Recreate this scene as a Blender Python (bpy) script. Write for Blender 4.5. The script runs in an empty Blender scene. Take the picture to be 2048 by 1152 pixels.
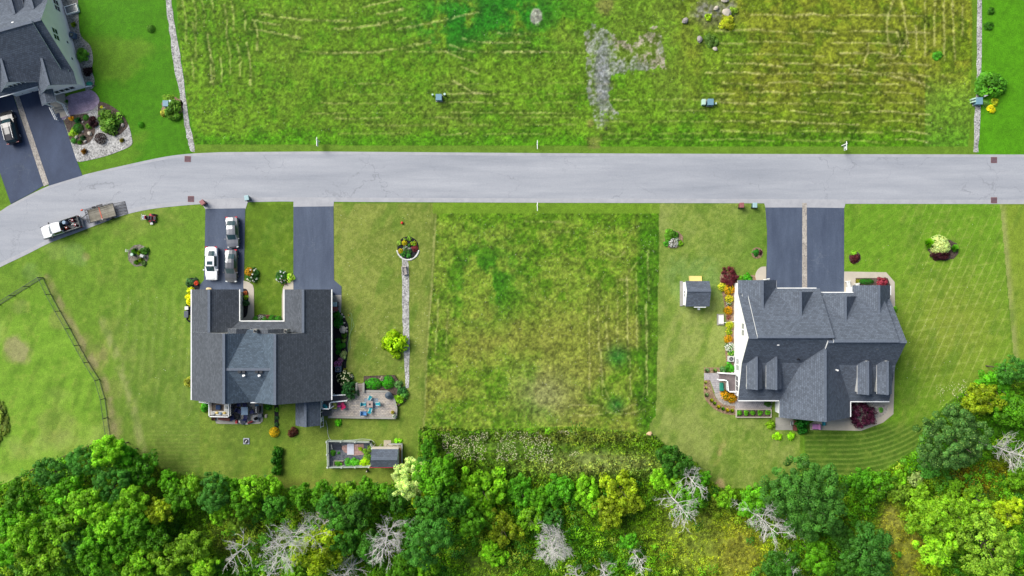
import bpy, math, random
import numpy as np
from mathutils import Vector, Matrix

# ---------------------------------------------------------------- camera, sky, sun, exposure
C = bpy.context.scene.collection
HC = 112.0            # camera height, metres
S = 13.8              # photo pixels per metre on the ground
cd = bpy.data.cameras.new('camera'); cam = bpy.data.objects.new('camera', cd); C.objects.link(cam)
cd.sensor_width = 36.0; cd.lens = 36.0*HC/(2048.0/S); cd.clip_end = 2000; cd.clip_start = 1
cam.location = (0, 0, HC); cam.rotation_euler = (0, 0, 0)
bpy.context.scene.camera = cam
SUN_EL, SUN_AZ = math.radians(42), math.radians(-52)      # azimuth from +Y towards +X
w = bpy.data.worlds.new('World'); bpy.context.scene.world = w; w.use_nodes = True
nt = w.node_tree; bg = nt.nodes['Background']
sky = nt.nodes.new('ShaderNodeTexSky'); sky.sky_type = 'NISHITA'; sky.sun_disc = False
sky.sun_elevation = SUN_EL; sky.sun_rotation = SUN_AZ; sky.dust_density = 3.0
nt.links.new(sky.outputs[0], bg.inputs[0]); bg.inputs[1].default_value = 0.07
sl = bpy.data.lights.new('sun', 'SUN'); sl.energy = 2.9; sl.angle = math.radians(42); sl.color = (1, .97, .91)
so = bpy.data.objects.new('sun', sl); C.objects.link(so)
sd = Vector((math.sin(SUN_AZ)*math.cos(SUN_EL), math.cos(SUN_AZ)*math.cos(SUN_EL), math.sin(SUN_EL)))
so.rotation_euler = (-sd).to_track_quat('-Z', 'Y').to_euler(); so.location = (-60, 40, 90)
vs = bpy.context.scene.view_settings
vs.view_transform = 'Standard'; vs.look = 'None'; vs.exposure = 0.9; vs.gamma = 1; vs.use_curve_mapping = False

# ---------------------------------------------------------------- helpers
random.seed(5); RNG = np.random.default_rng(11)
R = math.radians
def W(px, py, h=0.0):
    k = (1-h/HC)/S
    return Vector(((px-1024)*k, (576-py)*k, h))
F = np.array((1.40, 1.38, 1.40))                        # how bright the light is on level ground at this exposure
def lin(c):
    c = np.asarray(c, float)/255.0
    return np.where(c <= .04045, c/12.92, ((c+.055)/1.055)**2.4)
def T(r, g, b, k=1.0):                                 # picture colour -> base colour
    return tuple(np.clip(lin((r, g, b))/F*k, 0, .85))+(1.0,)

MATS = {}
def nodes(name):
    m = bpy.data.materials.new(name); m.use_nodes = True
    n = m.node_tree; return m, n, n.nodes['Principled BSDF']
def mat(name, col, rough=.6, metal=0, var=.12, scale=3.0, bump=0, coat=0, spec=.4):
    if name in MATS: return MATS[name]
    m, n, b = nodes(name); col = tuple(col)[:3]
    b.inputs['Roughness'].default_value = rough; b.inputs['Metallic'].default_value = metal
    b.inputs['Specular IOR Level'].default_value = spec
    if coat: b.inputs['Coat Weight'].default_value = coat; b.inputs['Coat Roughness'].default_value = .05
    tc = n.nodes.new('ShaderNodeTexCoord'); no = n.nodes.new('ShaderNodeTexNoise')
    no.inputs['Scale'].default_value = scale; no.inputs['Detail'].default_value = 4
    n.links.new(tc.outputs['Object'], no.inputs['Vector'])
    mr = n.nodes.new('ShaderNodeMapRange'); mr.inputs['From Min'].default_value = .3; mr.inputs['From Max'].default_value = .7
    mr.inputs['To Min'].default_value = 1-var; mr.inputs['To Max'].default_value = 1+var
    n.links.new(no.outputs['Fac'], mr.inputs['Value'])
    mx = n.nodes.new('ShaderNodeVectorMath'); mx.operation = 'SCALE'; mx.inputs[0].default_value = col
    n.links.new(mr.outputs[0], mx.inputs['Scale']); n.links.new(mx.outputs[0], b.inputs['Base Color'])
    if bump:
        bp = n.nodes.new('ShaderNodeBump'); bp.inputs['Distance'].default_value = bump; bp.inputs['Strength'].default_value = .8
        n.links.new(no.outputs['Fac'], bp.inputs['Height']); n.links.new(bp.outputs[0], b.inputs['Normal'])
    MATS[name] = m; return m
def speckle(name, cols, scale, rough=.85, bump=.02, big=None, dark=.35):
    """cells of stone in several colours (gravel, pebbles, shingle granules)"""
    if name in MATS: return MATS[name]
    m, n, b = nodes(name); b.inputs['Roughness'].default_value = rough; b.inputs['Specular IOR Level'].default_value = .25
    tc = n.nodes.new('ShaderNodeTexCoord'); v = n.nodes.new('ShaderNodeTexVoronoi'); v.inputs['Scale'].default_value = scale
    n.links.new(tc.outputs['Object'], v.inputs['Vector'])
    sp = n.nodes.new('ShaderNodeSeparateColor'); n.links.new(v.outputs['Color'], sp.inputs[0])
    cr = n.nodes.new('ShaderNodeValToRGB'); cr.color_ramp.interpolation = 'LINEAR'
    k = len(cols)
    while len(cr.color_ramp.elements) < k: cr.color_ramp.elements.new(.5)
    for i, c in enumerate(cols):
        cr.color_ramp.elements[i].position = i/(k-1) if k > 1 else 0; cr.color_ramp.elements[i].color = tuple(c)[:3]+(1,)
    n.links.new(sp.outputs[0], cr.inputs[0])
    no = n.nodes.new('ShaderNodeTexNoise'); no.inputs['Scale'].default_value = big or .7; no.inputs['Detail'].default_value = 5
    n.links.new(tc.outputs['Object'], no.inputs['Vector'])
    mr = n.nodes.new('ShaderNodeMapRange'); mr.inputs['From Min'].default_value = .3; mr.inputs['From Max'].default_value = .7
    mr.inputs['To Min'].default_value = .8; mr.inputs['To Max'].default_value = 1.18; n.links.new(no.outputs['Fac'], mr.inputs['Value'])
    mx = n.nodes.new('ShaderNodeVectorMath'); mx.operation = 'SCALE'
    n.links.new(cr.outputs[0], mx.inputs[0]); n.links.new(mr.outputs[0], mx.inputs['Scale'])
    n.links.new(mx.outputs[0], b.inputs['Base Color'])
    if bump:
        bp = n.nodes.new('ShaderNodeBump'); bp.inputs['Distance'].default_value = bump; bp.invert = True
        n.links.new(v.outputs['Distance'], bp.inputs['Height']); n.links.new(bp.outputs[0], b.inputs['Normal'])
    MATS[name] = m; return m
def brickmat(name, c1, c2, mortar, bw, rh, rough=.8, rot=0, ms=.012, scale=1.0, coord='Object'):
    if name in MATS: return MATS[name]
    m, n, b = nodes(name); b.inputs['Roughness'].default_value = rough; b.inputs['Specular IOR Level'].default_value = .25
    tc = n.nodes.new('ShaderNodeTexCoord'); mp = n.nodes.new('ShaderNodeMapping'); mp.inputs['Rotation'].default_value = (0, 0, rot)
    n.links.new(tc.outputs[coord], mp.inputs['Vector'])
    br = n.nodes.new('ShaderNodeTexBrick'); n.links.new(mp.outputs[0], br.inputs['Vector'])
    br.inputs['Color1'].default_value = tuple(c1)[:3]+(1,); br.inputs['Color2'].default_value = tuple(c2)[:3]+(1,); br.inputs['Mortar'].default_value = tuple(mortar)[:3]+(1,)
    br.inputs['Scale'].default_value = scale; br.inputs['Brick Width'].default_value = bw; br.inputs['Row Height'].default_value = rh
    br.inputs['Mortar Size'].default_value = ms; br.inputs['Mortar Smooth'].default_value = .3
    no = n.nodes.new('ShaderNodeTexNoise'); no.inputs['Scale'].default_value = 1.3; no.inputs['Detail'].default_value = 8; no.inputs['Roughness'].default_value = .75
    n.links.new(tc.outputs['Object'], no.inputs['Vector'])
    mr = n.nodes.new('ShaderNodeMapRange'); mr.inputs['From Min'].default_value = .3; mr.inputs['From Max'].default_value = .7
    mr.inputs['To Min'].default_value = .72; mr.inputs['To Max'].default_value = 1.28; n.links.new(no.outputs['Fac'], mr.inputs['Value'])
    mx = n.nodes.new('ShaderNodeVectorMath'); mx.operation = 'SCALE'
    n.links.new(br.outputs[0], mx.inputs[0]); n.links.new(mr.outputs[0], mx.inputs['Scale']); n.links.new(mx.outputs[0], b.inputs['Base Color'])
    bp = n.nodes.new('ShaderNodeBump'); bp.inputs['Distance'].default_value = .01; bp.invert = True
    n.links.new(br.outputs['Fac'], bp.inputs['Height']); n.links.new(bp.outputs[0], b.inputs['Normal'])
    MATS[name] = m; return m
def foliage_mat():
    if 'foliage' in MATS: return MATS['foliage']
    m, n, b = nodes('foliage'); b.inputs['Roughness'].default_value = .55; b.inputs['Specular IOR Level'].default_value = .22
    oi = n.nodes.new('ShaderNodeObjectInfo'); at = n.nodes.new('ShaderNodeAttribute'); at.attribute_name = 'tone'
    mx = n.nodes.new('ShaderNodeVectorMath'); mx.operation = 'MULTIPLY'
    n.links.new(oi.outputs['Color'], mx.inputs[0]); n.links.new(at.outputs['Color'], mx.inputs[1])
    n.links.new(mx.outputs[0], b.inputs['Base Color'])
    tr = n.nodes.new('ShaderNodeBsdfTranslucent'); n.links.new(mx.outputs[0], tr.inputs['Color'])
    ms = n.nodes.new('ShaderNodeMixShader'); ms.inputs[0].default_value = .3
    n.links.new(b.outputs[0], ms.inputs[1]); n.links.new(tr.outputs[0], ms.inputs[2])
    n.links.new(ms.outputs[0], n.nodes['Material Output'].inputs['Surface'])
    MATS['foliage'] = m; return m

class MB:
    def __init__(s): s.v = []; s.f = []; s.m = []
    def add(s, vs, fs, m=0):
        o = len(s.v); s.v += [tuple(v) for v in vs]; s.f += [[i+o for i in f] for f in fs]
        s.m += (m if isinstance(m, list) else [m]*len(fs)); return s
    def box(s, x, y, z, sx, sy, sz, rz=0, m=0, taper=1.0):
        c, q = math.cos(rz), math.sin(rz); vs = []
        for k in (0, 1):
            t = taper if k else 1.0
            for a, b in ((-1, -1), (1, -1), (1, 1), (-1, 1)):
                dx, dy = a*sx/2*t, b*sy/2*t; vs.append((x+dx*c-dy*q, y+dx*q+dy*c, z+k*sz))
        return s.add(vs, [(3, 2, 1, 0), (4, 5, 6, 7), (0, 1, 5, 4), (1, 2, 6, 5), (2, 3, 7, 6), (3, 0, 4, 7)], m)
    def prism(s, pts, z0, z1, m=0, mtop=None):
        n = len(pts); pts = [(p[0], p[1]) for p in pts]
        ar = sum(pts[i][0]*pts[(i+1) % n][1]-pts[(i+1) % n][0]*pts[i][1] for i in range(n))
        if ar < 0: pts = pts[::-1]
        vs = [(x, y, z0) for x, y in pts]+[(x, y, z1) for x, y in pts]
        fs = [list(range(n))[::-1], list(range(n, 2*n))]+[(i, (i+1) % n, n+(i+1) % n, n+i) for i in range(n)]
        return s.add(vs, fs, [m, mtop if mtop is not None else m]+[m]*n)
    def cyl(s, x, y, z0, z1, r0, r1=None, n=14, m=0):
        r1 = r0 if r1 is None else r1
        vs = [(x+r0*math.cos(2*math.pi*i/n), y+r0*math.sin(2*math.pi*i/n), z0) for i in range(n)]
        vs += [(x+r1*math.cos(2*math.pi*i/n), y+r1*math.sin(2*math.pi*i/n), z1) for i in range(n)]
        return s.add(vs, [list(range(n))[::-1], list(range(n, 2*n))]+[(i, (i+1) % n, n+(i+1) % n, n+i) for i in range(n)], m)
    def bar(s, p, q, w, h=None, m=0):
        p, q = Vector(p), Vector(q); h = w if h is None else h; d = (q-p).normalized()
        a = d.cross(Vector((0, 0, 1))); a = Vector((1, 0, 0)) if a.length < .01 else a.normalized(); b = a.cross(d).normalized()
        vs = []
        for e in (p, q):
            for i, j in ((-1, -1), (1, -1), (1, 1), (-1, 1)): vs.append(e+a*(i*w/2)+b*(j*h/2))
        return s.add(vs, [(0, 3, 2, 1), (4, 5, 6, 7), (0, 1, 5, 4), (1, 2, 6, 5), (2, 3, 7, 6), (3, 0, 4, 7)], m)
    def tube(s, pts, r, n=6, m=0, r1=None):
        pts = [Vector(p) for p in pts]; o = len(s.v); k = len(pts)
        for i, p in enumerate(pts):
            d = (pts[min(i+1, k-1)]-pts[max(i-1, 0)]).normalized()
            a = d.cross(Vector((0, 0, 1))); a = Vector((1, 0, 0)) if a.length < .05 else a.normalized(); b = a.cross(d)
            rr = r if r1 is None else r+(r1-r)*i/(k-1)
            for j in range(n): s.v.append(tuple(p+a*(rr*math.cos(2*math.pi*j/n))+b*(rr*math.sin(2*math.pi*j/n))))
        for i in range(k-1):
            for j in range(n):
                s.f.append([o+i*n+j, o+i*n+(j+1) % n, o+(i+1)*n+(j+1) % n, o+(i+1)*n+j]); s.m.append(m)
        s.f.append([o+j for j in range(n)]); s.m.append(m); s.f.append([o+(k-1)*n+j for j in range(n)][::-1]); s.m.append(m)
        return s
    def ell(s, cx, cy, cz, rx, ry, rz, nu=12, nv=7, m=0, jit=0):
        vs = [(cx, cy, cz-rz)]; rd = random.Random(int(cx*97+cy*31+7))
        for j in range(1, nv):
            t = -math.pi/2+math.pi*j/nv
            for i in range(nu):
                a = 2*math.pi*i/nu; k = 1+jit*(rd.random()-.5)
                vs.append((cx+rx*math.cos(t)*math.cos(a)*k, cy+ry*math.cos(t)*math.sin(a)*k, cz+rz*math.sin(t)*k))
        vs.append((cx, cy, cz+rz)); fs = [(0, 1+(i+1) % nu, 1+i) for i in range(nu)]
        for j in range(nv-2):
            for i in range(nu): a = 1+j*nu; fs.append((a+i, a+(i+1) % nu, a+nu+(i+1) % nu, a+nu+i))
        a = 1+(nv-2)*nu; fs += [(a+i, a+(i+1) % nu, len(vs)-1) for i in range(nu)]
        return s.add(vs, fs, m)
    def build(s, name, mats, parent=None, smooth=False, loc=None, bevel=0):
        me = bpy.data.meshes.new(name); me.from_pydata(s.v, [], s.f); me.update()
        mats = mats if isinstance(mats, (list, tuple)) else [mats]
        for x in mats: me.materials.append(x)
        me.polygons.foreach_set('material_index', s.m)
        if smooth: me.polygons.foreach_set('use_smooth', [True]*len(s.f))
        o = bpy.data.objects.new(name, me); C.objects.link(o)
        if parent is not None: o.parent = parent
        if loc is not None: o.location = loc
        if bevel:
            md = o.modifiers.new('bevel', 'BEVEL'); md.width = bevel; md.segments = 2; md.limit_method = 'ANGLE'
        return o
def tag(o, label, cat, group=None, kind=None):
    o['label'] = label
    if cat: o['category'] = cat
    if group: o['group'] = group
    if kind: o['kind'] = kind
    return o
def thing(name, label, cat, loc=(0, 0, 0), rz=0, group=None):
    o = bpy.data.objects.new(name, None); C.objects.link(o); o.empty_display_size = .3
    o.location = loc; o.rotation_euler = (0, 0, rz); return tag(o, label, cat, group)
def dup(o, parent=None):
    c = o.copy(); C.objects.link(c)
    if parent is not None: c.parent = parent
    for ch in list(o.children): dup(ch, c)
    return c
def smoothline(pts, n=6):
    out = []; P = [np.array(p, float) for p in pts]
    for i in range(len(P)-1):
        a, b, c, d = P[max(i-1, 0)], P[i], P[i+1], P[min(i+2, len(P)-1)]
        for k in range(n):
            t = k/n; out.append(.5*((2*b)+(-a+c)*t+(2*a-5*b+4*c-d)*t*t+(-a+3*b-3*c+d)*t**3))
    out.append(P[-1]); return [tuple(p) for p in out]
def ring(cx, cy, rx, ry, n=28, jit=.04, seed=1):
    rd = random.Random(seed); return [(cx+rx*math.cos(2*math.pi*i/n)*(1+jit*(rd.random()-.5)*2), cy+ry*math.sin(2*math.pi*i/n)*(1+jit*(rd.random()-.5)*2)) for i in range(n)]
def sheet(name, pts, z, m, label=None, th=.05, kind='structure', parent=None, top=None):
    """flat slab whose outline is given in photo pixels on the ground; its top lies at z"""
    P = [W(*p) for p in pts]; mb = MB(); mb.prism(P, z-th, z, 0)
    o = mb.build(name, m, parent)
    if kind: o['kind'] = kind
    if label: o['label'] = label
    return o

# numpy value noise
def _h(ix, iy, s): 
    n = (ix.astype(np.int64)*374761393+iy.astype(np.int64)*668265263+s*982451653) & 0x7fffffff
    n = (n ^ (n >> 13))*1274126177 & 0x7fffffff; n = n ^ (n >> 16)
    return (n % 100003)/100003.0
def vnoise(x, y, sc, seed=0):
    x = x*sc+seed*17.13; y = y*sc-seed*9.7; ix = np.floor(x); iy = np.floor(y); fx = x-ix; fy = y-iy
    fx = fx*fx*(3-2*fx); fy = fy*fy*(3-2*fy)
    a = _h(ix, iy, seed); b = _h(ix+1, iy, seed); c = _h(ix, iy+1, seed); d = _h(ix+1, iy+1, seed)
    return (a*(1-fx)+b*fx)*(1-fy)+(c*(1-fx)+d*fx)*fy
def fbm(x, y, sc, seed=0, o=4):
    t = 0; a = .5; s = 0
    for i in range(o): t = t+a*vnoise(x, y, sc*2**i, seed+i*7); s += a; a *= .55
    return t/s
def inpoly(X, Y, poly):
    ins = np.zeros(X.shape, bool); n = len(poly)
    for i in range(n):
        x1, y1 = poly[i]; x2, y2 = poly[(i+1) % n]
        if y1 == y2: continue
        c = ((y1 > Y) != (y2 > Y)) & (X < (x2-x1)*(Y-y1)/(y2-y1)+x1); ins ^= c
    return ins
def sstep(a, b, x):
    t = np.clip((x-a)/(b-a), 0, 1); return t*t*(3-2*t)

# ---------------------------------------------------------------- ground: one sheet to the horizon, grass colour by zone
MEAD_N = [(349, -90), (356, 60), (372, 180), (390, 289), (700, 290), (1200, 292), (1935, 292), (1942, 240), (1944, 60), (1946, -90)]
MEAD_S = [(873, 427), (1100, 426), (1318, 428), (1316, 640), (1312, 835), (1290, 868), (1000, 862), (850, 856), (852, 760), (857, 660), (868, 560)]
FENCE = [(-40, 640), (0, 609), (86, 555), (102, 589), (120, 622), (140, 657), (158, 690), (177, 724), (199, 759), (210, 797), (215, 835), (221, 875)]
FENCE_IN = FENCE+[(193, 885), (146, 905), (73, 936), (36, 959), (0, 984), (-60, 1000), (-60, 640)]
WILD = [(-90, 1010), (-30, 985), (20, 962), (73, 936), (146, 905), (221, 877), (250, 888), (290, 915), (330, 938), (370, 948), (420, 955), (520, 958), (545, 952), (562, 974), (600, 978), (700, 971), (790, 968), (836, 930), (838, 860), (850, 852), (880, 862), (1000, 857), (1150, 852), (1290, 866), (1312, 872), (1345, 905), (1395, 925), (1408, 950), (1440, 975), (1500, 976), (1560, 958), (1620, 948), (1700, 950), (1760, 945), (1830, 897), (1850, 850), (1895, 805), (1940, 772), (2000, 742), (2140, 715), (2140, 1260), (-90, 1260)]
HAY = []      # (points, width px, strength) pale straw lines left by the mower
def _hay():
    rd = random.Random(3)
    for i, y in enumerate((30, 62, 84, 108, 128, 146, 166, 185, 204, 224, 244, 262, 280)):      # east field, long even rows
        x = 1400+rd.random()*60 if y > 60 else 1500
        while x < 1830-(280-y)*.1:
            L = 60+rd.random()*140; e = min(x+L, 1860)
            HAY.append(([(x, y+rd.uniform(-2, 2)), ((x+e)/2, y+rd.uniform(-3, 3)), (e, y+rd.uniform(-2, 3)+4)], 3.0, .55+rd.random()*.45)); x = e+rd.random()*40
    for y in (104, 168, 188, 206, 226, 236, 250, 268):                                        # west field rows
        x = 560+rd.random()*200
        while x < 1140:
            L = 40+rd.random()*110; HAY.append(([(x, y+rd.uniform(-2, 2)), (x+L/2, y+rd.uniform(-2, 2)), (x+L, y+rd.uniform(-2, 2))], 2.6, .3+rd.random()*.5)); x += L+rd.random()*90
    for y in (200, 222, 243, 268, 278):
        x = 1210
        while x < 1400:
            L = 30+rd.random()*70; HAY.append(([(x, y), (x+L, y+rd.uniform(-2, 2))], 2.6, .3+rd.random()*.4)); x += L+rd.random()*60
    for p in ([(728, 14), (770, 5), (830, -8)], [(755, 28), (790, 22), (806, 18)], [(757, 47), (790, 42), (812, 36)], [(640, 107), (700, 105), (760, 103), (860, 84)], [(790, 60), (850, 48), (900, 38), (960, 24)],
              [(900, 90), (930, 100), (950, 105)], [(892, 104), (920, 116), (945, 121)], [(922, 133), (955, 147)], [(905, 162), (925, 172), (950, 186), (975, 188)], [(926, 77), (960, 84), (1000, 86), (1060, 84)], [(1005, 105), (1050, 104), (1095, 103)],
              [(995, 66), (1040, 68), (1060, 64)], [(520, 27), (560, 34), (620, 40), (700, 42)], [(505, 40), (540, 48), (560, 50)], [(500, 58), (530, 62), (570, 70), (600, 76)], [(670, 58), (720, 55), (760, 50)],
              [(1790, -10), (1775, 40), (1776, 80), (1783, 105)], [(1800, -10), (1808, 20), (1812, 60), (1817, 95)], [(1795, 66), (1799, 95), (1800, 103)], [(1760, 112), (1785, 116), (1802, 101), (1810, 82)], [(1850, -10), (1850, 60), (1851, 112)],
              [(1870, -10), (1869, 50), (1870, 92)], [(1888, -10), (1888, 60), (1889, 120)], [(1905, -10), (1907, 60), (1910, 120)], [(1925, 10), (1925, 70)], [(1738, 88), (1733, 112), (1726, 130)], [(1832, 52), (1834, 100)],
              [(1700, 138), (1770, 150), (1845, 165)], [(1820, 155), (1860, 176)], [(1828, 198), (1850, 202)], [(1885, 150), (1900, 165)]):
        HAY.append((smoothline(p, 4), 3.2, .85))
    for x, y0, y1 in ((365, 0, 85), (387, 0, 60), (385, 45, 120), (404, 0, 50), (414, 65, 165), (440, 115, 165), (421, 100, 170), (455, 80, 148), (475, 90, 155), (494, 85, 170), (510, 45, 100), (448, 10, 75), (487, 20, 60), (383, 118, 160), (423, 0, 22), (462, 0, 60)):
        HAY.append(([(x, y0), (x+3+(y1-y0)*.05, (y0+y1)/2), (x+(y1-y0)*.08, y1)], 2.8, .6+rd.random()*.4))
    for x, y0, y1 in ((1196, 565, 700), (1214, 610, 700), (1234, 560, 712), (1254, 555, 715), (1272, 545, 700), (1296, 500, 600), (1293, 610, 790), (1178, 600, 800), (1202, 700, 790), (1260, 720, 790)):   # south field
        HAY.append(([(x, y0), (x+rd.uniform(-2, 2), (y0+y1)/2), (x+2, y1)], 2.8, .45+rd.random()*.4))
    for p in ([(1210, 548), (1196, 570)], [(1200, 740), (1215, 790), (1240, 820), (1280, 800), (1290, 770)], [(1140, 810), (1200, 812), (1220, 826), (1260, 826), (1290, 818)], [(1160, 832), (1205, 828)], [(1240, 560), (1262, 560)], [(1258, 545), (1275, 525)],
              [(877, 600), (874, 660), (871, 710)], [(896, 620), (892, 700)], [(1050, 443), (1130, 445)], [(1100, 463), (1140, 464)], [(1200, 500), (1230, 515), (1250, 505)], [(872, 430), (866, 520), (858, 660), (850, 800), (846, 900)]):
        HAY.append((smoothline(p, 3), 2.6, .6))
_hay()
def seg_dist(X, Y, a, b):
    dx, dy = b[0]-a[0], b[1]-a[1]; L = dx*dx+dy*dy+1e-9
    t = np.clip(((X-a[0])*dx+(Y-a[1])*dy)/L, 0, 1); return np.hypot(X-(a[0]+t*dx), Y-(a[1]+t*dy))
def mixc(c, col, m):
    c += (np.array(col)[None]-c)*m[:, None]
def ground_colour(X, Y):
    """X, Y photo pixels -> picture colours 0..255 of the bare grass"""
    x, y = X/S, Y/S
    n1 = fbm(x, y, .12, 1); n2 = fbm(x, y, .45, 2); n3 = fbm(x, y, 1.6, 3, 3); n4 = fbm(x, y, 3.6, 4, 2)
    c = np.zeros((len(X), 3)); c[:] = (98, 134, 34)
    south = Y > 407
    # --- lawns
    m = ((X < 385) & (Y < 340)).astype(float); mixc(c, (74, 132, 14), m); mixc(c, (112, 140, 44), m*sstep(.5, .62, n1)*sstep(60, 90, Y)*.55)
    m = ((X > 1955) & (Y < 330)).astype(float); mixc(c, (84, 148, 18), m)
    m = ((X < 490) & south).astype(float); mixc(c, (108, 144, 42), m); mixc(c, (128, 144, 64), m*sstep(.45, .6, n1)*.7)
    mixc(c, (102, 130, 46), m*sstep(560, 760, Y)*sstep(200, 280, X)*.8); q = np.sin((X+(np.clip(Y-560, 0, 999)/60)**2*1.2)/2.9+n2*2)*.5+.5; mixc(c, (140, 158, 80), m*q*.32*sstep(190, 260, X)*sstep(540, 620, Y)*(1-sstep(820, 860, Y))); q = np.sin(Y/1.25+n1*5)*.5+.5; mixc(c, (142, 150, 76), m*q*.35*sstep(270, 320, X)*sstep(840, 870, Y))
    fi = inpoly(X, Y, FENCE_IN).astype(float); mixc(c, (124, 164, 50), fi); mixc(c, (158, 172, 92), fi*sstep(.5, .66, n1)*.55)
    st = np.sin((X*.5+Y*.86)/9+n1*6)*.5+.5; mixc(c, (92, 138, 28), fi*st*.35*sstep(560, 600, Y)*(1-sstep(700, 900, Y)))
    for (ex, ey, r, k, col) in ((36, 702, 32, .85, (158, 152, 108)), (120, 640, 26, .5, (140, 146, 80)), (190, 712, 30, .7, (150, 142, 92)), (170, 690, 22, .5, (150, 142, 92)), (225, 850, 30, .55, (150, 146, 96)), (222, 780, 26, .5, (138, 146, 76)), (110, 850, 40, .4, (144, 150, 84)),
                                (172, 512, 12, .5, (170, 150, 110)), (60, 545, 26, .4, (120, 150, 90)), (110, 500, 30, .35, (150, 165, 100)), (150, 510, 30, .3, (130, 160, 110)), (255, 700, 26, .35, (140, 150, 80)), (40, 615, 20, .4, (150, 156, 96)), (365, 205, 12, .8, (172, 160, 118))):
        d = np.hypot(X-ex, Y-ey)/r; mixc(c, col, k*(1-sstep(.55, 1.1, d+(n2-.5)*.9)))
    d = np.full(len(X), 1e3)
    for a, b in (((205, 640), (235, 720)), ((235, 720), (262, 800)), ((262, 800), (285, 900))): d = np.minimum(d, seg_dist(X, Y, a, b))
    mixc(c, (150, 156, 96), (1-sstep(3, 14, d))*.75*sstep(.25, .5, n2))
    d = np.full(len(X), 1e3); FS = [(p[0]+9, p[1]) for p in FENCE[2:]]
    for a, b in zip(FS[:-1], FS[1:]): d = np.minimum(d, seg_dist(X, Y, a, b))
    mixc(c, (158, 150, 104), (1-sstep(2, 12, d))*.8*sstep(.25, .5, n2))
    m = ((X > 485) & (X < 590) & south & (Y < 660)).astype(float); mixc(c, (94, 124, 28), m)
    m = ((X > 600) & (X < 905) & south).astype(float); mixc(c, (130, 144, 62), m); mixc(c, (106, 128, 44), m*sstep(.45, .6, n1)*.55); mixc(c, (150, 154, 84), m*sstep(.45, .7, n4)*.4)
    m = ((X > 400) & (X < 850) & (Y > 800)).astype(float); mixc(c, (116, 138, 48), m*.8); mixc(c, (138, 142, 60), m*sstep(940, 975, Y)*.5)
    mixc(c, (76, 104, 34), m*(1-sstep(10, 60, np.abs(X-470)+np.abs(Y-880)*.4))*.3)
    m = ((X > 1300) & (X < 1600) & south).astype(float); mixc(c, (136, 152, 74), m); mixc(c, (108, 138, 46), m*sstep(.42, .6, n1)*.6); mixc(c, (154, 160, 92), m*sstep(.45, .7, n4)*.35)
    mixc(c, (96, 132, 40), m*np.clip(1-np.hypot((X-1540)/110, (Y-480)/140), 0, 1))
    for (ex, ey, r, k, col) in ((1438, 905, 10, .6, (180, 160, 105)), (1432, 925, 14, .5, (176, 150, 100)), (1438, 970, 18, .85, (196, 170, 122)), (1392, 560, 60, .3, (95, 140, 80)), (1445, 890, 14, .4, (180, 160, 105))):
        d = np.hypot((X-ex), (Y-ey))/r; mixc(c, col, k*(1-sstep(.4, 1.1, d+(n2-.5)*1.2)))
    m = ((X > 1605) & (X < 2002+(Y-407)*.07) & south).astype(float); mixc(c, (106, 150, 36), m)
    mid = m*np.exp(-(((X-1900)/130)**2+((Y-660)/130)**2)); mixc(c, (138, 148, 56), mid*.75)
    # mower lines: two crossing sets on the east lawn, arcs behind the east house
    la = np.abs(((X*.914+Y*.405)/15.5) % 1-.5)*2; lb = np.abs(((X*.13+Y*.99)/19.0) % 1-.5)*2
    wgt = m*sstep(1790, 1830, X)*(.25+.75*np.exp(-(((X-1900)/150)**2+((Y-640)/200)**2)))
    mixc(c, (172, 180, 104), sstep(.78, .97, la+(n3-.5)*.3)*wgt*.72*sstep(.2, .45, n2)); mixc(c, (160, 172, 92), sstep(.82, .97, lb+(n3-.5)*.3)*wgt*.52*sstep(.25, .45, n2))
    l3 = np.abs(((X*.6+Y*.8)/13.0) % 1-.5)*2; mixc(c, (150, 166, 70), sstep(.8, .97, l3)*m*(1-sstep(1790, 1850, X))*.3*(Y < 570))
    arc = m*sstep(835, 862, Y)*(1-sstep(1840, 1880, X))*sstep(0, 10, X-1605); dd = np.where(X < 1690, Y-640, np.hypot(X-1690, Y-640))
    la = np.abs((dd/9.6) % 1-.5)*2; mixc(c, (84, 116, 36), arc*.8); mixc(c, (142, 160, 74), sstep(.6, .95, la)*arc*.62); mixc(c, (66, 96, 28), (1-sstep(.1, .5, la))*arc*.4)
    m = ((X > 2000+(Y-407)*.09) & south).astype(float); mixc(c, (126, 150, 48), m); mixc(c, (160, 160, 110), m*(1-sstep(4, 16, X-(2000+(Y-407)*.09)))*.6)
    lawn = (Y > 407).astype(float); an = vnoise(x+y*.35, y*.35, 1.1, 12); mixc(c, (138, 148, 68), lawn*sstep(.5, .8, n3*.6+an*.4)*.5); mixc(c, (78, 120, 26), lawn*sstep(.5, .75, n2*.5+an*.5)*.4)
    # verge by the road
    m = ((Y > 280) & (Y < 312) & (X > 385) & (X < 1950)).astype(float); mixc(c, (104, 138, 40), m)
    # --- meadow north
    mn = inpoly(X, Y, MEAD_N).astype(float)
    g = np.zeros_like(c); g[:] = (106, 145, 32)
    mixc(g, (66, 118, 10), sstep(.48, .66, n2*.6+n3*.4)*.6); mixc(g, (112, 134, 46), sstep(.46, .62, n1*.8+n3*.2)*.6*sstep(480, 640, X)+.0)
    mixc(g, (108, 146, 38), sstep(.5, .7, n3)*.35)
    east = sstep(1380, 1500, X+(n1-.5)*200); mixc(g, (140, 142, 42), east*.75*(1-sstep(170, 290, Y))); mixc(g, (110, 134, 26), east*.5*sstep(150, 250, Y))
    mixc(g, (88, 122, 18), east*sstep(.5, .65, n2)*.5)
    e = np.exp(-(((X-990)/130)**2+((Y-20)/55)**2)); mixc(g, (38, 118, 22), np.clip(e*1.4, 0, 1)*sstep(.25, .5, n2)*.9)
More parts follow.
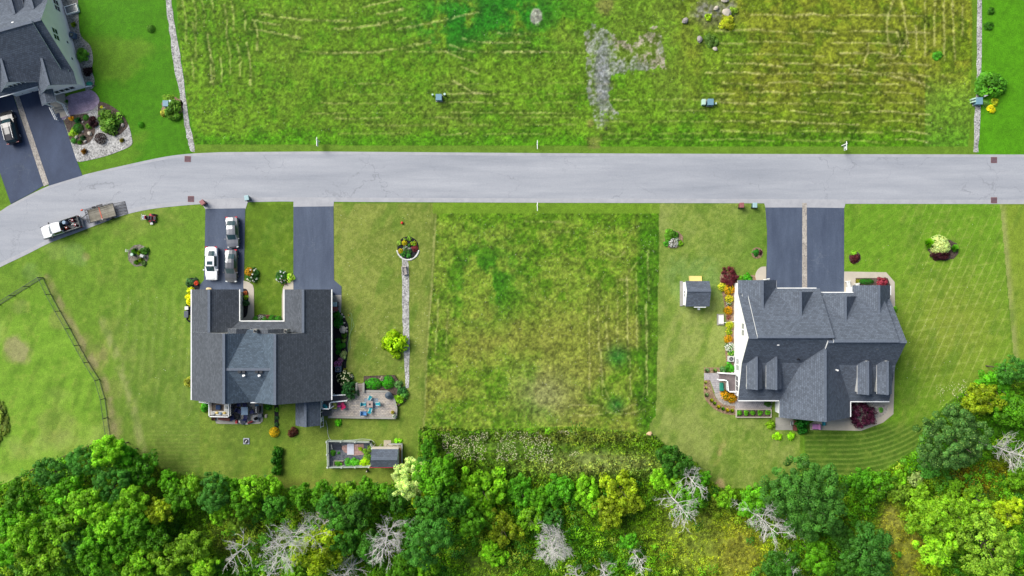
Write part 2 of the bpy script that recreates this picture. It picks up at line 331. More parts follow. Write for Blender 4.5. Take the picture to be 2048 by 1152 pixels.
    e = np.exp(-(((X-900)/60)**2+((Y-60)/40)**2)); mixc(g, (40, 122, 22), np.clip(e*1.4, 0, 1)*sstep(.3, .55, n2)*.8)
    mixc(g, (72, 138, 8), sstep(250, 285, Y+(n2-.5)*30)*.6); mixc(g, (100, 150, 50), (X > 1850)*sstep(120, 200, Y)*.5)
    c += (g-c)*mn[:, None]
    # bare gravel and stones in the meadow
    gp = [(1172, 60), (1190, 50), (1240, 75), (1262, 90), (1300, 60), (1320, 65), (1334, 110), (1332, 140), (1290, 140), (1240, 150), (1228, 155), (1222, 190), (1235, 235), (1222, 245), (1205, 225), (1195, 262), (1184, 262), (1184, 200), (1174, 160)]
    gg = inpoly(X+(n2-.5)*34, Y+(n3-.5)*34, gp)*sstep(.38, .56, n2*.4+n3*.35+n4*.25)
    mixc(c, (146, 146, 150), gg*.8*(.7+.5*n4)); d = np.hypot((X-1205)/17, (Y-150)/80); mixc(c, (140, 142, 148), .75*(1-sstep(.6, 1.2, d+(n2-.5)*1.2+(n4-.5)*.8))); mixc(c, (150, 128, 100), gg*sstep(.6, .7, n1)*.4)
    d = np.hypot((X-1072)/13, (Y-33)/16); mixc(c, (172, 168, 162), .9*(1-sstep(.8, 1.15, d+(n3-.5)*.6)))
    d = np.hypot((X-1425)/55, (Y-30)/40); e = 1-sstep(.5, 1.1, d+(n2-.5)*.9); mixc(c, (112, 116, 76), e*.8); mixc(c, (140, 138, 136), e*(Y < 34)*.7*sstep(.4, .55, n3))
    for (ex, ey, r) in ((1190, 284, 18), (1210, 10, 26), (1180, 245, 10)):
        d = np.hypot(X-ex, Y-ey)/r; mixc(c, (150, 128, 92), .5*(1-sstep(.4, 1.1, d+(n3-.5))))
    # --- meadow south
    ms = inpoly(X, Y+(n2-.5)*40*sstep(820, 850, Y), MEAD_S).astype(float)
    g = np.zeros_like(c); g[:] = (118, 146, 44)
    mixc(g, (76, 126, 12), sstep(.46, .6, n2)*.6); mixc(g, (138, 142, 60), sstep(.42, .6, n1)*.8*sstep(560, 680, Y)); mixc(g, (128, 132, 60), sstep(.55, .65, n3)*.35)
    e = np.exp(-(((X-975)/60)**2+((Y-560)/70)**2)); mixc(g, (52, 116, 14), np.clip(e*1.3, 0, 1)*sstep(.3, .55, n2)*.75)
    e = np.exp(-(((X-1090)/60)**2+((Y-790)/50)**2)); mixc(g, (140, 142, 98), e*.7)
    mixc(g, (52, 110, 6), sstep(1268, 1284, X+(n2-.5)*18)*.55); mixc(g, (84, 130, 14), (1-sstep(8, 26, Y-427))*.5)
    mixc(g, (60, 124, 40), np.exp(-(((X-1235)/22)**2+((Y-712)/20)**2))); mixc(g, (60, 124, 40), np.exp(-(((X-1232)/16)**2+((Y-810)/14)**2)))
    c += (g-c)*ms[:, None]
    m = ((X > 866) & (X < 1320) & (Y > 405) & (Y < 427)).astype(float); mixc(c, (112, 148, 36), m*.8)
    # --- wild ground
    mw = inpoly(X, Y, WILD).astype(float)
    g = np.zeros_like(c); g[:] = (72, 114, 20); mixc(g, (92, 124, 30), sstep(.45, .6, n2)*.6); mixc(g, (104, 96, 40), sstep(.55, .68, n3)*.35*sstep(.48, .58, n1))
    for (ex, ey, rx, ry, k, col) in ((1420, 1090, 130, 75, .9, (134, 148, 52)), (1380, 1050, 60, 60, .6, (122, 140, 50)), (1480, 1110, 45, 60, .7, (146, 144, 50)), (1780, 1060, 26, 60, .8, (158, 150, 70)), (1820, 1110, 40, 60, .8, (160, 150, 64)), (1790, 1100, 50, 40, .6, (130, 136, 48)),
                                     (1180, 925, 150, 24, .8, (140, 148, 84)), (1000, 890, 140, 34, .6, (88, 118, 40)), (1160, 872, 130, 14, .6, (118, 120, 60)), (1000, 1130, 70, 40, .6, (112, 128, 48)), (1960, 950, 80, 30, .6, (128, 104, 36)), (1940, 1000, 20, 40, .7, (134, 104, 40)), (500, 1055, 60, 24, .6, (104, 112, 44)), (470, 1085, 50, 20, .6, (110, 116, 52)), (2000, 860, 60, 26, .8, (72, 128, 14)), (1820, 900, 30, 60, .6, (98, 150, 24)), (1770, 960, 60, 14, .6, (130, 140, 40))):
        e = np.exp(-(((X-ex)/rx)**2+((Y-ey)/ry)**2)); mixc(g, col, np.clip(e*1.5, 0, 1)*k)
    c += (g-c)*mw[:, None]
    # hay
    brk = sstep(.26, .5, n3*.6+n4*.4)
    for pts, wd, k in HAY:
        xs = [p[0] for p in pts]; ys = [p[1] for p in pts]
        sel = np.where((X > min(xs)-10) & (X < max(xs)+10) & (Y > min(ys)-10) & (Y < max(ys)+10))[0]
        if not len(sel): continue
        xx = X[sel]+(n3[sel]-.5)*5; yy = Y[sel]+(n3[sel]-.5)*5; d = np.full(len(sel), 1e3)
        for a, b in zip(pts[:-1], pts[1:]): d = np.minimum(d, seg_dist(xx, yy, a, b))
        d = d/(.55+1.1*vnoise(xx/S, yy/S, 1.1, 41)); a = (1-sstep(wd*.2, wd*1.0, d))*k*brk[sel]*.66
        c[sel] += (np.array((180, 174, 124))-c[sel])*a[:, None]
        a = (1-sstep(0, 5, np.abs(d-wd*1.6)))*k*.14; c[sel] *= (1-a)[:, None]
    # fine mottling of the blades themselves; stronger in the rough
    rough = np.clip(mn+ms+mw, 0, 1); k = 1+(n4-.5)*(.16+.5*rough)+(n3-.5)*(.2+.35*rough); c *= k[:, None]
    return np.clip(c, 4, 235)

def build_ground():
    d = .145; xi = np.arange(-80, 80+d, d); yi = np.arange(-48, 48+d, d)
    ext = lambda v: np.concatenate([[-900, -400, -200, -130, -100, -88] if v[0] < -70 else [-900, -400, -200, -110, -75, -56], v, [88, 100, 130, 200, 400, 900] if v[0] < -70 else [56, 75, 110, 200, 400, 900]])
    xi = ext(xi); yi = ext(yi); nx, ny = len(xi), len(yi)
    XX, YY = np.meshgrid(xi, yi); X = XX.ravel(); Y = YY.ravel(); px = X*S+1024; py = 576-Y*S
    col = ground_colour(np.clip(px, -80, 2130), np.clip(py, -80, 1240)); far = np.maximum(sstep(79, 81, np.abs(X)), sstep(47, 49, np.abs(Y)))[:, None]; col = col*(1-far)+np.array((96, 134, 36))*far
    alb = np.clip(lin(col)/F, 0, .8)
    rough = (inpoly(px, py, MEAD_N) | inpoly(px, py, MEAD_S)).astype(float); wild = inpoly(px, py, WILD).astype(float)
    z = rough*(.10*vnoise(X, Y, 2.6, 5)*sstep(0, 1, vnoise(X, Y, .9, 6)))+wild*(.25*fbm(X, Y, .8, 8, 3)); z = z-.02*rough
    V = np.stack([X, Y, z], 1).astype(np.float32)
    i = np.arange(nx-1)[None]+np.arange(ny-1)[:, None]*nx; i = i.ravel()
    fa = np.stack([i, i+1, i+nx+1, i+nx], 1).astype(np.int32)
    me = bpy.data.meshes.new('ground'); me.vertices.add(len(V)); me.vertices.foreach_set('co', V.ravel())
    me.loops.add(fa.size); me.loops.foreach_set('vertex_index', fa.ravel()); me.polygons.add(len(fa))
    me.polygons.foreach_set('loop_start', np.arange(0, fa.size, 4, dtype=np.int32)); me.update(calc_edges=True)
    a = me.attributes.new('grass', 'FLOAT_COLOR', 'POINT'); a.data.foreach_set('color', np.concatenate([alb, np.ones((len(alb), 1))], 1).astype(np.float32).ravel())
    a = me.attributes.new('rough', 'FLOAT', 'POINT'); a.data.foreach_set('value', np.clip(rough+wild, 0, 1).astype(np.float32))
    m, n, b = nodes('ground_grass'); b.inputs['Roughness'].default_value = .8; b.inputs['Specular IOR Level'].default_value = .15
    at = n.nodes.new('ShaderNodeAttribute'); at.attribute_name = 'grass'; tc = n.nodes.new('ShaderNodeTexCoord')
    n1 = n.nodes.new('ShaderNodeTexNoise'); n1.inputs['Scale'].default_value = 7.5; n1.inputs['Detail'].default_value = 6; n1.inputs['Roughness'].default_value = .75
    n.links.new(tc.outputs['Object'], n1.inputs['Vector'])
    mr = n.nodes.new('ShaderNodeMapRange'); mr.inputs['From Min'].default_value = .32; mr.inputs['From Max'].default_value = .68; mr.inputs['To Min'].default_value = .54; mr.inputs['To Max'].default_value = 1.5
    n.links.new(n1.outputs['Fac'], mr.inputs['Value'])
    mx = n.nodes.new('ShaderNodeVectorMath'); mx.operation = 'SCALE'; n.links.new(at.outputs['Color'], mx.inputs[0]); n.links.new(mr.outputs[0], mx.inputs['Scale'])
    n.links.new(mx.outputs[0], b.inputs['Base Color'])
    bp = n.nodes.new('ShaderNodeBump'); bp.inputs['Distance'].default_value = .05; bp.inputs['Strength'].default_value = .6
    n.links.new(n1.outputs['Fac'], bp.inputs['Height']); n.links.new(bp.outputs[0], b.inputs['Normal'])
    me.materials.append(m); o = bpy.data.objects.new('ground', me); C.objects.link(o); o['kind'] = 'structure'; o['label'] = 'mown lawns, hay fields and wild ground around the road'
    return o
build_ground()

# ---------------------------------------------------------------- roads, drives, paths
def asphalt(name, col, stain, var=.1, sc=.35, streak=None):
    m, n, b = nodes(name); MATS[name] = m; b.inputs['Roughness'].default_value = .75; b.inputs['Specular IOR Level'].default_value = .35
    tc = n.nodes.new('ShaderNodeTexCoord'); mp = n.nodes.new('ShaderNodeMapping'); n.links.new(tc.outputs['Object'], mp.inputs['Vector'])
    mp.inputs['Scale'].default_value = streak or (1, 1, 1)
    a = n.nodes.new('ShaderNodeTexNoise'); a.inputs['Scale'].default_value = sc; a.inputs['Detail'].default_value = 8; a.inputs['Roughness'].default_value = .65; n.links.new(mp.outputs[0], a.inputs['Vector'])
    g = n.nodes.new('ShaderNodeTexNoise'); g.inputs['Scale'].default_value = 14; g.inputs['Detail'].default_value = 3; n.links.new(tc.outputs['Object'], g.inputs['Vector'])
    cr = n.nodes.new('ShaderNodeValToRGB'); cr.color_ramp.elements[0].position = .3; cr.color_ramp.elements[1].position = .7
    cr.color_ramp.elements[0].color = tuple(stain)[:3]+(1,); cr.color_ramp.elements[1].color = tuple(col)[:3]+(1,)
    n.links.new(a.outputs['Fac'], cr.inputs[0])
    mr = n.nodes.new('ShaderNodeMapRange'); mr.inputs['From Min'].default_value = .3; mr.inputs['From Max'].default_value = .7; mr.inputs['To Min'].default_value = 1-var; mr.inputs['To Max'].default_value = 1+var
    n.links.new(g.outputs['Fac'], mr.inputs['Value']); mx = n.nodes.new('ShaderNodeVectorMath'); mx.operation = 'SCALE'
    n.links.new(cr.outputs[0], mx.inputs[0]); n.links.new(mr.outputs[0], mx.inputs['Scale']); n.links.new(mx.outputs[0], b.inputs['Base Color'])
    bp = n.nodes.new('ShaderNodeBump'); bp.inputs['Distance'].default_value = .004; n.links.new(g.outputs['Fac'], bp.inputs['Height']); n.links.new(bp.outputs[0], b.inputs['Normal'])
    return m
M_ROAD = asphalt('road_asphalt', T(183, 185, 193), T(154, 158, 168), .12, .30, (.16, 1.5, 1))
def cracks(m, scale, dark, amt):
    n = m.node_tree; b = n.nodes['Principled BSDF']; src = b.inputs['Base Color'].links[0].from_socket; tc = n.nodes.new('ShaderNodeTexCoord')
    nz = n.nodes.new('ShaderNodeTexNoise'); nz.inputs['Scale'].default_value = .8; nz.inputs['Detail'].default_value = 6; n.links.new(tc.outputs['Object'], nz.inputs['Vector'])
    ad = n.nodes.new('ShaderNodeVectorMath'); ad.operation = 'MULTIPLY_ADD'; ad.inputs[1].default_value = (3, 3, 0); n.links.new(nz.outputs['Color'], ad.inputs[0]); n.links.new(tc.outputs['Object'], ad.inputs[2])
    v = n.nodes.new('ShaderNodeTexVoronoi'); v.feature = 'DISTANCE_TO_EDGE'; v.inputs['Scale'].default_value = scale; n.links.new(ad.outputs[0], v.inputs['Vector'])
    r = n.nodes.new('ShaderNodeMapRange'); r.inputs['From Min'].default_value = .002; r.inputs['From Max'].default_value = .012; r.inputs['To Min'].default_value = amt; r.inputs['To Max'].default_value = 0; n.links.new(v.outputs['Distance'], r.inputs['Value'])
    mk = n.nodes.new('ShaderNodeTexNoise'); mk.inputs['Scale'].default_value = .12; mk.inputs['Detail'].default_value = 3; n.links.new(tc.outputs['Object'], mk.inputs['Vector'])
    r2 = n.nodes.new('ShaderNodeMapRange'); r2.inputs['From Min'].default_value = .48; r2.inputs['From Max'].default_value = .6; n.links.new(mk.outputs['Fac'], r2.inputs['Value'])
    mu = n.nodes.new('ShaderNodeMath'); mu.operation = 'MULTIPLY'; n.links.new(r.outputs[0], mu.inputs[0]); n.links.new(r2.outputs[0], mu.inputs[1])
    st = n.nodes.new('ShaderNodeTexNoise'); st.inputs['Scale'].default_value = 1.4; st.inputs['Detail'].default_value = 5; n.links.new(tc.outputs['Object'], st.inputs['Vector'])
    r3 = n.nodes.new('ShaderNodeMapRange'); r3.inputs['From Min'].default_value = .68; r3.inputs['From Max'].default_value = .78; r3.inputs['To Max'].default_value = .35; n.links.new(st.outputs['Fac'], r3.inputs['Value'])
    mx2 = n.nodes.new('ShaderNodeMath'); mx2.operation = 'MAXIMUM'; n.links.new(mu.outputs[0], mx2.inputs[0]); n.links.new(r3.outputs[0], mx2.inputs[1])
    mx = n.nodes.new('ShaderNodeMix'); mx.data_type = 'RGBA'; mx.inputs['B'].default_value = dark; n.links.new(mx2.outputs[0], mx.inputs['Factor']); n.links.new(src, mx.inputs['A']); n.links.new(mx.outputs['Result'], b.inputs['Base Color'])
cracks(M_ROAD, .22, T(120, 122, 130), .5)
M_GUT = asphalt('gutter_concrete', T(188, 188, 194), T(168, 169, 176), .07, .8)
M_DRIVE = asphalt('drive_sealed_asphalt', T(88, 100, 122), T(66, 77, 99), .16, .4, (1.8, .35, 1))
M_DRIVE2 = asphalt('drive_black_asphalt', T(70, 84, 112), T(48, 60, 86), .12, .3, (1.2, .6, 1))
cracks(M_DRIVE, .3, T(120, 128, 140), .35); cracks(M_DRIVE2, .3, T(104, 116, 120), .35)
M_CONC = asphalt('pale_concrete', T(206, 196, 180), T(188, 178, 164), .06, .7)
M_CONC2 = asphalt('grey_concrete', T(176, 172, 164), T(150, 148, 142), .08, .7)
NE = smoothline([(-150, 495), (-60, 452), (0, 423), (23, 409), (98, 372), (165, 351), (250, 331), (325, 315), (375, 308.5), (440, 305)], 5)+[(640, 303.5), (1100, 307), (1500, 308.5), (1960, 309.5), (2200, 310)]
SE = smoothline([(-150, 610), (-60, 566), (0, 534), (50, 510), (100, 485), (150, 466), (200, 447), (250, 429), (300, 418), (350, 412), (405, 407.5), (470, 404)], 5)+[(560, 402.5), (668, 403), (1100, 405), (1530, 406), (1690, 407), (2048, 407.5), (2200, 408)]
sheet('road', NE+SE[::-1], .02, M_ROAD, 'pale grey residential road curving away at the left', th=.12)
def offs(line, d): return [(x, y+d) for x, y in line]
sheet('road_gutter', offs(SE, -8)+offs(SE, .6)[::-1], .026, M_GUT, 'paler strip along the south edge of the road', th=.03)
sheet('road_gutter', offs(NE, -.6)+offs(NE, 5)[::-1], .026, M_GUT, 'paler strip along the north edge of the road', th=.03)
sheet('driveway_apron', [(404, 407), (496, 403), (491, 418), (411, 419)], .032, M_GUT, 'grey apron of the west driveway')
sheet('driveway_apron', [(587, 402), (668, 402), (667, 414), (587, 415)], .032, M_GUT, 'grey apron of the middle driveway')
sheet('driveway_apron', [(1528, 405), (1691, 406), (1688, 417), (1531, 416)], .032, M_GUT, 'grey apron of the east double driveway')
sheet('driveway', [(411, 417.6), (490.5, 416.6), (489, 495), (487.5, 600), (384, 600), (396, 580), (399, 571), (408, 560), (410, 480)], .04, M_DRIVE, 'dark sealed driveway holding three parked cars')
sheet('driveway', [(587, 413.6), (667, 412.6), (668, 560), (683, 573), (683, 604), (655, 604), (645, 592), (587, 592)], .04, M_DRIVE, 'empty dark sealed driveway west of the gravel strip lawn')
sheet('driveway', [(1530.5, 415), (1604.5, 415), (1604.5, 600), (1531, 600), (1534, 500), (1534, 460)], .04, M_DRIVE, 'west lane of the double driveway at the east house')
sheet('driveway', [(1613.5, 415), (1688, 416), (1688, 600), (1613.5, 600)], .04, M_DRIVE, 'east lane of the double driveway at the east house')
sheet('driveway', [(-90, 200), (18, 160), (30, 202), (88.5, 370.5), (60, 388), (22, 408), (0, 345), (-60, 330)], .04, M_DRIVE2, 'worn dark driveway under the black vehicle')
sheet('driveway', [(26, 158), (96, 140), (114.5, 204), (153, 320), (165, 351), (98, 371.5)], .04, M_DRIVE2, 'dark driveway beside the purple paver patio')
M_PEB = speckle('river_pebbles', [T(128, 126, 126), T(168, 166, 164), T(188, 186, 184), T(212, 210, 208)], 6.5, bump=.05)
M_COB = speckle('cobble_strip', [T(146, 140, 138), T(178, 170, 162), T(196, 188, 178), T(168, 158, 152)], 6.5, bump=.04)
M_GRV = speckle('grey_gravel', [T(104, 104, 100), T(136, 135, 130), T(158, 156, 152), T(178, 176, 170)], 8.0, bump=.03)
M_MUL = speckle('brown_mulch', [T(66, 52, 46), T(92, 78, 70), T(112, 98, 88)], 9.0, bump=.03)
M_MULB = speckle('black_mulch', [T(18, 20, 24), T(32, 34, 38), T(46, 46, 50)], 9.0, bump=.03)
M_TAN = speckle('tan_mulch', [T(124, 100, 78), T(156, 128, 104), T(176, 150, 124)], 9.0, bump=.03)
sheet('cobble_strip', [(18, 162), (27, 158), (98, 368), (88, 373)], .055, M_COB, 'cobbled strip between the two northwest driveways')
sheet('cobble_strip', [(1604.3, 406), (1613.3, 406), (1614, 592), (1604, 592)], .055, M_COB, 'cobbled strip splitting the east double driveway')
def wob(pts, k=1.2, s=1, n=5):
    rd = random.Random(s); return [(x+rd.uniform(-k, k), y+rd.uniform(-k, k)) for x, y in smoothline(pts, n)]
sheet('gravel_strip', wob([(330, -60), (331, 0), (339, 62), (349, 137), (359, 187), (369, 250), (377, 288), (382, 304)])+wob([(389, 303), (388, 288), (380, 250), (371, 190), (364, 137), (352, 62), (342, 0), (338, -60)], s=2), .03, M_PEB, 'pebble drain strip beside the northwest lawn')
sheet('gravel_strip', wob([(1954, -60), (1954, 0), (1953.5, 129), (1953, 186), (1949, 223), (1947, 304)], .8)+wob([(1956, 304), (1961, 223), (1959, 186), (1963, 129), (1963, 0), (1963, -60)], .8, 2), .03, M_PEB, 'narrow pebble drain strip at the northeast')
sheet('gravel_strip', wob([(804, 518), (804, 560), (805, 640), (808, 706), (811, 776)], .6)+wob([(818, 776), (819, 706), (818, 640), (818, 560), (816, 518)], .6, 3), .03, M_PEB, 'straight pebble strip running south from the round flower bed')

# ---------------------------------------------------------------- buildings
def part(mb, name, mats, root, under=None, **k):
    """mb holds world coordinates; the part hangs under root (an unrotated Empty) or under one of its parts"""
    L = root.location; mb.v = [(x-L.x, y-L.y, z-L.z) for x, y, z in mb.v]
    return mb.build(name, mats, under or root, **k)
M_TRIM = mat('white_trim', (.78, .79, .78), .5, var=.04)
M_WHITE = mat('white_siding', (.80, .82, .82), .55, var=.03, scale=.6)
M_CREAM = mat('cream_siding', (.86, .81, .80), .6, var=.05, scale=.6)
M_GSIDE = mat('grey_siding', (.42, .43, .42), .6, var=.05, scale=.6)
M_GLASS = mat('window_glass', (.018, .026, .034), .08, spec=.7, var=.2)
M_GLASSG = mat('window_glass_grey', (.16, .17, .18), .2, spec=.6, var=.2)
def shingles(name, c1, c2, mort):
    m = brickmat(name, c1, c2, mort, .34, .17, rough=.9, rot=0, ms=.02); return m
def shmat(name, base, vertical=False):
    """shingle courses with mixed granule colours"""
    m, n, b = nodes(name); MATS[name] = m; b.inputs['Roughness'].default_value = .88; b.inputs['Specular IOR Level'].default_value = .35
    tc = n.nodes.new('ShaderNodeTexCoord'); mp = n.nodes.new('ShaderNodeMapping'); mp.inputs['Rotation'].default_value = (0, 0, math.pi/2 if vertical else 0)
    n.links.new(tc.outputs['Object'], mp.inputs['Vector']); br = n.nodes.new('ShaderNodeTexBrick'); n.links.new(mp.outputs[0], br.inputs['Vector'])
    c = np.array(base[:3]); br.inputs['Color1'].default_value = tuple(c*1.22)+(1,); br.inputs['Color2'].default_value = tuple(c*.80)+(1,); br.inputs['Mortar'].default_value = tuple(c*.52)+(1,)
    br.inputs['Scale'].default_value = 1; br.inputs['Brick Width'].default_value = .36; br.inputs['Row Height'].default_value = .20; br.inputs['Mortar Size'].default_value = .018; br.inputs['Mortar Smooth'].default_value = .6
    v = n.nodes.new('ShaderNodeTexNoise'); v.inputs['Scale'].default_value = 11; v.inputs['Detail'].default_value = 5; v.inputs['Roughness'].default_value = .8; n.links.new(tc.outputs['Object'], v.inputs['Vector'])
    w2 = n.nodes.new('ShaderNodeTexNoise'); w2.inputs['Scale'].default_value = .5; w2.inputs['Detail'].default_value = 6; n.links.new(tc.outputs['Object'], w2.inputs['Vector'])
    def rng(node, a, bb):
        mr = n.nodes.new('ShaderNodeMapRange'); mr.inputs['From Min'].default_value = .3; mr.inputs['From Max'].default_value = .7; mr.inputs['To Min'].default_value = a; mr.inputs['To Max'].default_value = bb; n.links.new(node.outputs['Fac'], mr.inputs['Value']); return mr
    a1 = rng(v, .62, 1.42); a2 = rng(w2, .95, 1.05); mu = n.nodes.new('ShaderNodeMath'); mu.operation = 'MULTIPLY'; n.links.new(a1.outputs[0], mu.inputs[0]); n.links.new(a2.outputs[0], mu.inputs[1])
    mx = n.nodes.new('ShaderNodeVectorMath'); mx.operation = 'SCALE'; n.links.new(br.outputs[0], mx.inputs[0]); n.links.new(mu.outputs[0], mx.inputs['Scale']); n.links.new(mx.outputs[0], b.inputs['Base Color'])
    bp = n.nodes.new('ShaderNodeBump'); bp.inputs['Distance'].default_value = .012; bp.invert = True; n.links.new(br.outputs['Fac'], bp.inputs['Height']); n.links.new(bp.outputs[0], b.inputs['Normal'])
    return m
RB = T(106, 115, 130, .86); RC = T(102, 108, 118, .74)
M_SHX = shmat('shingles_rows_east_west', RB); M_SHY = shmat('shingles_rows_north_south', RB, True)
M_SHX2 = shmat('charcoal_shingles_east_west', RC); M_SHY2 = shmat('charcoal_shingles_north_south', RC, True); M_SHH = shmat('light_tinted_shingles', T(94, 110, 126, .84))  # hip: same shingles, with the bluish light between the ridges put into the colour
M_RIDGE = mat('ridge_cap', tuple(np.array(RB[:3])*1.12), .85, var=.15, scale=5)
RM = [M_SHX, M_TRIM, M_SHY, M_RIDGE]; RM2 = [M_SHX2, M_TRIM, M_SHY2, M_RIDGE, M_SHH, shmat('light_tinted_shingles_upright', T(94, 110, 126, .84), True)]
def roofp(mb, axis, prof, a0, a1, th=.16, cap=True, sh=None):
    """open profile [(c, h)...] swept along axis from a0 to a1; top faces shingled, edges trimmed white"""
    n = len(prof); low = [(c, h-th) for c, h in prof]; P = prof+low[::-1]; vs = []
    for a in (a0, a1):
        for c, h in P: vs.append((c, a, h) if axis == 'y' else (a, c, h))
    k = len(P); fs = []; ms = []; top = sh if sh is not None else (2 if axis == 'y' else 0); top = top if isinstance(top, list) else [top]*n
    for i in range(k):
        j = (i+1) % k; fs.append((i, j, k+j, k+i)); ms.append(top[i] if i < n-1 else 1)
    for i in range(n-1):
        fs.append((i, i+1, k-2-i, k-1-i)); ms.append(1); fs.append((k+i, k+k-1-i, k+k-2-i, k+i+1)); ms.append(1)
    mb.add(vs, fs, ms)
    if cap and n >= 3:
        c, h = max(prof, key=lambda p: p[1]); p, q = ((c, a0+.02, h+.035), (c, a1-.02, h+.035)) if axis == 'y' else ((a0+.02, c, h+.035), (a1-.02, c, h+.035))
        mb.bar(p, q, .34, .07, 3)
def wallp(mb, axis, prof, a0, a1, m=0):
    n = len(prof); vs = [((c, a, h) if axis == 'y' else (a, c, h)) for a in (a0, a1) for c, h in prof]
    mb.add(vs, [list(range(n)), list(range(n, 2*n))[::-1]]+[(i, (i+1) % n, n+(i+1) % n, n+i) for i in range(n)], m)
def window(root, x, y, z, w, h, face, nx=1, ny=2, glass=None, wall=None):
    """a framed window lying on a wall; face = 'x-','x+','y-','y+'"""
    fr = MB(); pn = MB(); s = 1 if face[1] == '+' else -1; t = .07
    def bx(mb, u0, u1, z0, z1, d0, d1):
        a0, a1 = sorted((s*d0, s*d1))
        if face[0] == 'x': mb.box(x+(a0+a1)/2, y+(u0+u1)/2, z0, a1-a0, u1-u0, z1-z0)
        else: mb.box(x+(u0+u1)/2, y+(a0+a1)/2, z0, u1-u0, a1-a0, z1-z0)
    bx(fr, -w/2-t, w/2+t, z-t, z, 0, .06); bx(fr, -w/2-t, w/2+t, z+h, z+h+t, 0, .06); bx(fr, -w/2-t, -w/2, z, z+h, 0, .06); bx(fr, w/2, w/2+t, z, z+h, 0, .06)
    for i in range(1, nx): u = -w/2+w*i/nx; bx(fr, u-.05, u+.05, z, z+h, .012, .055)
    for i in range(1, ny): v = z+h*i/ny; bx(fr, -w/2, w/2, v-.02, v+.02, .012, .05)
    bx(pn, -w/2, w/2, z, z+h, 0, .025)
    f = part(fr, 'window', M_TRIM, root); part(pn, 'pane', glass or M_GLASS, root, f); return f

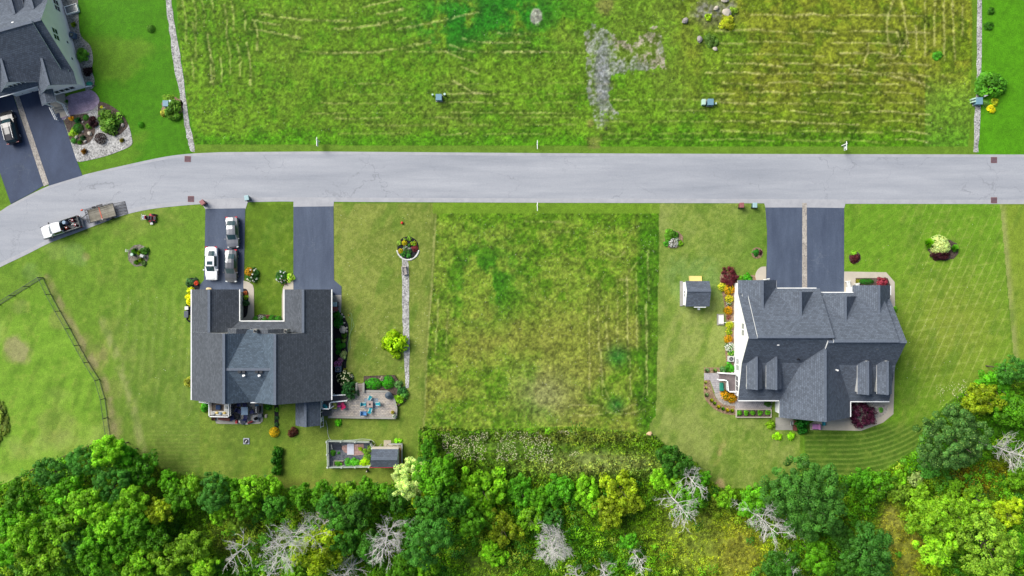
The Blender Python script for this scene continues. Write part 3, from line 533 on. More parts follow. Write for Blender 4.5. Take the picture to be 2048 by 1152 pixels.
def duplex(glass):
    O = Vector((42.4, -7.2, 0)); root = thing('duplex_house', 'white sided duplex with steep dark grey roof, four shed dormers and a double driveway', 'house', O)
    r = MB()
    # two staggered units: x range, shift in y of the ridge
    for x0, x1, d, s0, s1, up in ((31.9, 42.7, 0, 0, 0, 0), (42.7, 53.3, -.6, 0, 0, -.12)):
        ry = -6.67+d
        roofp(r, 'x', [(-.78+d, 2.9), (ry, 7.8+up), (-10.4+d*.5, 4.72+up), (-15.85 if d == 0 else -16.0, 2.9+up*.5)], x0, x1)
        # raised upper roof over the garage half
        a, b = (33.04, 43.35) if d == 0 else (43.36, 52.15)
        roofp(r, 'x', [(-.06+d, 3.12), (ry+.20, 8.02+up), (ry-.10, 7.95+up)], a, b, th=.22, cap=False)
        r.bar((a, ry+.12, 8.06+up), (b, ry+.12, 8.06+up), .36, .07, 3)
    wing = lambda cx, hw, hr, he, y0, y1: roofp(r, 'y', [(cx-hw, he), (cx, hr), (cx+hw, he)], y0, y1)
    wing(34.62, 2.72, 5.15, 2.89, 1.10, -.8)         # west wing; further in it keeps clear of the gable wall
    roofp(r, 'y', [(32.4, 3.305), (34.62, 5.15), (37.34, 2.89)], -.8, -4.6)
    wing(39.6, 2.85, 5.95, 3.35, -.52, -5.2)          # gable over the west garage
    wing(45.75, 2.80, 5.95, 3.35, -1.15, -5.8)        # gable over the east garage
    wing(50.72, 2.68, 5.15, 2.89, .38, -1.4)          # east wing
    roofp(r, 'y', [(48.04, 2.89), (50.72, 5.15), (52.8, 3.39)], -1.4, -5.2)
    roofp(r, 'y', [(37.75, 2.88), (42.72, 6.60), (47.75, 2.87)], -18.28, -7.6)   # big south gable
    rf = part(r, 'roof', RM, root)
    # bargeboard where the two units step
    
    wl = MB()
    for x0, x1, d in ((32.15, 42.7, 0), (42.705, 53.02, -.6)):
        wallp(wl, 'x', [(-1.1+d, 0), (-1.1+d, 2.9), (-6.67+d, 7.52), (-10.4+d*.5, 4.45), (-15.4, 2.75), (-15.4, 0)], x0, x1)
    def wing_wall(cx, hw, hr, he, y0, y1):
        wallp(wl, 'y', [(cx-hw, 0), (cx-hw, he-.12), (cx, hr-.2), (cx+hw, he-.12), (cx+hw, 0)], y0, y1)
    wing_wall(34.62, 2.46, 4.9, 2.86, .72, -4.6); wing_wall(39.6, 2.55, 5.7, 3.3, -.8, -5); wing_wall(45.75, 2.5, 5.7, 3.3, -1.4, -5.2); wing_wall(50.72, 2.3, 4.9, 2.86, .1, -5); wing_wall(42.72, 4.6, 6.4, 2.9, -17.9, -8)
    part(wl, 'wall', M_WHITE, root)
    # dormers
    for px0, px1, pya, pyb in ((1493, 1524.5, 713, 779), (1532, 1563, 713, 779), (1714.5, 1744.6, 722, 789), (1753.5, 1783.6, 722, 789)):
        h = 5.1; k = (1-h/HC)/S; xa = (px0-1024)*(1-4.62/HC)/S; xb = (px1-1024)*(1-4.62/HC)/S; c = (xa+xb)/2; ya = (576-pya)*k; yb = (576-pyb)*k
        d = MB(); roofp(d, 'y', [(xa, 4.65), (c, 5.5), (xb, 4.65)], ya-.0, yb, th=.12)
        dm = part(d, 'dormer', RM, root, rf); dw = MB(); wallp(dw, 'y', [(xa+.22, 3.2), (xa+.22, 4.62), (c, 5.33), (xb-.22, 4.62), (xb-.22, 3.2)], ya+.05, yb+.2)
        part(dw, 'dormer_wall', M_GSIDE, root, rf)
        window(root, c, yb+.2, 3.85, 1.1, .65, 'y-', 2, 1)
    # windows of the west gable wall, a utility vent pair, the front strip, garage doors
    for y, z, w, h, ny in ((-5.3, 3.9, .72, 1.25, 2), (-6.22, 3.9, .72, 1.25, 2), (-10.45, 1.35, .72, 1.25, 2), (-11.35, 1.35, .72, 1.25, 2), (-12.9, 1.0, .66, 1.45, 1), (-13.62, 1.0, .66, 1.45, 1), (-14.34, 1.0, .66, 1.45, 1)):
        window(root, 32.15, y, z, w, h, 'x-', 1, ny, glass)
    for y, z in ((-3.05, 1.6), (-5.5, 1.6)): window(root, 32.15, y, z, .35, .42, 'x-', 1, 1, glass)
    window(root, 34.62, .72, .85, 2.9, .95, 'y+', 4, 1); window(root, 50.72, .1, .85, 2.6, .95, 'y+', 4, 1); window(root, 39.6, -.8, 3.62, 2.3, .62, 'y+', 4, 1); window(root, 45.75, -1.4, 3.62, 2.3, .62, 'y+', 4, 1)
    for x, y in ((38.4, -.8), (41.0, -.8), (45.0, -1.4), (47.2, -1.4)):
        g = MB(); g.box(x, y+.05, .04, 2.3, .07, 2.25)
        for i in range(1, 4): g.box(x, y+.092, .04+i*.56, 2.26, .012, .03)
        gd = part(g, 'garage_door', M_TRIM, root)
        kn = MB(); kn.box(x, y+.1, .5, .2, .03, .04); part(kn, 'handle', mat('dark_metal', (.03, .03, .035), .4, metal=.6), root, gd)
    g = MB()      # gutters along the eaves
    for p, q in (((35.2+2.2, -.02, 3.04), (42.9, -.02, 3.04)), ((42.95, -.62, 3.04), (48.1, -.62, 3.04)), ((31.95, -15.92, 2.84), (37.7, -15.92, 2.84)), ((47.8, -16.06, 2.8), (53.3, -16.06, 2.8)), ((47.82, -16.1, 2.82), (47.82, -18.2, 2.82)), ((37.3, 1.05, 2.82), (37.3, -.1, 2.82)), ((53.47, .33, 2.82), (53.47, -1.0, 2.82)), ((48.2, .1, 2.9), (48.2, -.5, 2.9))): g = MB(); g.bar(p, q, .13, .12); part(g, 'gutter', M_TRIM, root)
    v = MB(); v.cyl(44.85, -11.35, 4.4, 5.6, .12, n=10); part(v, 'vent_pipe', M_TRIM, root)
    v = MB(); v.cyl(39.5, -9.85, 4.6, 5.8, .13, n=10); part(v, 'vent_pipe', mat('dark_metal', (.03, .03, .035), .4), root)
    v = MB(); v.box(36.2, -7.75, 6.75, .3, .14, .2); part(v, 'roof_vent', M_TRIM, root); v = MB(); v.box(49.8, -8.3, 6.5, .3, .14, .2); part(v, 'roof_vent', M_TRIM, root)
    return root
HB = duplex(M_GLASSG)
# the same design stands at the northwest corner, turned towards the road, in cream siding
HA = dup(HB); ang = math.pi+math.atan2(.27, .963); HA.rotation_euler = (0, 0, ang)
pin = W(172, 175); loc = Vector((32.15, .72, 0))-HB.location; cc, ss = math.cos(ang), math.sin(ang)
HA.location = (pin.x-(loc.x*cc-loc.y*ss), pin.y-(loc.x*ss+loc.y*cc), 0)
tag(HA, 'cream sided duplex turned askew, cut by the northwest corner of the photo', 'house')
for ch in HA.children:
    if ch.name.startswith('wall'): ch.data = ch.data.copy(); ch.data.materials.clear(); ch.data.materials.append(M_CREAM)
    if ch.name.startswith('window'):
        for g in ch.children: g.data = g.data.copy(); g.data.materials.clear(); g.data.materials.append(M_GLASS)
def LA(a, b, z=0):
    """a metres west along the front of the cream house, b metres out from its front, from its southeast corner"""
    return Vector((pin.x-.963*a+.27*b, pin.y-.27*a-.963*b, z))
# small entry porch with a gabled hood and stair rails on the cream house
def to_HA(mb):
    inv = HA.matrix_basis.inverted() if False else (Matrix.Translation(Vector(HA.location)) @ Matrix.Rotation(ang, 4, 'Z')).inverted()
    mb.v = [tuple(inv @ Vector(v)) for v in mb.v]; return mb
p = MB()
for a, b in ((5.1, 1.6), (3.6, 1.6)): p.bar(LA(a, b, 0), LA(a, b, 2.6), .14)
p.bar(LA(5.1, .1, 2.62), LA(5.1, 1.7, 2.62), .14); p.bar(LA(3.6, .1, 2.62), LA(3.6, 1.7, 2.62), .14); p.bar(LA(5.1, 1.65, 2.62), LA(3.6, 1.65, 2.62), .14)
to_HA(p).build('porch_post', M_TRIM, HA)
p = MB(); e = [LA(5.4, -.1, 2.75), LA(5.4, 1.9, 2.75), LA(4.35, 1.9, 3.35), LA(4.35, -.1, 3.35), LA(3.3, 1.9, 2.75), LA(3.3, -.1, 2.75)]
e2 = [Vector((v.x, v.y, v.z-.1)) for v in e]; p.add(e+e2, [(0, 1, 2, 3), (3, 2, 4, 5), (6, 9, 8, 7), (9, 11, 10, 8), (1, 7, 8, 2), (2, 8, 10, 4)], [2, 2, 1, 1, 1, 1])
to_HA(p).build('porch_roof', RM, HA)
p = MB()
for a in (5.3, 3.4):
    for z in (.45, .9): p.bar(LA(a, 1.8, z+.3), LA(a-.2, 3.6, z), .08, .06)
    for i in range(5): q = LA(a-.05*i, 1.8+.45*i, 0); p.bar(q, q+Vector((0, 0, 1.15-.06*i)), .06)
to_HA(p).build('stair_railing', M_TRIM, HA)
p = MB(); p.prism([LA(5.5, .02), LA(3.2, .02), LA(3.2, 1.8), LA(5.5, 1.8)], 0, .3)
for i in range(2): p.prism([LA(5.3, 1.8+.35*i), LA(3.4, 1.8+.35*i), LA(3.4, 2.15+.35*i), LA(5.3, 2.15+.35*i)], 0, .2-.1*i)
to_HA(p).build('porch_step', M_CONC2, HA)
# basement window well with a clear cover
t = thing('window_well', 'white framed window well with glazed cover against the cream house wall', 'window well', W(134, 23), ang)
mb = MB(); mb.box(0, 0, 0, 1.1, .08, .45); [mb.box(x, .85, 0, .08, 1.8, .45) for x in (-.55, .55)]; mb.box(0, 1.75, 0, 1.1, .08, .45)
t.rotation_euler = (0, 0, math.atan2(.27, .963)-math.pi/2); mb.build('frame', M_TRIM, t); mb = MB(); mb.box(0, .86, .3, 1.02, 1.66, .04); mb.build('cover', M_GLASSG, t)

# ---------------- west house
def west_house():
    O = Vector((-35.4, -8, 0)); root = thing('duplex_house', 'dark shingled duplex whose two garage wings embrace a small lawn court', 'house', O)
    r = MB(); roofp(r, 'y', [(-45.2, 2.9), (-39.21, 6.8), (-33.4, 3.02)], -15.82, -6.2, sh=[2, 5]); roofp(r, 'y', [(-38.6, 3.0), (-32.15, 7.19), (-25.55, 2.9)], -15.86, -6.22, sh=[5, 2])  # inner slopes take the shingle copy with bluish light in its colour
    roofp(r, 'y', [(-45.2, 2.9), (-41.94, 5.02), (-38.54, 2.9)], -6.195, -.2); roofp(r, 'y', [(-32.1, 2.9), (-28.9, 5.08), (-25.55, 2.9)], -6.21, -.2)
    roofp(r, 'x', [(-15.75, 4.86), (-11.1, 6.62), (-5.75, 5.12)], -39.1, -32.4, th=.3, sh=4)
    roofp(r, 'x', [(-6.2, 3.75), (-4.75, 2.9)], -39.3, -31.2, cap=False)
    roofp(r, 'y', [(-39.35, 5.02), (-37.85, 5.95), (-36.3, 4.95)], -6.3, -5.62, cap=False); roofp(r, 'y', [(-35.9, 4.8), (-33.35, 6.45), (-31.35, 5.1)], -6.3, -5.64, cap=False)
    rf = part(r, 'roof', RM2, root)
    wl = MB()
    wallp(wl, 'y', [(-44.85, 0), (-44.85, 2.85), (-39.2, 6.5), (-35.6, 4.2), (-32.15, 6.9), (-25.93, 2.85), (-25.93, 0)], -15.45, -6.5)
    for a, b, c, h in ((-44.85, -38.93, -41.94, 4.75), (-31.75, -25.93, -28.9, 4.8)): wallp(wl, 'y', [(a, 0), (a, 2.85), (c, h), (b, 2.85), (b, 0)], -6.5, -.55)
    wallp(wl, 'x', [(-6.5, 3), (-6.5, 4.9), (-5.85, 4.9), (-5.85, 3)], -39, -31.5)
    part(wl, 'wall', M_GSIDE, root)
    for x in (-41.9, -28.85):
        g = MB(); g.box(x, -.52, .04, 4.8, .07, 2.2)
        for i in range(1, 4): g.box(x, -.48, .04+i*.55, 4.7, .012, .03)
        part(g, 'garage_door', M_TRIM, root)
    for y in (-2.5, -6.8, -9.4, -12.6): window(root, -25.93, y, 1.0, 1.0, 1.2, 'x+', 1, 2)
    for y in (-1.9, -3.6): window(root, -38.93, y, 1.1, .8, 1.1, 'x+', 1, 2)
    for x in (-43.2, -36.6, -31.0, -28.2): window(root, x, -15.45, 1.0, 1.4, 1.2, 'y-', 2, 1)
    g = MB()
    for p, q in (((-45.3, -15.8, 2.83), (-45.3, -.2, 2.83)), ((-25.45, -15.8, 2.83), (-25.45, -.2, 2.83)), ((-38.45, -.2, 2.83), (-38.45, -4.65, 2.83)), ((-38.4, -4.66, 2.83), (-32.2, -4.66, 2.83)), ((-32.2, -4.6, 2.83), (-32.2, -.2, 2.83)), ((-36.3, -15.9, 4.75), (-34.8, -15.9, 4.75))): g = MB(); g.bar(p, q, .12, .12); part(g, 'gutter', M_TRIM, root)
    for px, py in ((509.5, 662), (570.5, 662)):
        p = W(px, py, 6.4); v = MB(); v.box(p.x, p.y, 4.6, .42, .42, 1.75); ch = part(v, 'chimney', mat('chimney_grey', T(160, 158, 152), .7), root, rf)
        v = MB(); v.cyl(p.x, p.y, 6.35, 6.5, .14); part(v, 'chimney_cap', mat('dark_metal', (.03, .03, .035), .4), root, rf)
    for px in (478.5, 487, 513, 521.5):
        p = W(px, 743.8, 6.7); v = MB(); v.box(p.x, p.y, 6.2, .42, .38, .5); part(v, 'roof_vent', mat('dark_vent', (.02, .024, .03), .5), root, rf)
    for px in (486, 517):
        p = W(px, 751, 6.6); v = MB(); v.cyl(p.x, p.y, 5.9, 6.6, .12, n=10); v.box(p.x+.1, p.y-.02, 6.58, .36, .22, .08, .4); part(v, 'vent_pipe', M_TRIM, root, rf)
    return root
west_house()
# gabled garden room at its southern side
O = W(616, 828); root = thing('porch_room', 'small gabled sunroom with dark blue grey shingles beside the deck stairs', 'sunroom', O)
r = MB(); xa = W(591, 0, 2.7).x; xb = W(641, 0, 2.7).x; y0 = W(0, 851, 2.7).y; roofp(r, 'y', [(xa, 2.7), ((xa+xb)/2-.02, 4.0), (xb, 2.7)], y0, -15.55); part(r, 'roof', RM, root)
wl = MB(); wallp(wl, 'y', [(xa+.2, 0), (xa+.2, 2.62), ((xa+xb)/2, 3.75), (xb-.2, 2.62), (xb-.2, 0)], y0+.25, -15.5); part(wl, 'wall', M_TRIM, root)
window(root, xb-.2, -17.4, .9, 2.2, 1.3, 'x+', 3, 1)

# ---------------- sheds
def shed(name, label, px0, px1, pyn, pys, pyr, he, hr, wallm, front):
    c = W((px0+px1)/2, (pyn+pys)/2); root = thing(name, label, 'shed', c)
    x0, x1 = W(px0, 0, he).x, W(px1, 0, he).x; yn, ys, yr = W(0, pyn, he).y, W(0, pys, he).y, W(0, pyr, hr).y
    r = MB(); roofp(r, 'x', [(yn, he), (yr, hr), (ys, he)], x0, x1, th=.1); part(r, 'roof', RM, root)
    wl = MB(); wallp(wl, 'x', [(yn-.15, 0), (yn-.15, he-.08), (yr, hr-.15), (ys+.15, he-.08), (ys+.15, 0)], x0+.12, x1-.12); part(wl, 'wall', wallm, root)
    return root, x0, x1, yn, ys, yr
sh, x0, x1, yn, ys, yr = shed('garden_shed', 'small white shed with dark shingled roof alone on the lawn beside the east house', 1371, 1419, 562, 613, 581, 2.2, 3.1, M_WHITE, 'n')
window(sh, x0+.12, (yn+ys)/2, 1.0, .8, .8, 'x-', 2, 1)
mb = MB(); mb.box(x0-.12, (yn+ys)/2, 0, .42, ys-yn if ys > yn else yn-ys, .12); part(mb, 'foundation', M_CONC2, sh)
mb = MB(); mb.box((x0+x1)/2-.3, yn-.12, 0, 1.5, .06, 1.9); d = part(mb, 'door', M_TRIM, sh); mb = MB(); mb.box((x0+x1)/2+.2, yn-.06, .9, .04, .05, .2); part(mb, 'handle', M_GSIDE, sh, d)
t = thing('ramp', 'pale yellow wooden ramp leaning at the door of the lone white shed', 'ramp', W(1390, 556)); a = W(1378, 552); b = W(1402.5, 562)
mb = MB(); mb.add([(a.x, a.y, .02), (b.x, a.y, .02), (b.x, b.y-.2, .28), (a.x, b.y-.2, .28), (a.x, a.y, 0), (b.x, a.y, 0), (b.x, b.y-.2, .2), (a.x, b.y-.2, .2)], [(0, 3, 2, 1), (4, 5, 6, 7), (0, 1, 5, 4), (1, 2, 6, 5), (2, 3, 7, 6), (3, 0, 4, 7)])
M_YEL = mat('yellow_wood', T(236, 208, 128), .6, var=.05); part(mb, 'deck', M_YEL, t)
for x in (a.x, b.x): mb = MB(); mb.bar((x, a.y, .06), (x, b.y-.2, .3), .06, .08); part(mb, 'rail', M_YEL, t)
mb = MB(); p = W(1393, 617); mb.box(p.x, p.y+.25, 2.0, 1.7, .12, .1); mb.box(p.x, p.y, 1.2, .3, .3, .3); part(mb, 'gutter', M_TRIM, sh)
M_RED = mat('red_paint', T(176, 52, 60), .6); M_WOODP = mat('weathered_wood', T(190, 178, 156), .8, var=.18, scale=5)
s2, x0, x1, yn, ys, yr = shed('playhouse_shed', 'shingled garden shed with red base and porch at the end of the fenced plot', 743.5, 796.5, 898, 934.5, 918, 2.2, 2.9, M_WHITE, 'n')
mb = MB(); mb.box((x0+x1)/2, ys-.06, 2.02, x1-x0+.7, .1, .14); part(mb, 'red_trim', M_RED, s2)
mb = MB(); mb.box((x0+x1)/2, yn+.14, 1.95, x1-x0, .32, .08); [mb.bar((x0+.1+i*.9, yn+.25, 0), (x0+.1+i*.9, yn+.25, 1.95), .09) for i in range(5)]; part(mb, 'porch_beam', M_CONC, s2)
p0, p1 = W(797, 886), W(805.5, 937); mb = MB(); mb.box((p0.x+p1.x)/2, (p0.y+p1.y)/2, .1, p1.x-p0.x, p0.y-p1.y, .12); mb.box(W(789, 892).x, W(789, 892).y, .1, 1.3, .8, .11); part(mb, 'porch_floor', M_WOODP, s2)
mb = MB(); zz = 1.0
for p, q in (((p1.x, p0.y), (p1.x, p1.y)), ((p0.x-1.3, p0.y), (p1.x, p0.y))):
    mb.bar((p[0], p[1], zz), (q[0], q[1], zz), .07); mb.bar((p[0], p[1], .35), (q[0], q[1], .35), .05)
    for i in range(12): mb.bar((p[0]+(q[0]-p[0])*i/11, p[1]+(q[1]-p[1])*i/11, .2), (p[0]+(q[0]-p[0])*i/11, p[1]+(q[1]-p[1])*i/11, zz), .04)
part(mb, 'porch_railing', M_GSIDE, s2)
t = thing('wooden_bench', 'narrow brown bench on the porch of the shed with the red base', 'bench', W(801, 912)+Vector((0, 0, .22))); mb = MB(); mb.box(0, 0, .38, .35, 2.6, .06); mb.build('seat', mat('brown_wood', T(150, 112, 70), .7), t)
for y in (-1.1, 1.1): mb = MB(); mb.box(0, y, 0, .3, .08, .38); mb.build('leg', MATS['brown_wood'], t)
t = thing('ramp', 'weathered plank ramp leading north from the shed with the red base', 'ramp', W(775, 887)); mb = MB()
for i in range(7): mb.add([(a, b, c) for a, b, c in ((-.52+i*.15, .48, .04), (-.39+i*.15, .48, .04), (-.39+i*.15, -.5, .2), (-.52+i*.15, -.5, .2), (-.52+i*.15, .48, 0), (-.39+i*.15, .48, 0), (-.39+i*.15, -.5, .14), (-.52+i*.15, -.5, .14))], [(0, 3, 2, 1), (4, 5, 6, 7), (0, 1, 5, 4), (1, 2, 6, 5), (2, 3, 7, 6), (3, 0, 4, 7)])
mb.build('plank_deck', M_WOODP, t); mb = MB(); mb.box(0, .1, 0, .9, .06, .05); mb.build('batten', M_WOODP, t)

# ---------------------------------------------------------------- vehicles
M_TYRE = mat('tyre_rubber', (.018, .018, .02), .8); M_RIM = mat('wheel_rim', (.42, .43, .45), .3, metal=.8)
M_CGLASS = mat('car_glass', (.02, .05, .055), .06, spec=.8, var=.1); M_BLACKP = mat('black_plastic', (.02, .021, .024), .5)
M_LAMP = mat('headlight_lens', (.6, .62, .62), .15); M_TAIL = mat('taillight_lens', (.42, .02, .03), .2); M_STEEL = mat('dull_steel', (.35, .36, .37), .4, metal=.5)
def wheel(root, x, y, r=.33, w=.22, under=None):
    mb = MB(); n = 18
    vs = [(x+s*w/2, y+rr*math.cos(2*math.pi*i/n), r+rr*math.sin(2*math.pi*i/n)) for s, rr in ((-1, r*.93), (-.7, r), (.7, r), (1, r*.93)) for i in range(n)]
    mb.add(vs, [list(range(n)), list(range(3*n, 4*n))[::-1]]+[(k*n+i, k*n+(i+1) % n, (k+1)*n+(i+1) % n, (k+1)*n+i) for k in range(3) for i in range(n)])
    o = mb.build('wheel', M_TYRE, under or root, smooth=False)
    mb = MB(); s = 1 if x > 0 else -1; xx = x+s*(w/2+.004); rr = r*.62
    vs = [(xx, y+rr*math.cos(2*math.pi*i/n), r+rr*math.sin(2*math.pi*i/n)) for i in range(n)]+[(xx+s*.02, y, r)]
    mb.add(vs, [(i, (i+1) % n, n) for i in range(n)]); mb.build('rim', M_RIM, root, smooth=False).parent = o
    return o
def carbody(st, root, paint, x_in=.92):
    """st: (y, half width, belt z, roof z or 0, roof half width); windows become their own part"""
    b = MB(); g = MB(); rings = []
    for (y, w, zb, zr, wr) in st:
        cab = zr > 0; wr2 = wr if cab else w*.62; z2 = zr if cab else zb+.035
        half = [(w*.90, .20), (w*.99, .42), (w, zb-.16), (w*.95, zb), (wr2, z2-(.03 if cab else .01)), (wr2*.45, z2+.03)]
        rings.append(([(x, y, z) for x, z in half]+[(-x, y, z) for x, z in half[::-1]], cab))
    k = 12
    for r, _ in rings: b.v += r; g.v += [(x*1.003, y, z+.004) for x, y, z in r]
    for i in range(len(rings)-1):
        ca, cb = rings[i][1], rings[i+1][1]; o = i*k
        for j in range(k-1):
            f = [o+j, o+j+1, o+k+j+1, o+k+j]; side = j in (3, 7); topf = j in (4, 5, 6)
            if (side and ca and cb) or (topf and ca != cb): g.f.append(f); g.m.append(0)
            else: b.f.append(f); b.m.append(0)
        b.f.append([o+k-1, o, o+k, o+2*k-1]); b.m.append(0)
    b.f.append(list(range(k))); b.f.append(list(range((len(rings)-1)*k, len(rings)*k))[::-1]); b.m += [0, 0]
    o = b.build('body', paint, root, smooth=False); wn = g.build('windows', M_CGLASS, root); return o
def finish_car(root, L, w, zb, wb, lampz=.62, r=.33):
    for x in (-w+.12, w-.12):
        for y in wb: wheel(root, x, y, r)
    for x in (-w*.72, w*.72):
        mb = MB(); mb.box(x, L/2-.16, lampz, .36, .3, .13, -.35 if x > 0 else .35, taper=.7); mb.build('headlight', M_LAMP, root)
        mb = MB(); mb.box(x*1.04, -L/2+.08, zb-.22, .34, .2, .17); mb.build('taillight', M_TAIL, root)
        s = 1 if x > 0 else -1; mb = MB(); mb.box(s*(w+.08), .95, zb-.02, .2, .12, .14); mb.build('mirror', root['_p'] if False else PAINT[root.name], root)
    mb = MB(); mb.box(0, L/2-.06, .28, w*1.4, .1, .22); mb.build('grille', M_BLACKP, root)
PAINT = {}
def sedan(label, col, loc, rz, L=4.7, name='parked_car', sunroof=False, suv=False, metal=.35):
    root = thing(name, label, 'car', loc, rz, group='cars parked on the driveways'); s = L/4.7
    p = mat('paint_%02d%02d%02d' % tuple(int(c*99) for c in col[:3]), col, .28, metal=metal, var=.03, coat=.6); PAINT[root.name] = p
    if suv:
        st = [(-2.35, .80, .95, 0, 0), (-2.28, .88, 1.08, 0, 0), (-2.05, .90, 1.1, 1.62, .68), (-1.2, .93, 1.1, 1.70, .72), (-.2, .94, 1.09, 1.70, .72), (.45, .93, 1.07, 1.64, .70), (1.15, .92, 1.04, 0, 0), (1.7, .90, 1.0, 0, 0), (2.2, .82, .88, 0, 0), (2.36, .68, .7, 0, 0)]
        L = 4.75; zb = 1.1; w = .93; r = .37
    else:
        st = [(-2.35, .66, .74, 0, 0), (-2.24, .80, .92, 0, 0), (-1.72, .87, .98, 0, 0), (-1.0, .895, .98, 1.36, .58), (-.45, .90, .97, 1.43, .62), (.25, .90, .96, 1.42, .62), (.42, .90, .96, 1.40, .61), (1.12, .885, .94, 0, 0), (1.7, .86, .88, 0, 0), (2.15, .78, .76, 0, 0), (2.35, .58, .58, 0, 0)]
        zb = .98; w = .90; r = .33
    st = [(y*s, a, b, c, d) for y, a, b, c, d in st]; carbody(st, root, p); finish_car(root, L, w, zb, (-1.38*s, 1.42*s), r=r)
    if sunroof: mb = MB(); mb.box(0, -.02, 1.452, .78, .5, .012); mb.build('sunroof', M_CGLASS, root)
    if suv:
        for x in (-.62, .62): mb = MB(); mb.bar((x, -1.9, 1.77), (x, .3, 1.75), .05); mb.build('roof_rail', M_STEEL, root)
    return root
G1 = (.20, .205, .22, 1); G2 = (.10, .105, .115, 1)
sedan('silver grey sedan parked nearest the road on the west driveway', G1, W(468.5, 465.5)+Vector((0, 0, .04)), math.pi+.04, 4.45)
sedan('white sedan with a dark sunroof parked on the west driveway', (.78, .79, .80, 1), W(427, 527)+Vector((0, 0, .04)), math.pi+.0, 4.8, sunroof=True, metal=0)
sedan('dark charcoal sedan parked beside the white sedan', G2, W(466, 532)+Vector((0, 0, .04)), math.pi-.01, 4.7)
sedan('black sport utility car with roof rails on the northwest driveway', (.012, .013, .016, 1), W(27, 257)+Vector((0, 0, .04)), math.atan2(.27, .963)-.02, 4.75, suv=True, metal=.1)
# pickup truck
M_PW = mat('truck_white', (.74, .75, .77), .3, coat=.5, var=.03); M_PD = mat('truck_dark_green', (.02, .028, .03), .3, coat=.5)
ta = math.radians(180-90+18+0); rz = math.radians(108)
root = thing('pickup_truck', 'white and black pickup truck with tools in its open bed, hitched to a trailer', 'pickup truck', W(128, 456)+Vector((0, 0, .02)), rz)
st = [(-.45, .92, 1.12, 0, 0), (-.4, .93, 1.12, 1.78, .70), (.3, .94, 1.12, 1.86, .74), (.95, .94, 1.12, 1.84, .73), (1.62, .94, 1.13, 0, 0), (2.3, .93, 1.10, 0, 0), (2.75, .88, 1.02, 0, 0), (2.92, .74, .8, 0, 0)]
carbody(st, root, M_PW); PAINT[root.name] = M_BLACKP
mb = MB()
for x in (-.90, .90): mb.box(x, .9, .32, .14, 4.1, .62)
mb.build('lower_panel', M_PD, root)
mb = MB(); mb.box(0, -1.72, .5, 1.78, 2.45, .12); [mb.box(x, -1.72, .42, .13, 2.5, .78) for x in (-.89, .89)]; mb.box(0, -.49, .5, 1.8, .1, .72); mb.build('cargo_bed', M_PD, root, bevel=.02)
mb = MB(); mb.box(0, -2.98, .45, 1.8, .12, .74); t2 = mb.build('tailgate', M_PD, root); mb = MB(); mb.box(0, -3.06, .95, .3, .04, .07); mb.build('handle', M_STEEL, t2)
mb = MB(); mb.box(0, -3.12, .38, 1.8, .22, .2); mb.build('rear_bumper', M_STEEL, root)
for x in (-.78, .78):
    for y in (-1.75, 1.95): wheel(root, x, y, .4, .26)
    s = 1 if x > 0 else -1; mb = MB(); mb.box(s*1.08, 1.35, 1.1, .26, .12, .2); mb.build('mirror', M_BLACKP, root)
    mb = MB(); mb.box(s*.7, 2.8, .72, .32, .22, .2, taper=.8); mb.build('headlight', M_LAMP, root); mb = MB(); mb.box(s*.86, -3.0, .72, .12, .12, .35); mb.build('taillight', M_TAIL, root)
mb = MB(); mb.box(0, 2.93, .5, 1.2, .06, .3); mb.build('grille', M_BLACKP, root)
root.scale = (.95, .95, .95); MT = Matrix.Translation(root.location) @ Matrix.Rotation(rz, 4, 'Z')
def incargo(name, label, cat, x, y, z=.62):
    return thing(name, label, cat, MT @ Vector((x, y, z)), rz)
M_ORA = mat('orange_plastic', T(236, 84, 40), .45); M_BLU = mat('blue_grey_plastic', T(140, 166, 190), .5); M_REDP = mat('red_plastic', T(196, 50, 66), .45); M_WHP = mat('white_plastic', T(232, 232, 228), .5)
t = incargo('barrel', 'pale blue grey barrel lying in the bed of the pickup truck', 'barrel', .42, -.95); mb = MB(); mb.cyl(0, 0, 0, .75, .27, n=16); mb.build('drum', M_BLU, t); mb = MB(); mb.cyl(0, 0, .75, .79, .25); mb.build('lid', M_BLU, t)
for i, (x, y, m, c, nm) in enumerate(((-.35, -.85, M_ORA, 'orange leaf blower in the pickup bed just behind the cab', 'leaf_blower'), (-.35, -2.2, M_REDP, 'red leaf blower with white trim beside the truck tailgate', 'leaf_blower'), (.42, -2.0, M_REDP, 'pinkish red backpack blower behind the barrel in the truck bed', 'leaf_blower'))):
    t = incargo(nm, c, 'leaf blower', x, y); t['group'] = 'blowers in the pickup bed'; mb = MB(); mb.ell(0, 0, .28, .24, .2, .26, m=0); mb.build('engine_housing', m, t, smooth=True)
    mb = MB(); mb.tube([(.1, .1, .3), (.25, .25, .3), (.3, .45, .22), (.2, .6, .2)], .055); mb.build('tube', M_WHP, t); mb = MB(); mb.box(0, -.12, .45, .16, .14, .14, .3); mb.build('fuel_tank', M_WHP, t)
    mb = MB(); mb.tube([(-.12, 0, .45), (-.08, 0, .62), (.1, 0, .62), (.14, 0, .45)], .02); mb.build('handle', M_BLACKP, t)
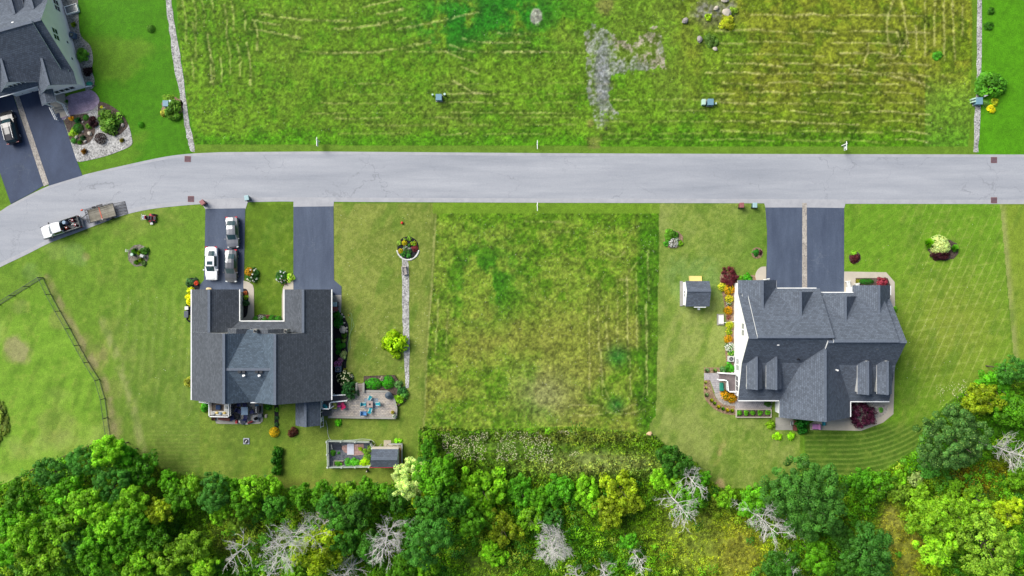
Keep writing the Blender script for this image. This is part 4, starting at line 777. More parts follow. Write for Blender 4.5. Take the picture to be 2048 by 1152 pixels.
# trailer
tz = math.radians(15.2); root = thing('utility_trailer', 'low utility trailer with grey plank deck and black rails behind the pickup', 'trailer', W(207.5, 427)+Vector((0, 0, .02)), tz)
M_PLK = brickmat('trailer_planks', T(170, 164, 150), T(138, 132, 118), T(90, 86, 78), 1.9, .14, ms=.012); M_BLKM = mat('black_metal', (.025, .026, .03), .5)
mb = MB(); mb.box(0, 0, .5, 3.75, 1.8, .07); mb.build('deck', M_PLK, root)
mb = MB(); [mb.bar((-1.9, y, .5), (1.9, y, .5), .08, .12) for y in (-.93, .93)]; [mb.bar((x, -.93, .5), (x, .93, .5), .08, .12) for x in (-1.9, 1.9)]; mb.build('frame', M_BLKM, root)
for y, n in ((.96, 8), (-.96, 8)):
    mb = MB(); mb.bar((-1.9, y, .9), (1.9, y, .9), .05); [mb.bar((-1.9+3.8*i/(n-1), y, .5), (-1.9+3.8*i/(n-1), y, .9), .045) for i in range(n)]; mb.build('side_rail', M_BLKM, root)
mb = MB(); mb.bar((-2.05, -.96, 1.0), (-2.05, .96, 1.0), .05); mb.bar((-2.05, -.96, .7), (-2.05, .96, .7), .04); [mb.bar((-2.05, -.96+.32*i, .5), (-2.05, -.96+.32*i, 1.0), .045) for i in range(7)]; mb.build('front_rack', M_BLKM, root)
mb = MB(); mb.bar((-1.9, .5, .48), (-3.2, 0, .45), .08); mb.bar((-1.9, -.5, .48), (-3.2, 0, .45), .08); mb.bar((-3.0, 0, .45), (-3.75, 0, .45), .09); mb.build('tongue', M_BLKM, root)
mb = MB()
for i in range(19): mb.bar((1.98+i*.075, -.86, .40-i*.019), (1.98+i*.075, .86, .40-i*.019), .018, .012)
for y in (-.88, -.44, 0, .44, .88): mb.bar((1.95, y, .42), (3.4, y, .05), .045)
mb.bar((3.4, -.9, .05), (3.4, .9, .05), .05); mb.build('ramp_gate', M_BLKM, root)
for y in (-1.05, 1.05): wheel(root, 0.05, y, .3, .2).rotation_euler = (0, 0, math.pi/2); 
for o in list(root.children):
    if o.name.startswith('wheel'): o.location = (.05, (1.1 if o.location.y == 0 and root.get('_f') else -1.1), 0); root['_f'] = 1
del root['_f']
for o in [c for c in root.children if c.name.startswith('wheel')]:
    for v in o.data.vertices: pass
mb = MB(); mb.box(0, 1.12, .62, .95, .26, .05); mb.box(0, -1.12, .62, .95, .26, .05); mb.build('fender', M_BLKM, root)
mb = MB(); mb.add([(-.12, -.93, .585), (0, -.93, .585), (.0, .93, .585), (-.12, .93, .585)], [(0, 1, 2, 3)]); mb.v = [(x-.05, y, z+k) for k in (0,) for x, y, z in mb.v]
mb = MB(); mb.bar((-.12, -.93, .59), (-.18, .93, .59), .09, .015); 
t = thing('ratchet_strap', 'orange strap lying across the trailer deck', 'strap', root.location, tz); mb.build('webbing', M_ORA, t); mb = MB(); mb.box(-.12, -.9, .59, .16, .2, .06); mb.build('buckle', M_STEEL, t)
t = thing('trimmer', 'orange string trimmer hung on the front corner of the trailer', 'string trimmer', root.location, tz); mb = MB(); mb.tube([(-2.3, 1.02, 1.08), (-1.0, 1.05, 1.0)], .025); mb.build('shaft', M_BLKM, t); mb = MB(); mb.ell(-2.35, 1.02, 1.12, .2, .13, .13); mb.build('motor', M_ORA, t, smooth=True)
# zero-turn mower
mz = math.radians(-4); root = thing('riding_mower', 'red and black zero turn mower on the grass by the road', 'riding mower', W(301, 436), mz)
mb = MB(); mb.box(.35, 0, .18, .95, 1.25, .14, taper=.9); mb.build('cutting_deck', M_REDP, root, bevel=.03); mb = MB(); mb.box(.05, 0, .3, .7, .55, .25); mb.box(.75, 0, .3, .3, .5, .08); mb.build('chassis', M_BLACKP, root)
mb = MB(); mb.box(-.1, 0, .55, .5, .5, .14, taper=.9); st_ = mb.build('seat', M_BLACKP, root, bevel=.04); mb = MB(); mb.box(-.36, 0, .65, .1, .5, .42, taper=.9); mb.build('backrest', M_REDP, st_, bevel=.03)
mb = MB(); mb.box(-.62, 0, .3, .5, .62, .36); mb.cyl(-.62, 0, .66, .84, .24, .2); eg = mb.build('engine', M_STEEL, root); mb = MB(); mb.cyl(-.62, 0, .84, .9, .16, n=16); mb.build('engine_cap', M_BLU, eg)
for y in (-.48, .48):
    wheel(root, y*1.02, -.5, .27, .24).rotation_euler = (0, 0, math.pi/2)
    mb = MB(); mb.tube([(.05, y*.7, .5), (.15, y*.65, .95), (.25, y*.15, 1.0)], .025); mb.build('steering_lever', M_BLACKP, root)
    mb = MB(); mb.tube([(.75, y, .12), (.95, y, .12)], .12, 10); mb.build('caster_wheel', M_TYRE, root)
mb = MB(); mb.box(.3, -.78, .16, .4, .32, .05, .2); mb.build('discharge_chute', M_STEEL, root)
mb = MB(); mb.tube([(-.75, -.4, .4), (-.75, -.4, 1.2), (-.75, .4, 1.2), (-.75, .4, .4)], .03, 6); mb.build('roll_bar', M_WHP, root)

# ---------------------------------------------------------------- bins, utility boxes, drains, signs
M_MAR = mat('maroon_plastic', T(124, 62, 64), .55); M_TEAL = mat('dark_teal_plastic', T(58, 92, 96), .5); M_TLID = mat('pale_teal_lid', T(168, 200, 206), .5); M_MLID = mat('dusty_maroon_lid', T(160, 100, 100), .5)
def bin_(label, px, py, rz, body, lid, group='wheeled bins'):
    t = thing('wheelie_bin', label, 'trash bin', W(px, py)+Vector((0, 0, .03)), rz, group); mb = MB(); mb.add([(-.24, -.26, .06), (.24, -.26, .06), (.24, .26, .06), (-.24, .26, .06), (-.3, -.34, .98), (.3, -.34, .98), (.3, .32, .98), (-.3, .32, .98)], [(3, 2, 1, 0), (4, 5, 6, 7), (0, 1, 5, 4), (1, 2, 6, 5), (2, 3, 7, 6), (3, 0, 4, 7)])
    mb.build('bin_body', body, t, bevel=.03); mb = MB(); mb.box(0, .01, .985, .66, .74, .07, taper=.9); l = mb.build('lid', lid, t, bevel=.02); mb = MB(); mb.tube([(-.25, -.36, .95), (-.25, -.44, .98), (.25, -.44, .98), (.25, -.36, .95)], .02); mb.build('handle', M_BLACKP, l)
    for x in (-.27, .27):
        mb = MB(); mb.tube([(x-.03, -.28, .12), (x+.03, -.28, .12)], .12, 12); mb.build('wheel', M_TYRE, t)
bin_('maroon trash bin at the west corner of the driveway with three cars', 410, 406.5, .6, M_MAR, M_MLID)
bin_('teal bin with pale lid at the road end of the lawn court', 498, 397.5, .2, M_TEAL, M_TLID)
bin_('maroon bin standing on the verge west of the double driveway', 1479.5, 412, .05, M_MAR, M_MLID)
bin_('teal bin with pale lid on the verge beside the double driveway', 1505.5, 412, 0, M_TEAL, M_TLID)
bin_('teal bin tucked against the east wall of the west house', 672.5, 608.5, 1.57, M_TEAL, M_TLID)
bin_('maroon bin against the wall of the west house, next to a teal bin', 673, 617.5, 1.57, M_MAR, M_MAR)
M_UTIL = mat('utility_green', T(118, 158, 178), .5, var=.05); M_UTL = mat('pale_green_box', T(196, 226, 208), .5, var=.04); M_UTD = mat('dark_utility_green', T(44, 84, 70), .5)
def transformer(label, px, py, s=.82, rz=0):
    t = thing('utility_box', label, 'utility box', W(px, py), rz, 'green utility cabinets'); mb = MB(); mb.box(0, 0, .08, s, s*1.05, .72, taper=.97); c = mb.build('cabinet', M_UTIL, t, bevel=.02)
    mb = MB(); mb.box(0, 0, .8, s*1.04, s*1.1, .07); mb.build('lid', M_UTIL, t, bevel=.02); mb = MB(); mb.box(0, 0, 0, s*1.2, s*1.25, .08); mb.build('base_pad', M_CONC2, t); mb = MB(); mb.box(0, -s*.54, .3, .12, .05, .2); mb.build('latch', M_BLACKP, c)
def pedestal(label, px, py, r=.13, h=.75, box=None, m=None, rz=0):
    t = thing('utility_pedestal', label, 'utility pedestal', W(px, py), rz, 'small cable pedestals'); mb = MB(); m = m or M_UTL
    if box: mb.box(0, 0, 0, box[0], box[1], h*.85); mb.build('post', m, t, bevel=.02); mb = MB(); mb.box(0, 0, h*.85, box[0]*1.08, box[1]*1.08, h*.15, taper=.9); mb.build('cap', m, t)
    else: mb.cyl(0, 0, 0, h*.8, r); mb.build('post', M_UTD, t); mb = MB(); mb.cyl(0, 0, h*.8, h, r*1.15, r); mb.build('cap', m, t)
transformer('blue green utility box alone in the hay field west of the bare gravel', 878.5, 197)
pedestal('small pale pedestal west of the single utility box in the hay field', 866, 191.5); pedestal('round pale pedestal east of the single utility box in the hay field', 890, 190.5, .17)
transformer('blue green utility box beside a pale box, east of the bare gravel', 1418.5, 206.5); pedestal('pale green box pedestal touching the utility box east of the gravel', 1405.5, 206, box=(.5, .8)); pedestal('tiny pale pedestal east of the utility box beyond the gravel', 1430, 208.5, box=(.22, .26), h=.6)
transformer('blue green utility box half hidden by the shrub at the northwest pebble strip', 336, 209.5, .78); pedestal('dark green pedestal with pale top between utility box and pebble strip', 344, 205, .2)
transformer('pale utility box straddling the northeast pebble strip', 1952, 204.5, .92); pedestal('long pale pedestal, northern of a pair west of the northeast utility box', 1942.5, 199.5, box=(.5, .2), rz=.3); pedestal('long pale pedestal, southern of a pair west of the northeast utility box', 1943, 205, box=(.5, .2), rz=.2); pedestal('grey pedestal between the northeast utility box and the round shrub', 1966, 193, box=(.5, .25), rz=.4, m=M_GSIDE)
M_GRT = mat('rusty_grate', T(142, 98, 98), .7, metal=.2)
for (px, py, rz, lb) in ((375.5, 318, -.03, 'rusty storm drain at the north edge of the road, west end'), (382, 398, 0, 'rusty storm drain by the west driveway bins'), (1987.5, 320, 0, 'rusty storm drain at the north edge of the road, east end'), (1987.5, 400.5, 0, 'rusty storm drain at the south edge of the road, east end')):
    t = thing('storm_drain', lb, 'storm drain', W(px, py)+Vector((0, 0, .03)), rz, 'storm drains in the road'); mb = MB(); [mb.box(0, y, 0, .86, .07, .04) for y in (-.38, .38)]; [mb.box(x, 0, 0, .07, .7, .038) for x in (-.4, .4)]; mb.build('frame', M_GRT, t)
    mb = MB(); [mb.box(-.26+i*.13, 0, 0, .06, .7, .03) for i in range(5)]; g = mb.build('grate', M_GRT, t); mb = MB(); mb.box(0, 0, 0, .78, .72, .006); mb.build('pit', M_DRIVE, t)
M_NAVY = mat('sign_navy', T(52, 62, 92), .5); M_SW = mat('sign_white', (.74, .76, .74), .5, var=.03)
def sign(label, px, py, board, h=1.75):
    t = thing('property_sign', label, 'sign', W(px, py), 0, 'white hanging sign posts on the verge'); mb = MB(); mb.box(0, 0, 0, .11, .11, h); mb.box(0, 0, h, .15, .15, .06, taper=.5); mb.build('post', M_SW, t)
    mb = MB(); mb.box(0, -.28, h-.2, .09, 1.25, .09); mb.build('arm', M_SW, t)
    if board:
        mb = MB(); mb.box(0, -.5, h-.92, .035, .66, .66); b = mb.build('sign_board', M_NAVY if board == 1 else M_GSIDE, t)
        mb = MB(); [mb.bar((0, y, h-.26), (0, y, h-.2), .02) for y in (-.75, -.25)]; [mb.bar((0, -.83, h-.95), (0, -.17, h-.95), .05), mb.bar((0, -.84, h-.95), (0, -.84, h-.24), .05)]; mb.build('board_frame', M_SW, b)
        s = -1 if px > 1024 else 1
        if board == 1: mb = MB(); mb.tube([(s*.018, -.5, h-.56), (s*.026, -.5, h-.56)], .2, 16); mb.tube([(s*.018, -.66, h-.82), (s*.026, -.66, h-.82)], .07, 8); mb.build('emblem', M_SW, b)
sign('white sign post on the north verge opposite the west house, small grey board', 639, 283.5, 2); sign('white sign post with no visible board on the north verge, mid photo', 1074, 289.5, 0)
sign('white sign post with navy board and pale round emblem on the north verge', 1683.5, 291.5, 1); sign('white sign post on the south verge above the middle hay field', 1074, 411.5, 0)

# ---------------------------------------------------------------- fences
M_FNC = mat('dark_fence', (.035, .05, .045), .6, var=.2); M_BRN = mat('brown_rail', T(84, 62, 46), .8)
def fence(name, label, pts, h, post_m, rail_zs, m, pr=.05, step=3.0, rw=.04):
    c = sum((W(*p) for p in pts), Vector())/len(pts); t = thing(name, label, 'fence', c); r = MB(); P = [W(*p)-c for p in pts]
    for a, b in zip(P[:-1], P[1:]):
        for z in rail_zs: r.bar((a.x, a.y, z), (b.x, b.y, z), rw, rw, 0)
    r.build('rail', m, t); posts = []
    for a, b in zip(P[:-1], P[1:]):
        n = max(1, int((b-a).length/step+.5)); posts += [a+(b-a)*i/n for i in range(n)]
    for p in posts+[P[-1]]: mb = MB(); mb.box(p.x, p.y, 0, pr*2, pr*2, h); mb.build('post', post_m, t)
    return t
f = fence('wire_fence', 'dark wire fence round the neighbouring yard at the left', FENCE, 1.35, M_FNC, (.08, 1.28), M_FNC, .05, 2.5, .05)
mb = MB(); c = f.location
for a, b in zip(FENCE[:-1], FENCE[1:]):
    a, b = W(*a)-c, W(*b)-c; n = int((b-a).length/.16)
    for i in range(n): p = a+(b-a)*i/n; mb.bar((p.x, p.y, .08), (p.x, p.y, 1.28), .010, .010)
    for z in (.32, .56, .8, 1.04): mb.bar((a.x, a.y, z), (b.x, b.y, z), .012)
mb.build('wire_mesh', M_FNC, f)
fence('rail_fence', 'low brown rail fence along the edge of the woods', [(221, 875), (193, 885), (146, 905), (73, 936), (36, 959), (-10, 982)], 1.1, M_BRN, (.5, 1.0), M_BRN, .05, 2.6, .07)
g = [(656, 882), (745, 884), (751, 895)]; M_VIN = mat('vinyl_white', T(216, 222, 214), .5, var=.05)
def pfence(pts, label):
    c = sum((W(*p, 0) for p in pts), Vector())/len(pts); t = thing('picket_fence', label, 'fence', c, group='white fence sides of the vegetable plot'); r = MB(); pk = MB(); P = [W(*p)-c for p in pts]
    for a, b in zip(P[:-1], P[1:]):
        for z in (.2, 1.0): r.bar((a.x, a.y, z), (b.x, b.y, z), .10, .09)
        n = int((b-a).length/.16)
        for i in range(n): p = a+(b-a)*(i+.5)/n; pk.box(p.x, p.y, .05, .07, .07, 1.15)
        k = max(1, int((b-a).length/2+.5))
        for i in range(k+1): p = a+(b-a)*i/k; mb = MB(); mb.box(p.x, p.y, 0, .16, .16, 1.3); mb.box(p.x, p.y, 1.3, .2, .2, .06, taper=.5); mb.build('post', M_VIN, t)
    r.build('rail', M_VIN, t); pk.build('picket', M_VIN, t)
pfence([(657, 880), (742, 882), (747, 894)], 'white fence along the north side of the vegetable plot'); pfence([(657, 881.5), (658.5, 931)], 'white fence along the short west side of the vegetable plot'); pfence([(659.5, 932), (741, 931)], 'white fence along the south side of the vegetable plot')

# ---------------------------------------------------------------- foliage templates
FOL = foliage_mat()
def leafmesh(name, cen, nor, size, tone, asp=1.0, tip=False):
    """one small four-cornered leaf per row of cen, turned to nor"""
    n = len(cen); rg = np.random.default_rng(n+int(abs(cen).sum()*10) % 9999)
    nor = nor/np.maximum(np.linalg.norm(nor, axis=1, keepdims=True), 1e-6); a = rg.normal(size=(n, 3)); a -= (a*nor).sum(1, keepdims=True)*nor; a /= np.maximum(np.linalg.norm(a, axis=1, keepdims=True), 1e-6)
    b = np.cross(nor, a); sz = (np.asarray(size)*np.ones(n)*rg.uniform(.65, 1.35, n))[:, None]
    V = np.stack([cen-a*sz*asp, cen-b*sz*.6, cen+a*sz*asp, cen+b*sz*.6], 1).reshape(-1, 3).astype(np.float32)
    me = bpy.data.meshes.new(name); me.vertices.add(4*n); me.vertices.foreach_set('co', V.ravel()); idx = np.arange(4*n, dtype=np.int32)
    me.loops.add(4*n); me.loops.foreach_set('vertex_index', idx); me.polygons.add(n); me.polygons.foreach_set('loop_start', idx[::4]); me.update(calc_edges=True)
    col = np.ones((n, 4), np.float32); col[:, :3] = tone; at = me.attributes.new('tone', 'FLOAT_COLOR', 'POINT'); at.data.foreach_set('color', np.repeat(col, 4, 0).ravel())
    me.materials.append(FOL); return me
def tones(rg, n, base=None, v=.2, hue=.08):
    t = rg.normal(1, v, n).clip(.45, 1.7)
    if base is not None: t = t*base
    h = rg.normal(0, hue, n); return np.stack([t*(1+h), t, t*(1-h)*.95], 1).clip(.1, 2.2)
def clumpcrown(name, seed, nc, per, cr, leaf, flat=.75, lob=.25, tip=None):
    rg = np.random.default_rng(seed); ph = rg.uniform(0, 6.28, 5); cen = []; base = []
    while len(cen) < nc:
        d = rg.normal(size=3); d[2] = abs(d[2])*1.0-.25; d /= np.linalg.norm(d); az = math.atan2(d[1], d[0])
        k = 1+lob*(math.sin(2*az+ph[0])*.4+math.sin(3*az+ph[1])*.4+math.sin(5*az+ph[2])*.35); r = rg.uniform(.3, .98)**.55*k*(1-cr*.7)
        cen.append(d*r*np.array([1, 1, flat])); base.append(rg.normal(1, .26))
    cen = np.array(cen); base = np.array(base).clip(.6, 1.5); rad = rg.uniform(.7, 1.3, nc)*cr
    i = np.repeat(np.arange(nc), per); d = rg.normal(size=(len(i), 3)); d /= np.linalg.norm(d, axis=1, keepdims=True); d[:, 2] = np.abs(d[:, 2])*1.1-.35
    rr = rg.uniform(.55, 1, len(i))**.5; p = cen[i]+d*(rad[i]*rr)[:, None]*np.array([1, 1, .75]); nor = d+np.array([0, 0, .7])+rg.normal(size=d.shape)*.45
    t = tones(rg, len(i), base[i], .16)
    if tip: k = rg.random(len(i)) < tip; t[k] = np.array([3.0, 2.0, 2.2])
    return leafmesh(name, p, nor, leaf, t, 1.0)
def ballmesh(name, seed, n, leaf, rough=.06, flat=1.0):
    rg = np.random.default_rng(seed); d = rg.normal(size=(n, 3)); d[:, 2] = np.abs(d[:, 2])*1.1-.1; d /= np.linalg.norm(d, axis=1, keepdims=True)
    p = d*(1-rough*rg.random(n)[:, None]*2)*np.array([1, 1, flat]); return leafmesh(name, p, d+rg.normal(size=d.shape)*.35, leaf, tones(rg, n, None, .17))
def spikemesh(name, seed, n, L=1.0):
    rg = np.random.default_rng(seed); az = rg.uniform(0, 6.28, n); el = rg.uniform(.25, 1.4, n); d = np.stack([np.cos(az)*np.cos(el), np.sin(az)*np.cos(el), np.sin(el)], 1)
    s = np.cross(d, np.array([0, 0, 1.0])); s /= np.maximum(np.linalg.norm(s, axis=1, keepdims=True), 1e-5); l = rg.uniform(.7, 1.05, n)[:, None]*L; w = .03
    q = d*l*np.array([1, 1, .9]); V = np.stack([-s*w, s*w, d*l*.6+s*w*1.2+np.array([0, 0, .12]), q+s*.004], 1).reshape(-1, 3).astype(np.float32)
    me = bpy.data.meshes.new(name); me.from_pydata(V.tolist(), [], [(4*i, 4*i+1, 4*i+2, 4*i+3) for i in range(n)]); col = np.ones((n, 4), np.float32); col[:, :3] = tones(rg, n)
    at = me.attributes.new('tone', 'FLOAT_COLOR', 'POINT'); at.data.foreach_set('color', np.repeat(col, 4, 0).ravel()); me.materials.append(FOL); return me
CROWN = [clumpcrown('leaf_crown', 20+i, 105+6*i, 62, .165, .046, .8, .34) for i in range(6)]
FINE = [clumpcrown('fine_crown', 50+i, 150, 70, .125, .030, .8, .26) for i in range(3)]
STAR = [clumpcrown('leafy_crown', 70+i, 78, 56, .18, .060, .62, .42) for i in range(4)]
OAK = [clumpcrown('oak_crown', 90, 230, 120, .11, .021, .72, .16), clumpcrown('chestnut_crown', 91, 210, 100, .11, .024, .66, .2, tip=.06)]
BUSH = [clumpcrown('bush_leaves', 110+i, 22, 60, .34, .10, .8, .2) for i in range(4)]
BALL = [ballmesh('clipped_leaves', 130+i, 1100, .075) for i in range(2)]
SPIKE = [spikemesh('blade_tuft', 140+i, 420) for i in range(2)]
def blossommesh(seed, n=26, s=.13):
    rg = np.random.default_rng(seed); d = rg.normal(size=(n, 3)); d[:, 2] = np.abs(d[:, 2])+.25; d /= np.linalg.norm(d, axis=1, keepdims=True); p = []; nn = []
    for k in range(n):
        for j in range(5): q = rg.normal(size=3)*.35; p.append(d[k]*1.02+q*s*.8); nn.append(d[k]+q)
    return leafmesh('blossoms', np.array(p), np.array(nn), s*.75, tones(rg, len(p), None, .08, .02), .9)
BLOS = [blossommesh(160, 42, .13), blossommesh(161, 16, .17), blossommesh(162, 110, .105)]
M_BARK = mat('bark', (.085, .065, .05), .9, var=.3, scale=6, bump=.02)
def trunkmesh(seed=3):
    rd = random.Random(seed); mb = MB(); mb.tube([(0, 0, 0), (.01, 0, .25), (0, .01, .55), (.02, 0, .78)], .045, 7, r1=.02)
    for i in range(7):
        a = i*.9+rd.random(); h = .3+.06*i; mb.tube([(0, 0, h), (math.cos(a)*.16, math.sin(a)*.16, h+.12), (math.cos(a)*.34, math.sin(a)*.34, h+.26)], .02, 5, r1=.006)
    o = mb.build('trunk', M_BARK); me = o.data; bpy.data.objects.remove(o); return me
TRUNK = trunkmesh()
stm = MB()
for i in range(5): a = i*1.26; stm.tube([(0, 0, 0), (math.cos(a)*.25, math.sin(a)*.25, .35), (math.cos(a)*.5, math.sin(a)*.5, .62)], .035, 5, r1=.012)
o = stm.build('stems', M_BARK); STEM = o.data; bpy.data.objects.remove(o)
def kid(name, me, root, scale, col, loc=(0, 0, 0), rz=0):
    o = bpy.data.objects.new(name, me); C.objects.link(o); o.parent = root; o.scale = scale; o.location = loc; o.rotation_euler = (0, 0, rz)
    if col is not None: o.color = col
    return o
FK = 1.88      # leaves catch less light than level ground
def fc(rgb, k=1.0): c = lin(rgb)/F*FK*k; return tuple(np.clip(c, .003, .8))+(1,)
PR = random.Random(77)
def plant(label, px, py, rpx, col, kind='bush', h=None, flowers=None, cat='shrub', name=None, ry=None, group=None, z=0, fk=0):
    """px, py: where the crown shows in the photo; rpx its radius there in pixels"""
    kind = 'bush' if kind == 'fine' and rpx < 14 else kind; rpx = rpx*(1.14 if kind != 'spike' else 1.05); r = rpx/S; h = h if h is not None else r*1.1; p = W(px, py, z+h*.5); names = {'bush': 'shrub', 'ball': 'clipped_shrub', 'spike': 'ornamental_grass', 'fine': 'shrub', 'star': 'shrub'}
    t = thing(name or names[kind], label, cat, (p.x, p.y, z), 0, group); me = {'bush': BUSH, 'ball': BALL, 'spike': SPIKE, 'fine': FINE, 'star': STAR}[kind]
    v = me[PR.randrange(len(me))]; ry = ry/S if ry else r; kid('foliage', v, t, (r*1.04, ry*1.04, h), fc(col), (0, 0, 0 if kind in ('ball', 'spike') else h*.12), PR.random()*6.28 if ry == r else 0)
    if kind != 'spike': kid('stem', STEM, t, (r*.7, ry*.7, h*.8), None)
    if flowers: kid('blossoms', BLOS[fk], t, (r, ry, h*1.0), fc(flowers, .86), (0, 0, h*.06), PR.random()*6.28)
    return t

# ---------------------------------------------------------------- planting beds, paths, terraces
NWB = [(118, -40), (120, 0), (132, 35), (144, 90), (158, 130), (168, 165), (172, 182), (186, 176), (189, 160), (184, 140), (186, 118), (181, 92), (163, 73), (158, 50), (156, 2), (150, -40)]
sheet('gravel_bed', smoothline(NWB[6:], 4)+NWB[:6], .04, M_GRV, 'grey gravel bed along the cream house wall')
NWS = smoothline([(197, 203), (225, 218), (245, 235), (257, 250), (263, 272), (263, 290), (240, 302), (205, 314), (165, 323), (155, 323)], 4)
sheet('gravel_bed', [(118, 210), (130, 236), (173, 222)]+NWS+[(153, 320)], .045, M_PEB, 'pale pebble bed with dark shrubs beside the northwest driveway')
sheet('planting_bed', smoothline([(128, 242), (140, 232), (160, 229), (173, 227), (180, 236), (190, 255), (188, 272), (178, 285), (163, 290), (148, 287), (140, 278), (136, 262), (128, 242)], 4)[:-1], .07, M_MUL, 'round mulch bed with mixed shrubs beside the northwest driveway')
sheet('planting_bed', smoothline([(197, 203), (196, 219), (198, 240), (208, 262), (219, 270), (236, 271), (247, 263), (256, 250), (247, 232), (231, 217), (211, 206), (197, 203)], 4)[:-1], .07, M_MUL, 'mulch bed with a large shrub by the purple patio')
M_PUR = brickmat('purple_pavers', T(184, 164, 186), T(166, 146, 168), T(138, 122, 142), .34, .22, ms=.01, rot=.3)
sheet('patio', [(115, 204), (125, 240), (137, 232), (173, 224), (187, 218)]+smoothline([(187, 218), (197, 208), (199, 199), (193, 188), (184, 181), (176, 181)], 4)+[(142, 189)], .08, M_PUR, 'purple paver patio at the door of the cream house')
sheet('walkway', [(114.5, 204), (122, 236), (137, 231), (137, 203), (128, 200)], .09, M_CONC, 'pale concrete pad beside the purple patio')
# west house court
sheet('walkway', [(487, 561), (498, 564), (506, 570), (508, 578), (508.5, 660), (487, 660)], .06, M_CONC, 'pale curved walk on the west side of the lawn court')
sheet('walkway', [(564, 660), (564, 590), (566, 576), (570, 568), (578, 563), (587, 560), (587, 592), (575, 592), (575, 660)], .06, M_CONC, 'pale curved walk on the east side of the lawn court')
sheet('planting_bed', smoothline([(487, 577), (494, 579), (497, 590), (496, 620), (493, 632), (487, 636)], 3), .08, M_MULB, 'narrow black bed between garage wall and court walk')
sheet('planting_bed', [(508.7, 633), (520, 628), (545, 630), (564, 634), (564, 660), (508.7, 660)], .05, M_MUL, 'bed along the front of the lawn court')
sheet('planting_bed', smoothline([(664, 626), (684, 626), (692, 640), (697, 655), (696, 700), (692, 740), (703, 762), (700, 790), (664, 795)], 3), .05, M_MULB, 'black mulch bed along the east wall of the west house')
sheet('walkway', [(655, 590), (683, 590), (683, 603), (682, 625), (664, 625)], .045, M_CONC2, 'small slab for bins at the east wall')
sheet('planting_bed', smoothline([(376, 580), (374, 562), (380, 556), (392, 558), (400, 572), (397, 582), (386, 600), (386, 640), (374, 640), (373, 600)], 3), .05, M_MULB, 'bed at the northwest corner of the west house')
sheet('planting_bed', [(549, 806), (557, 806), (557, 862), (549, 862)], .05, M_MULB, 'narrow dark bed dividing the two back yards')
sheet('planting_bed', ring(816, 496, 21.5, 23, 26, .015), .06, M_MULB, 'round black mulch bed at the head of the pebble strip')
sheet('planting_bed', ring(276.5, 511, 21, 22, 26, .04), .04, speckle('grey_mulch', [T(96, 92, 82), T(130, 124, 114), T(150, 142, 130)], 9, bump=.03), 'round grey mulch bed on the front lawn')
sheet('planting_bed', ring(345, 213, 22, 20, 20, .1), .03, M_TAN, 'bare bed round the northwest utility box')
sheet('planting_bed', ring(1347, 479, 19, 18, 24, .06), .04, M_TAN, 'small round bed east of the middle hay field')
sheet('planting_bed', ring(1514, 506, 11.5, 11.5, 22, .03), .04, M_TAN, 'tiny round bed west of the double driveway')
sheet('planting_bed', ring(1709.5, 515, 12, 12, 22, .03), .04, M_MUL, 'tiny round bed east of the double driveway')
sheet('planting_bed', ring(1887, 500, 30, 22, 22, .08), .04, M_MUL, 'mulch bed of the island shrubs on the east lawn')
sheet('planting_bed', smoothline([(1441, 570), (1440, 552), (1450, 543), (1468, 550), (1513, 551), (1513, 566), (1475, 566), (1472, 580), (1472, 745), (1458, 745), (1450, 700), (1452, 640), (1447, 600)], 3), .04, M_TAN, 'long tan flower bed at the foot of the white gable wall')
# east house terraces
sheet('walkway', smoothline([(1532, 533), (1522, 534), (1514, 541), (1510.5, 551), (1512, 560)], 4)+[(1532, 562)], .06, M_CONC, 'rounded pale slab at the west garage corner')
sheet('walkway', [(1688, 543), (1772, 544.5), (1789, 564), (1789.5, 604), (1790, 690), (1788, 780), (1786.5, 828), (1766, 845), (1722, 861.5), (1620, 859.5), (1619, 848), (1700, 800), (1705, 600), (1688, 600)], .05, M_CONC, 'pale concrete walk wrapping the east end of the white duplex')
sheet('planting_bed', [(1711, 556), (1775, 556), (1781, 572), (1711, 572)], .07, M_MUL, 'bed of clipped shrubs by the east entry')
sheet('planting_bed', [(1700, 790), (1775, 812), (1774, 825), (1757, 836), (1700, 850)], .07, M_COB, 'pebbled bed under the purple tree')
sheet('walkway', [(1551, 835), (1592, 835), (1592, 860), (1551, 860)], .05, M_CONC2, 'small concrete slab at the back door of the white duplex')
M_PAV = brickmat('square_pavers', T(196, 190, 192), T(178, 172, 176), T(146, 138, 144), .28, .28, ms=.02); M_PAV2 = brickmat('tan_pavers', T(206, 188, 166), T(184, 166, 150), T(150, 134, 120), .3, .2, ms=.015)
sheet('patio', [(1469, 795), (1546, 795), (1541, 822), (1470, 822)], .1, M_PAV, 'square pavers below the south eave of the white duplex')
sheet('patio', [(1408, 746), (1440, 746), (1440, 760), (1438, 786), (1430, 786), (1420, 760), (1408, 760)], .06, M_PAV, 'grey paver path at the west steps')
sheet('patio', [(1429, 745), (1442, 745), (1476, 765), (1476, 800), (1460, 808), (1445, 802), (1435, 790), (1430, 785)], .055, M_PAV2, 'tan pavers round the green lounge seat')
sheet('patio', smoothline([(1428, 786), (1434, 798), (1446, 808), (1458, 811), (1471, 811)], 3)+smoothline([(1471, 801), (1458, 801), (1448, 798), (1442, 790), (1438, 785)], 3), .07, M_COB, 'curving cobbled path to the south terrace')
sheet('planting_bed', smoothline([(1408, 760), (1408, 792), (1418, 808), (1432, 820), (1452, 828), (1471, 830)], 3)+[(1471, 812), (1446, 808), (1432, 797), (1426, 784), (1419, 760)], .045, M_TAN, 'sweeping bed of yellow plants at the southwest corner of the white duplex')
sheet('planting_bed', [(1408, 735), (1440, 735), (1440, 745.5), (1408, 745.5)], .045, M_TAN, 'bed with grey green tufts north of the west steps')
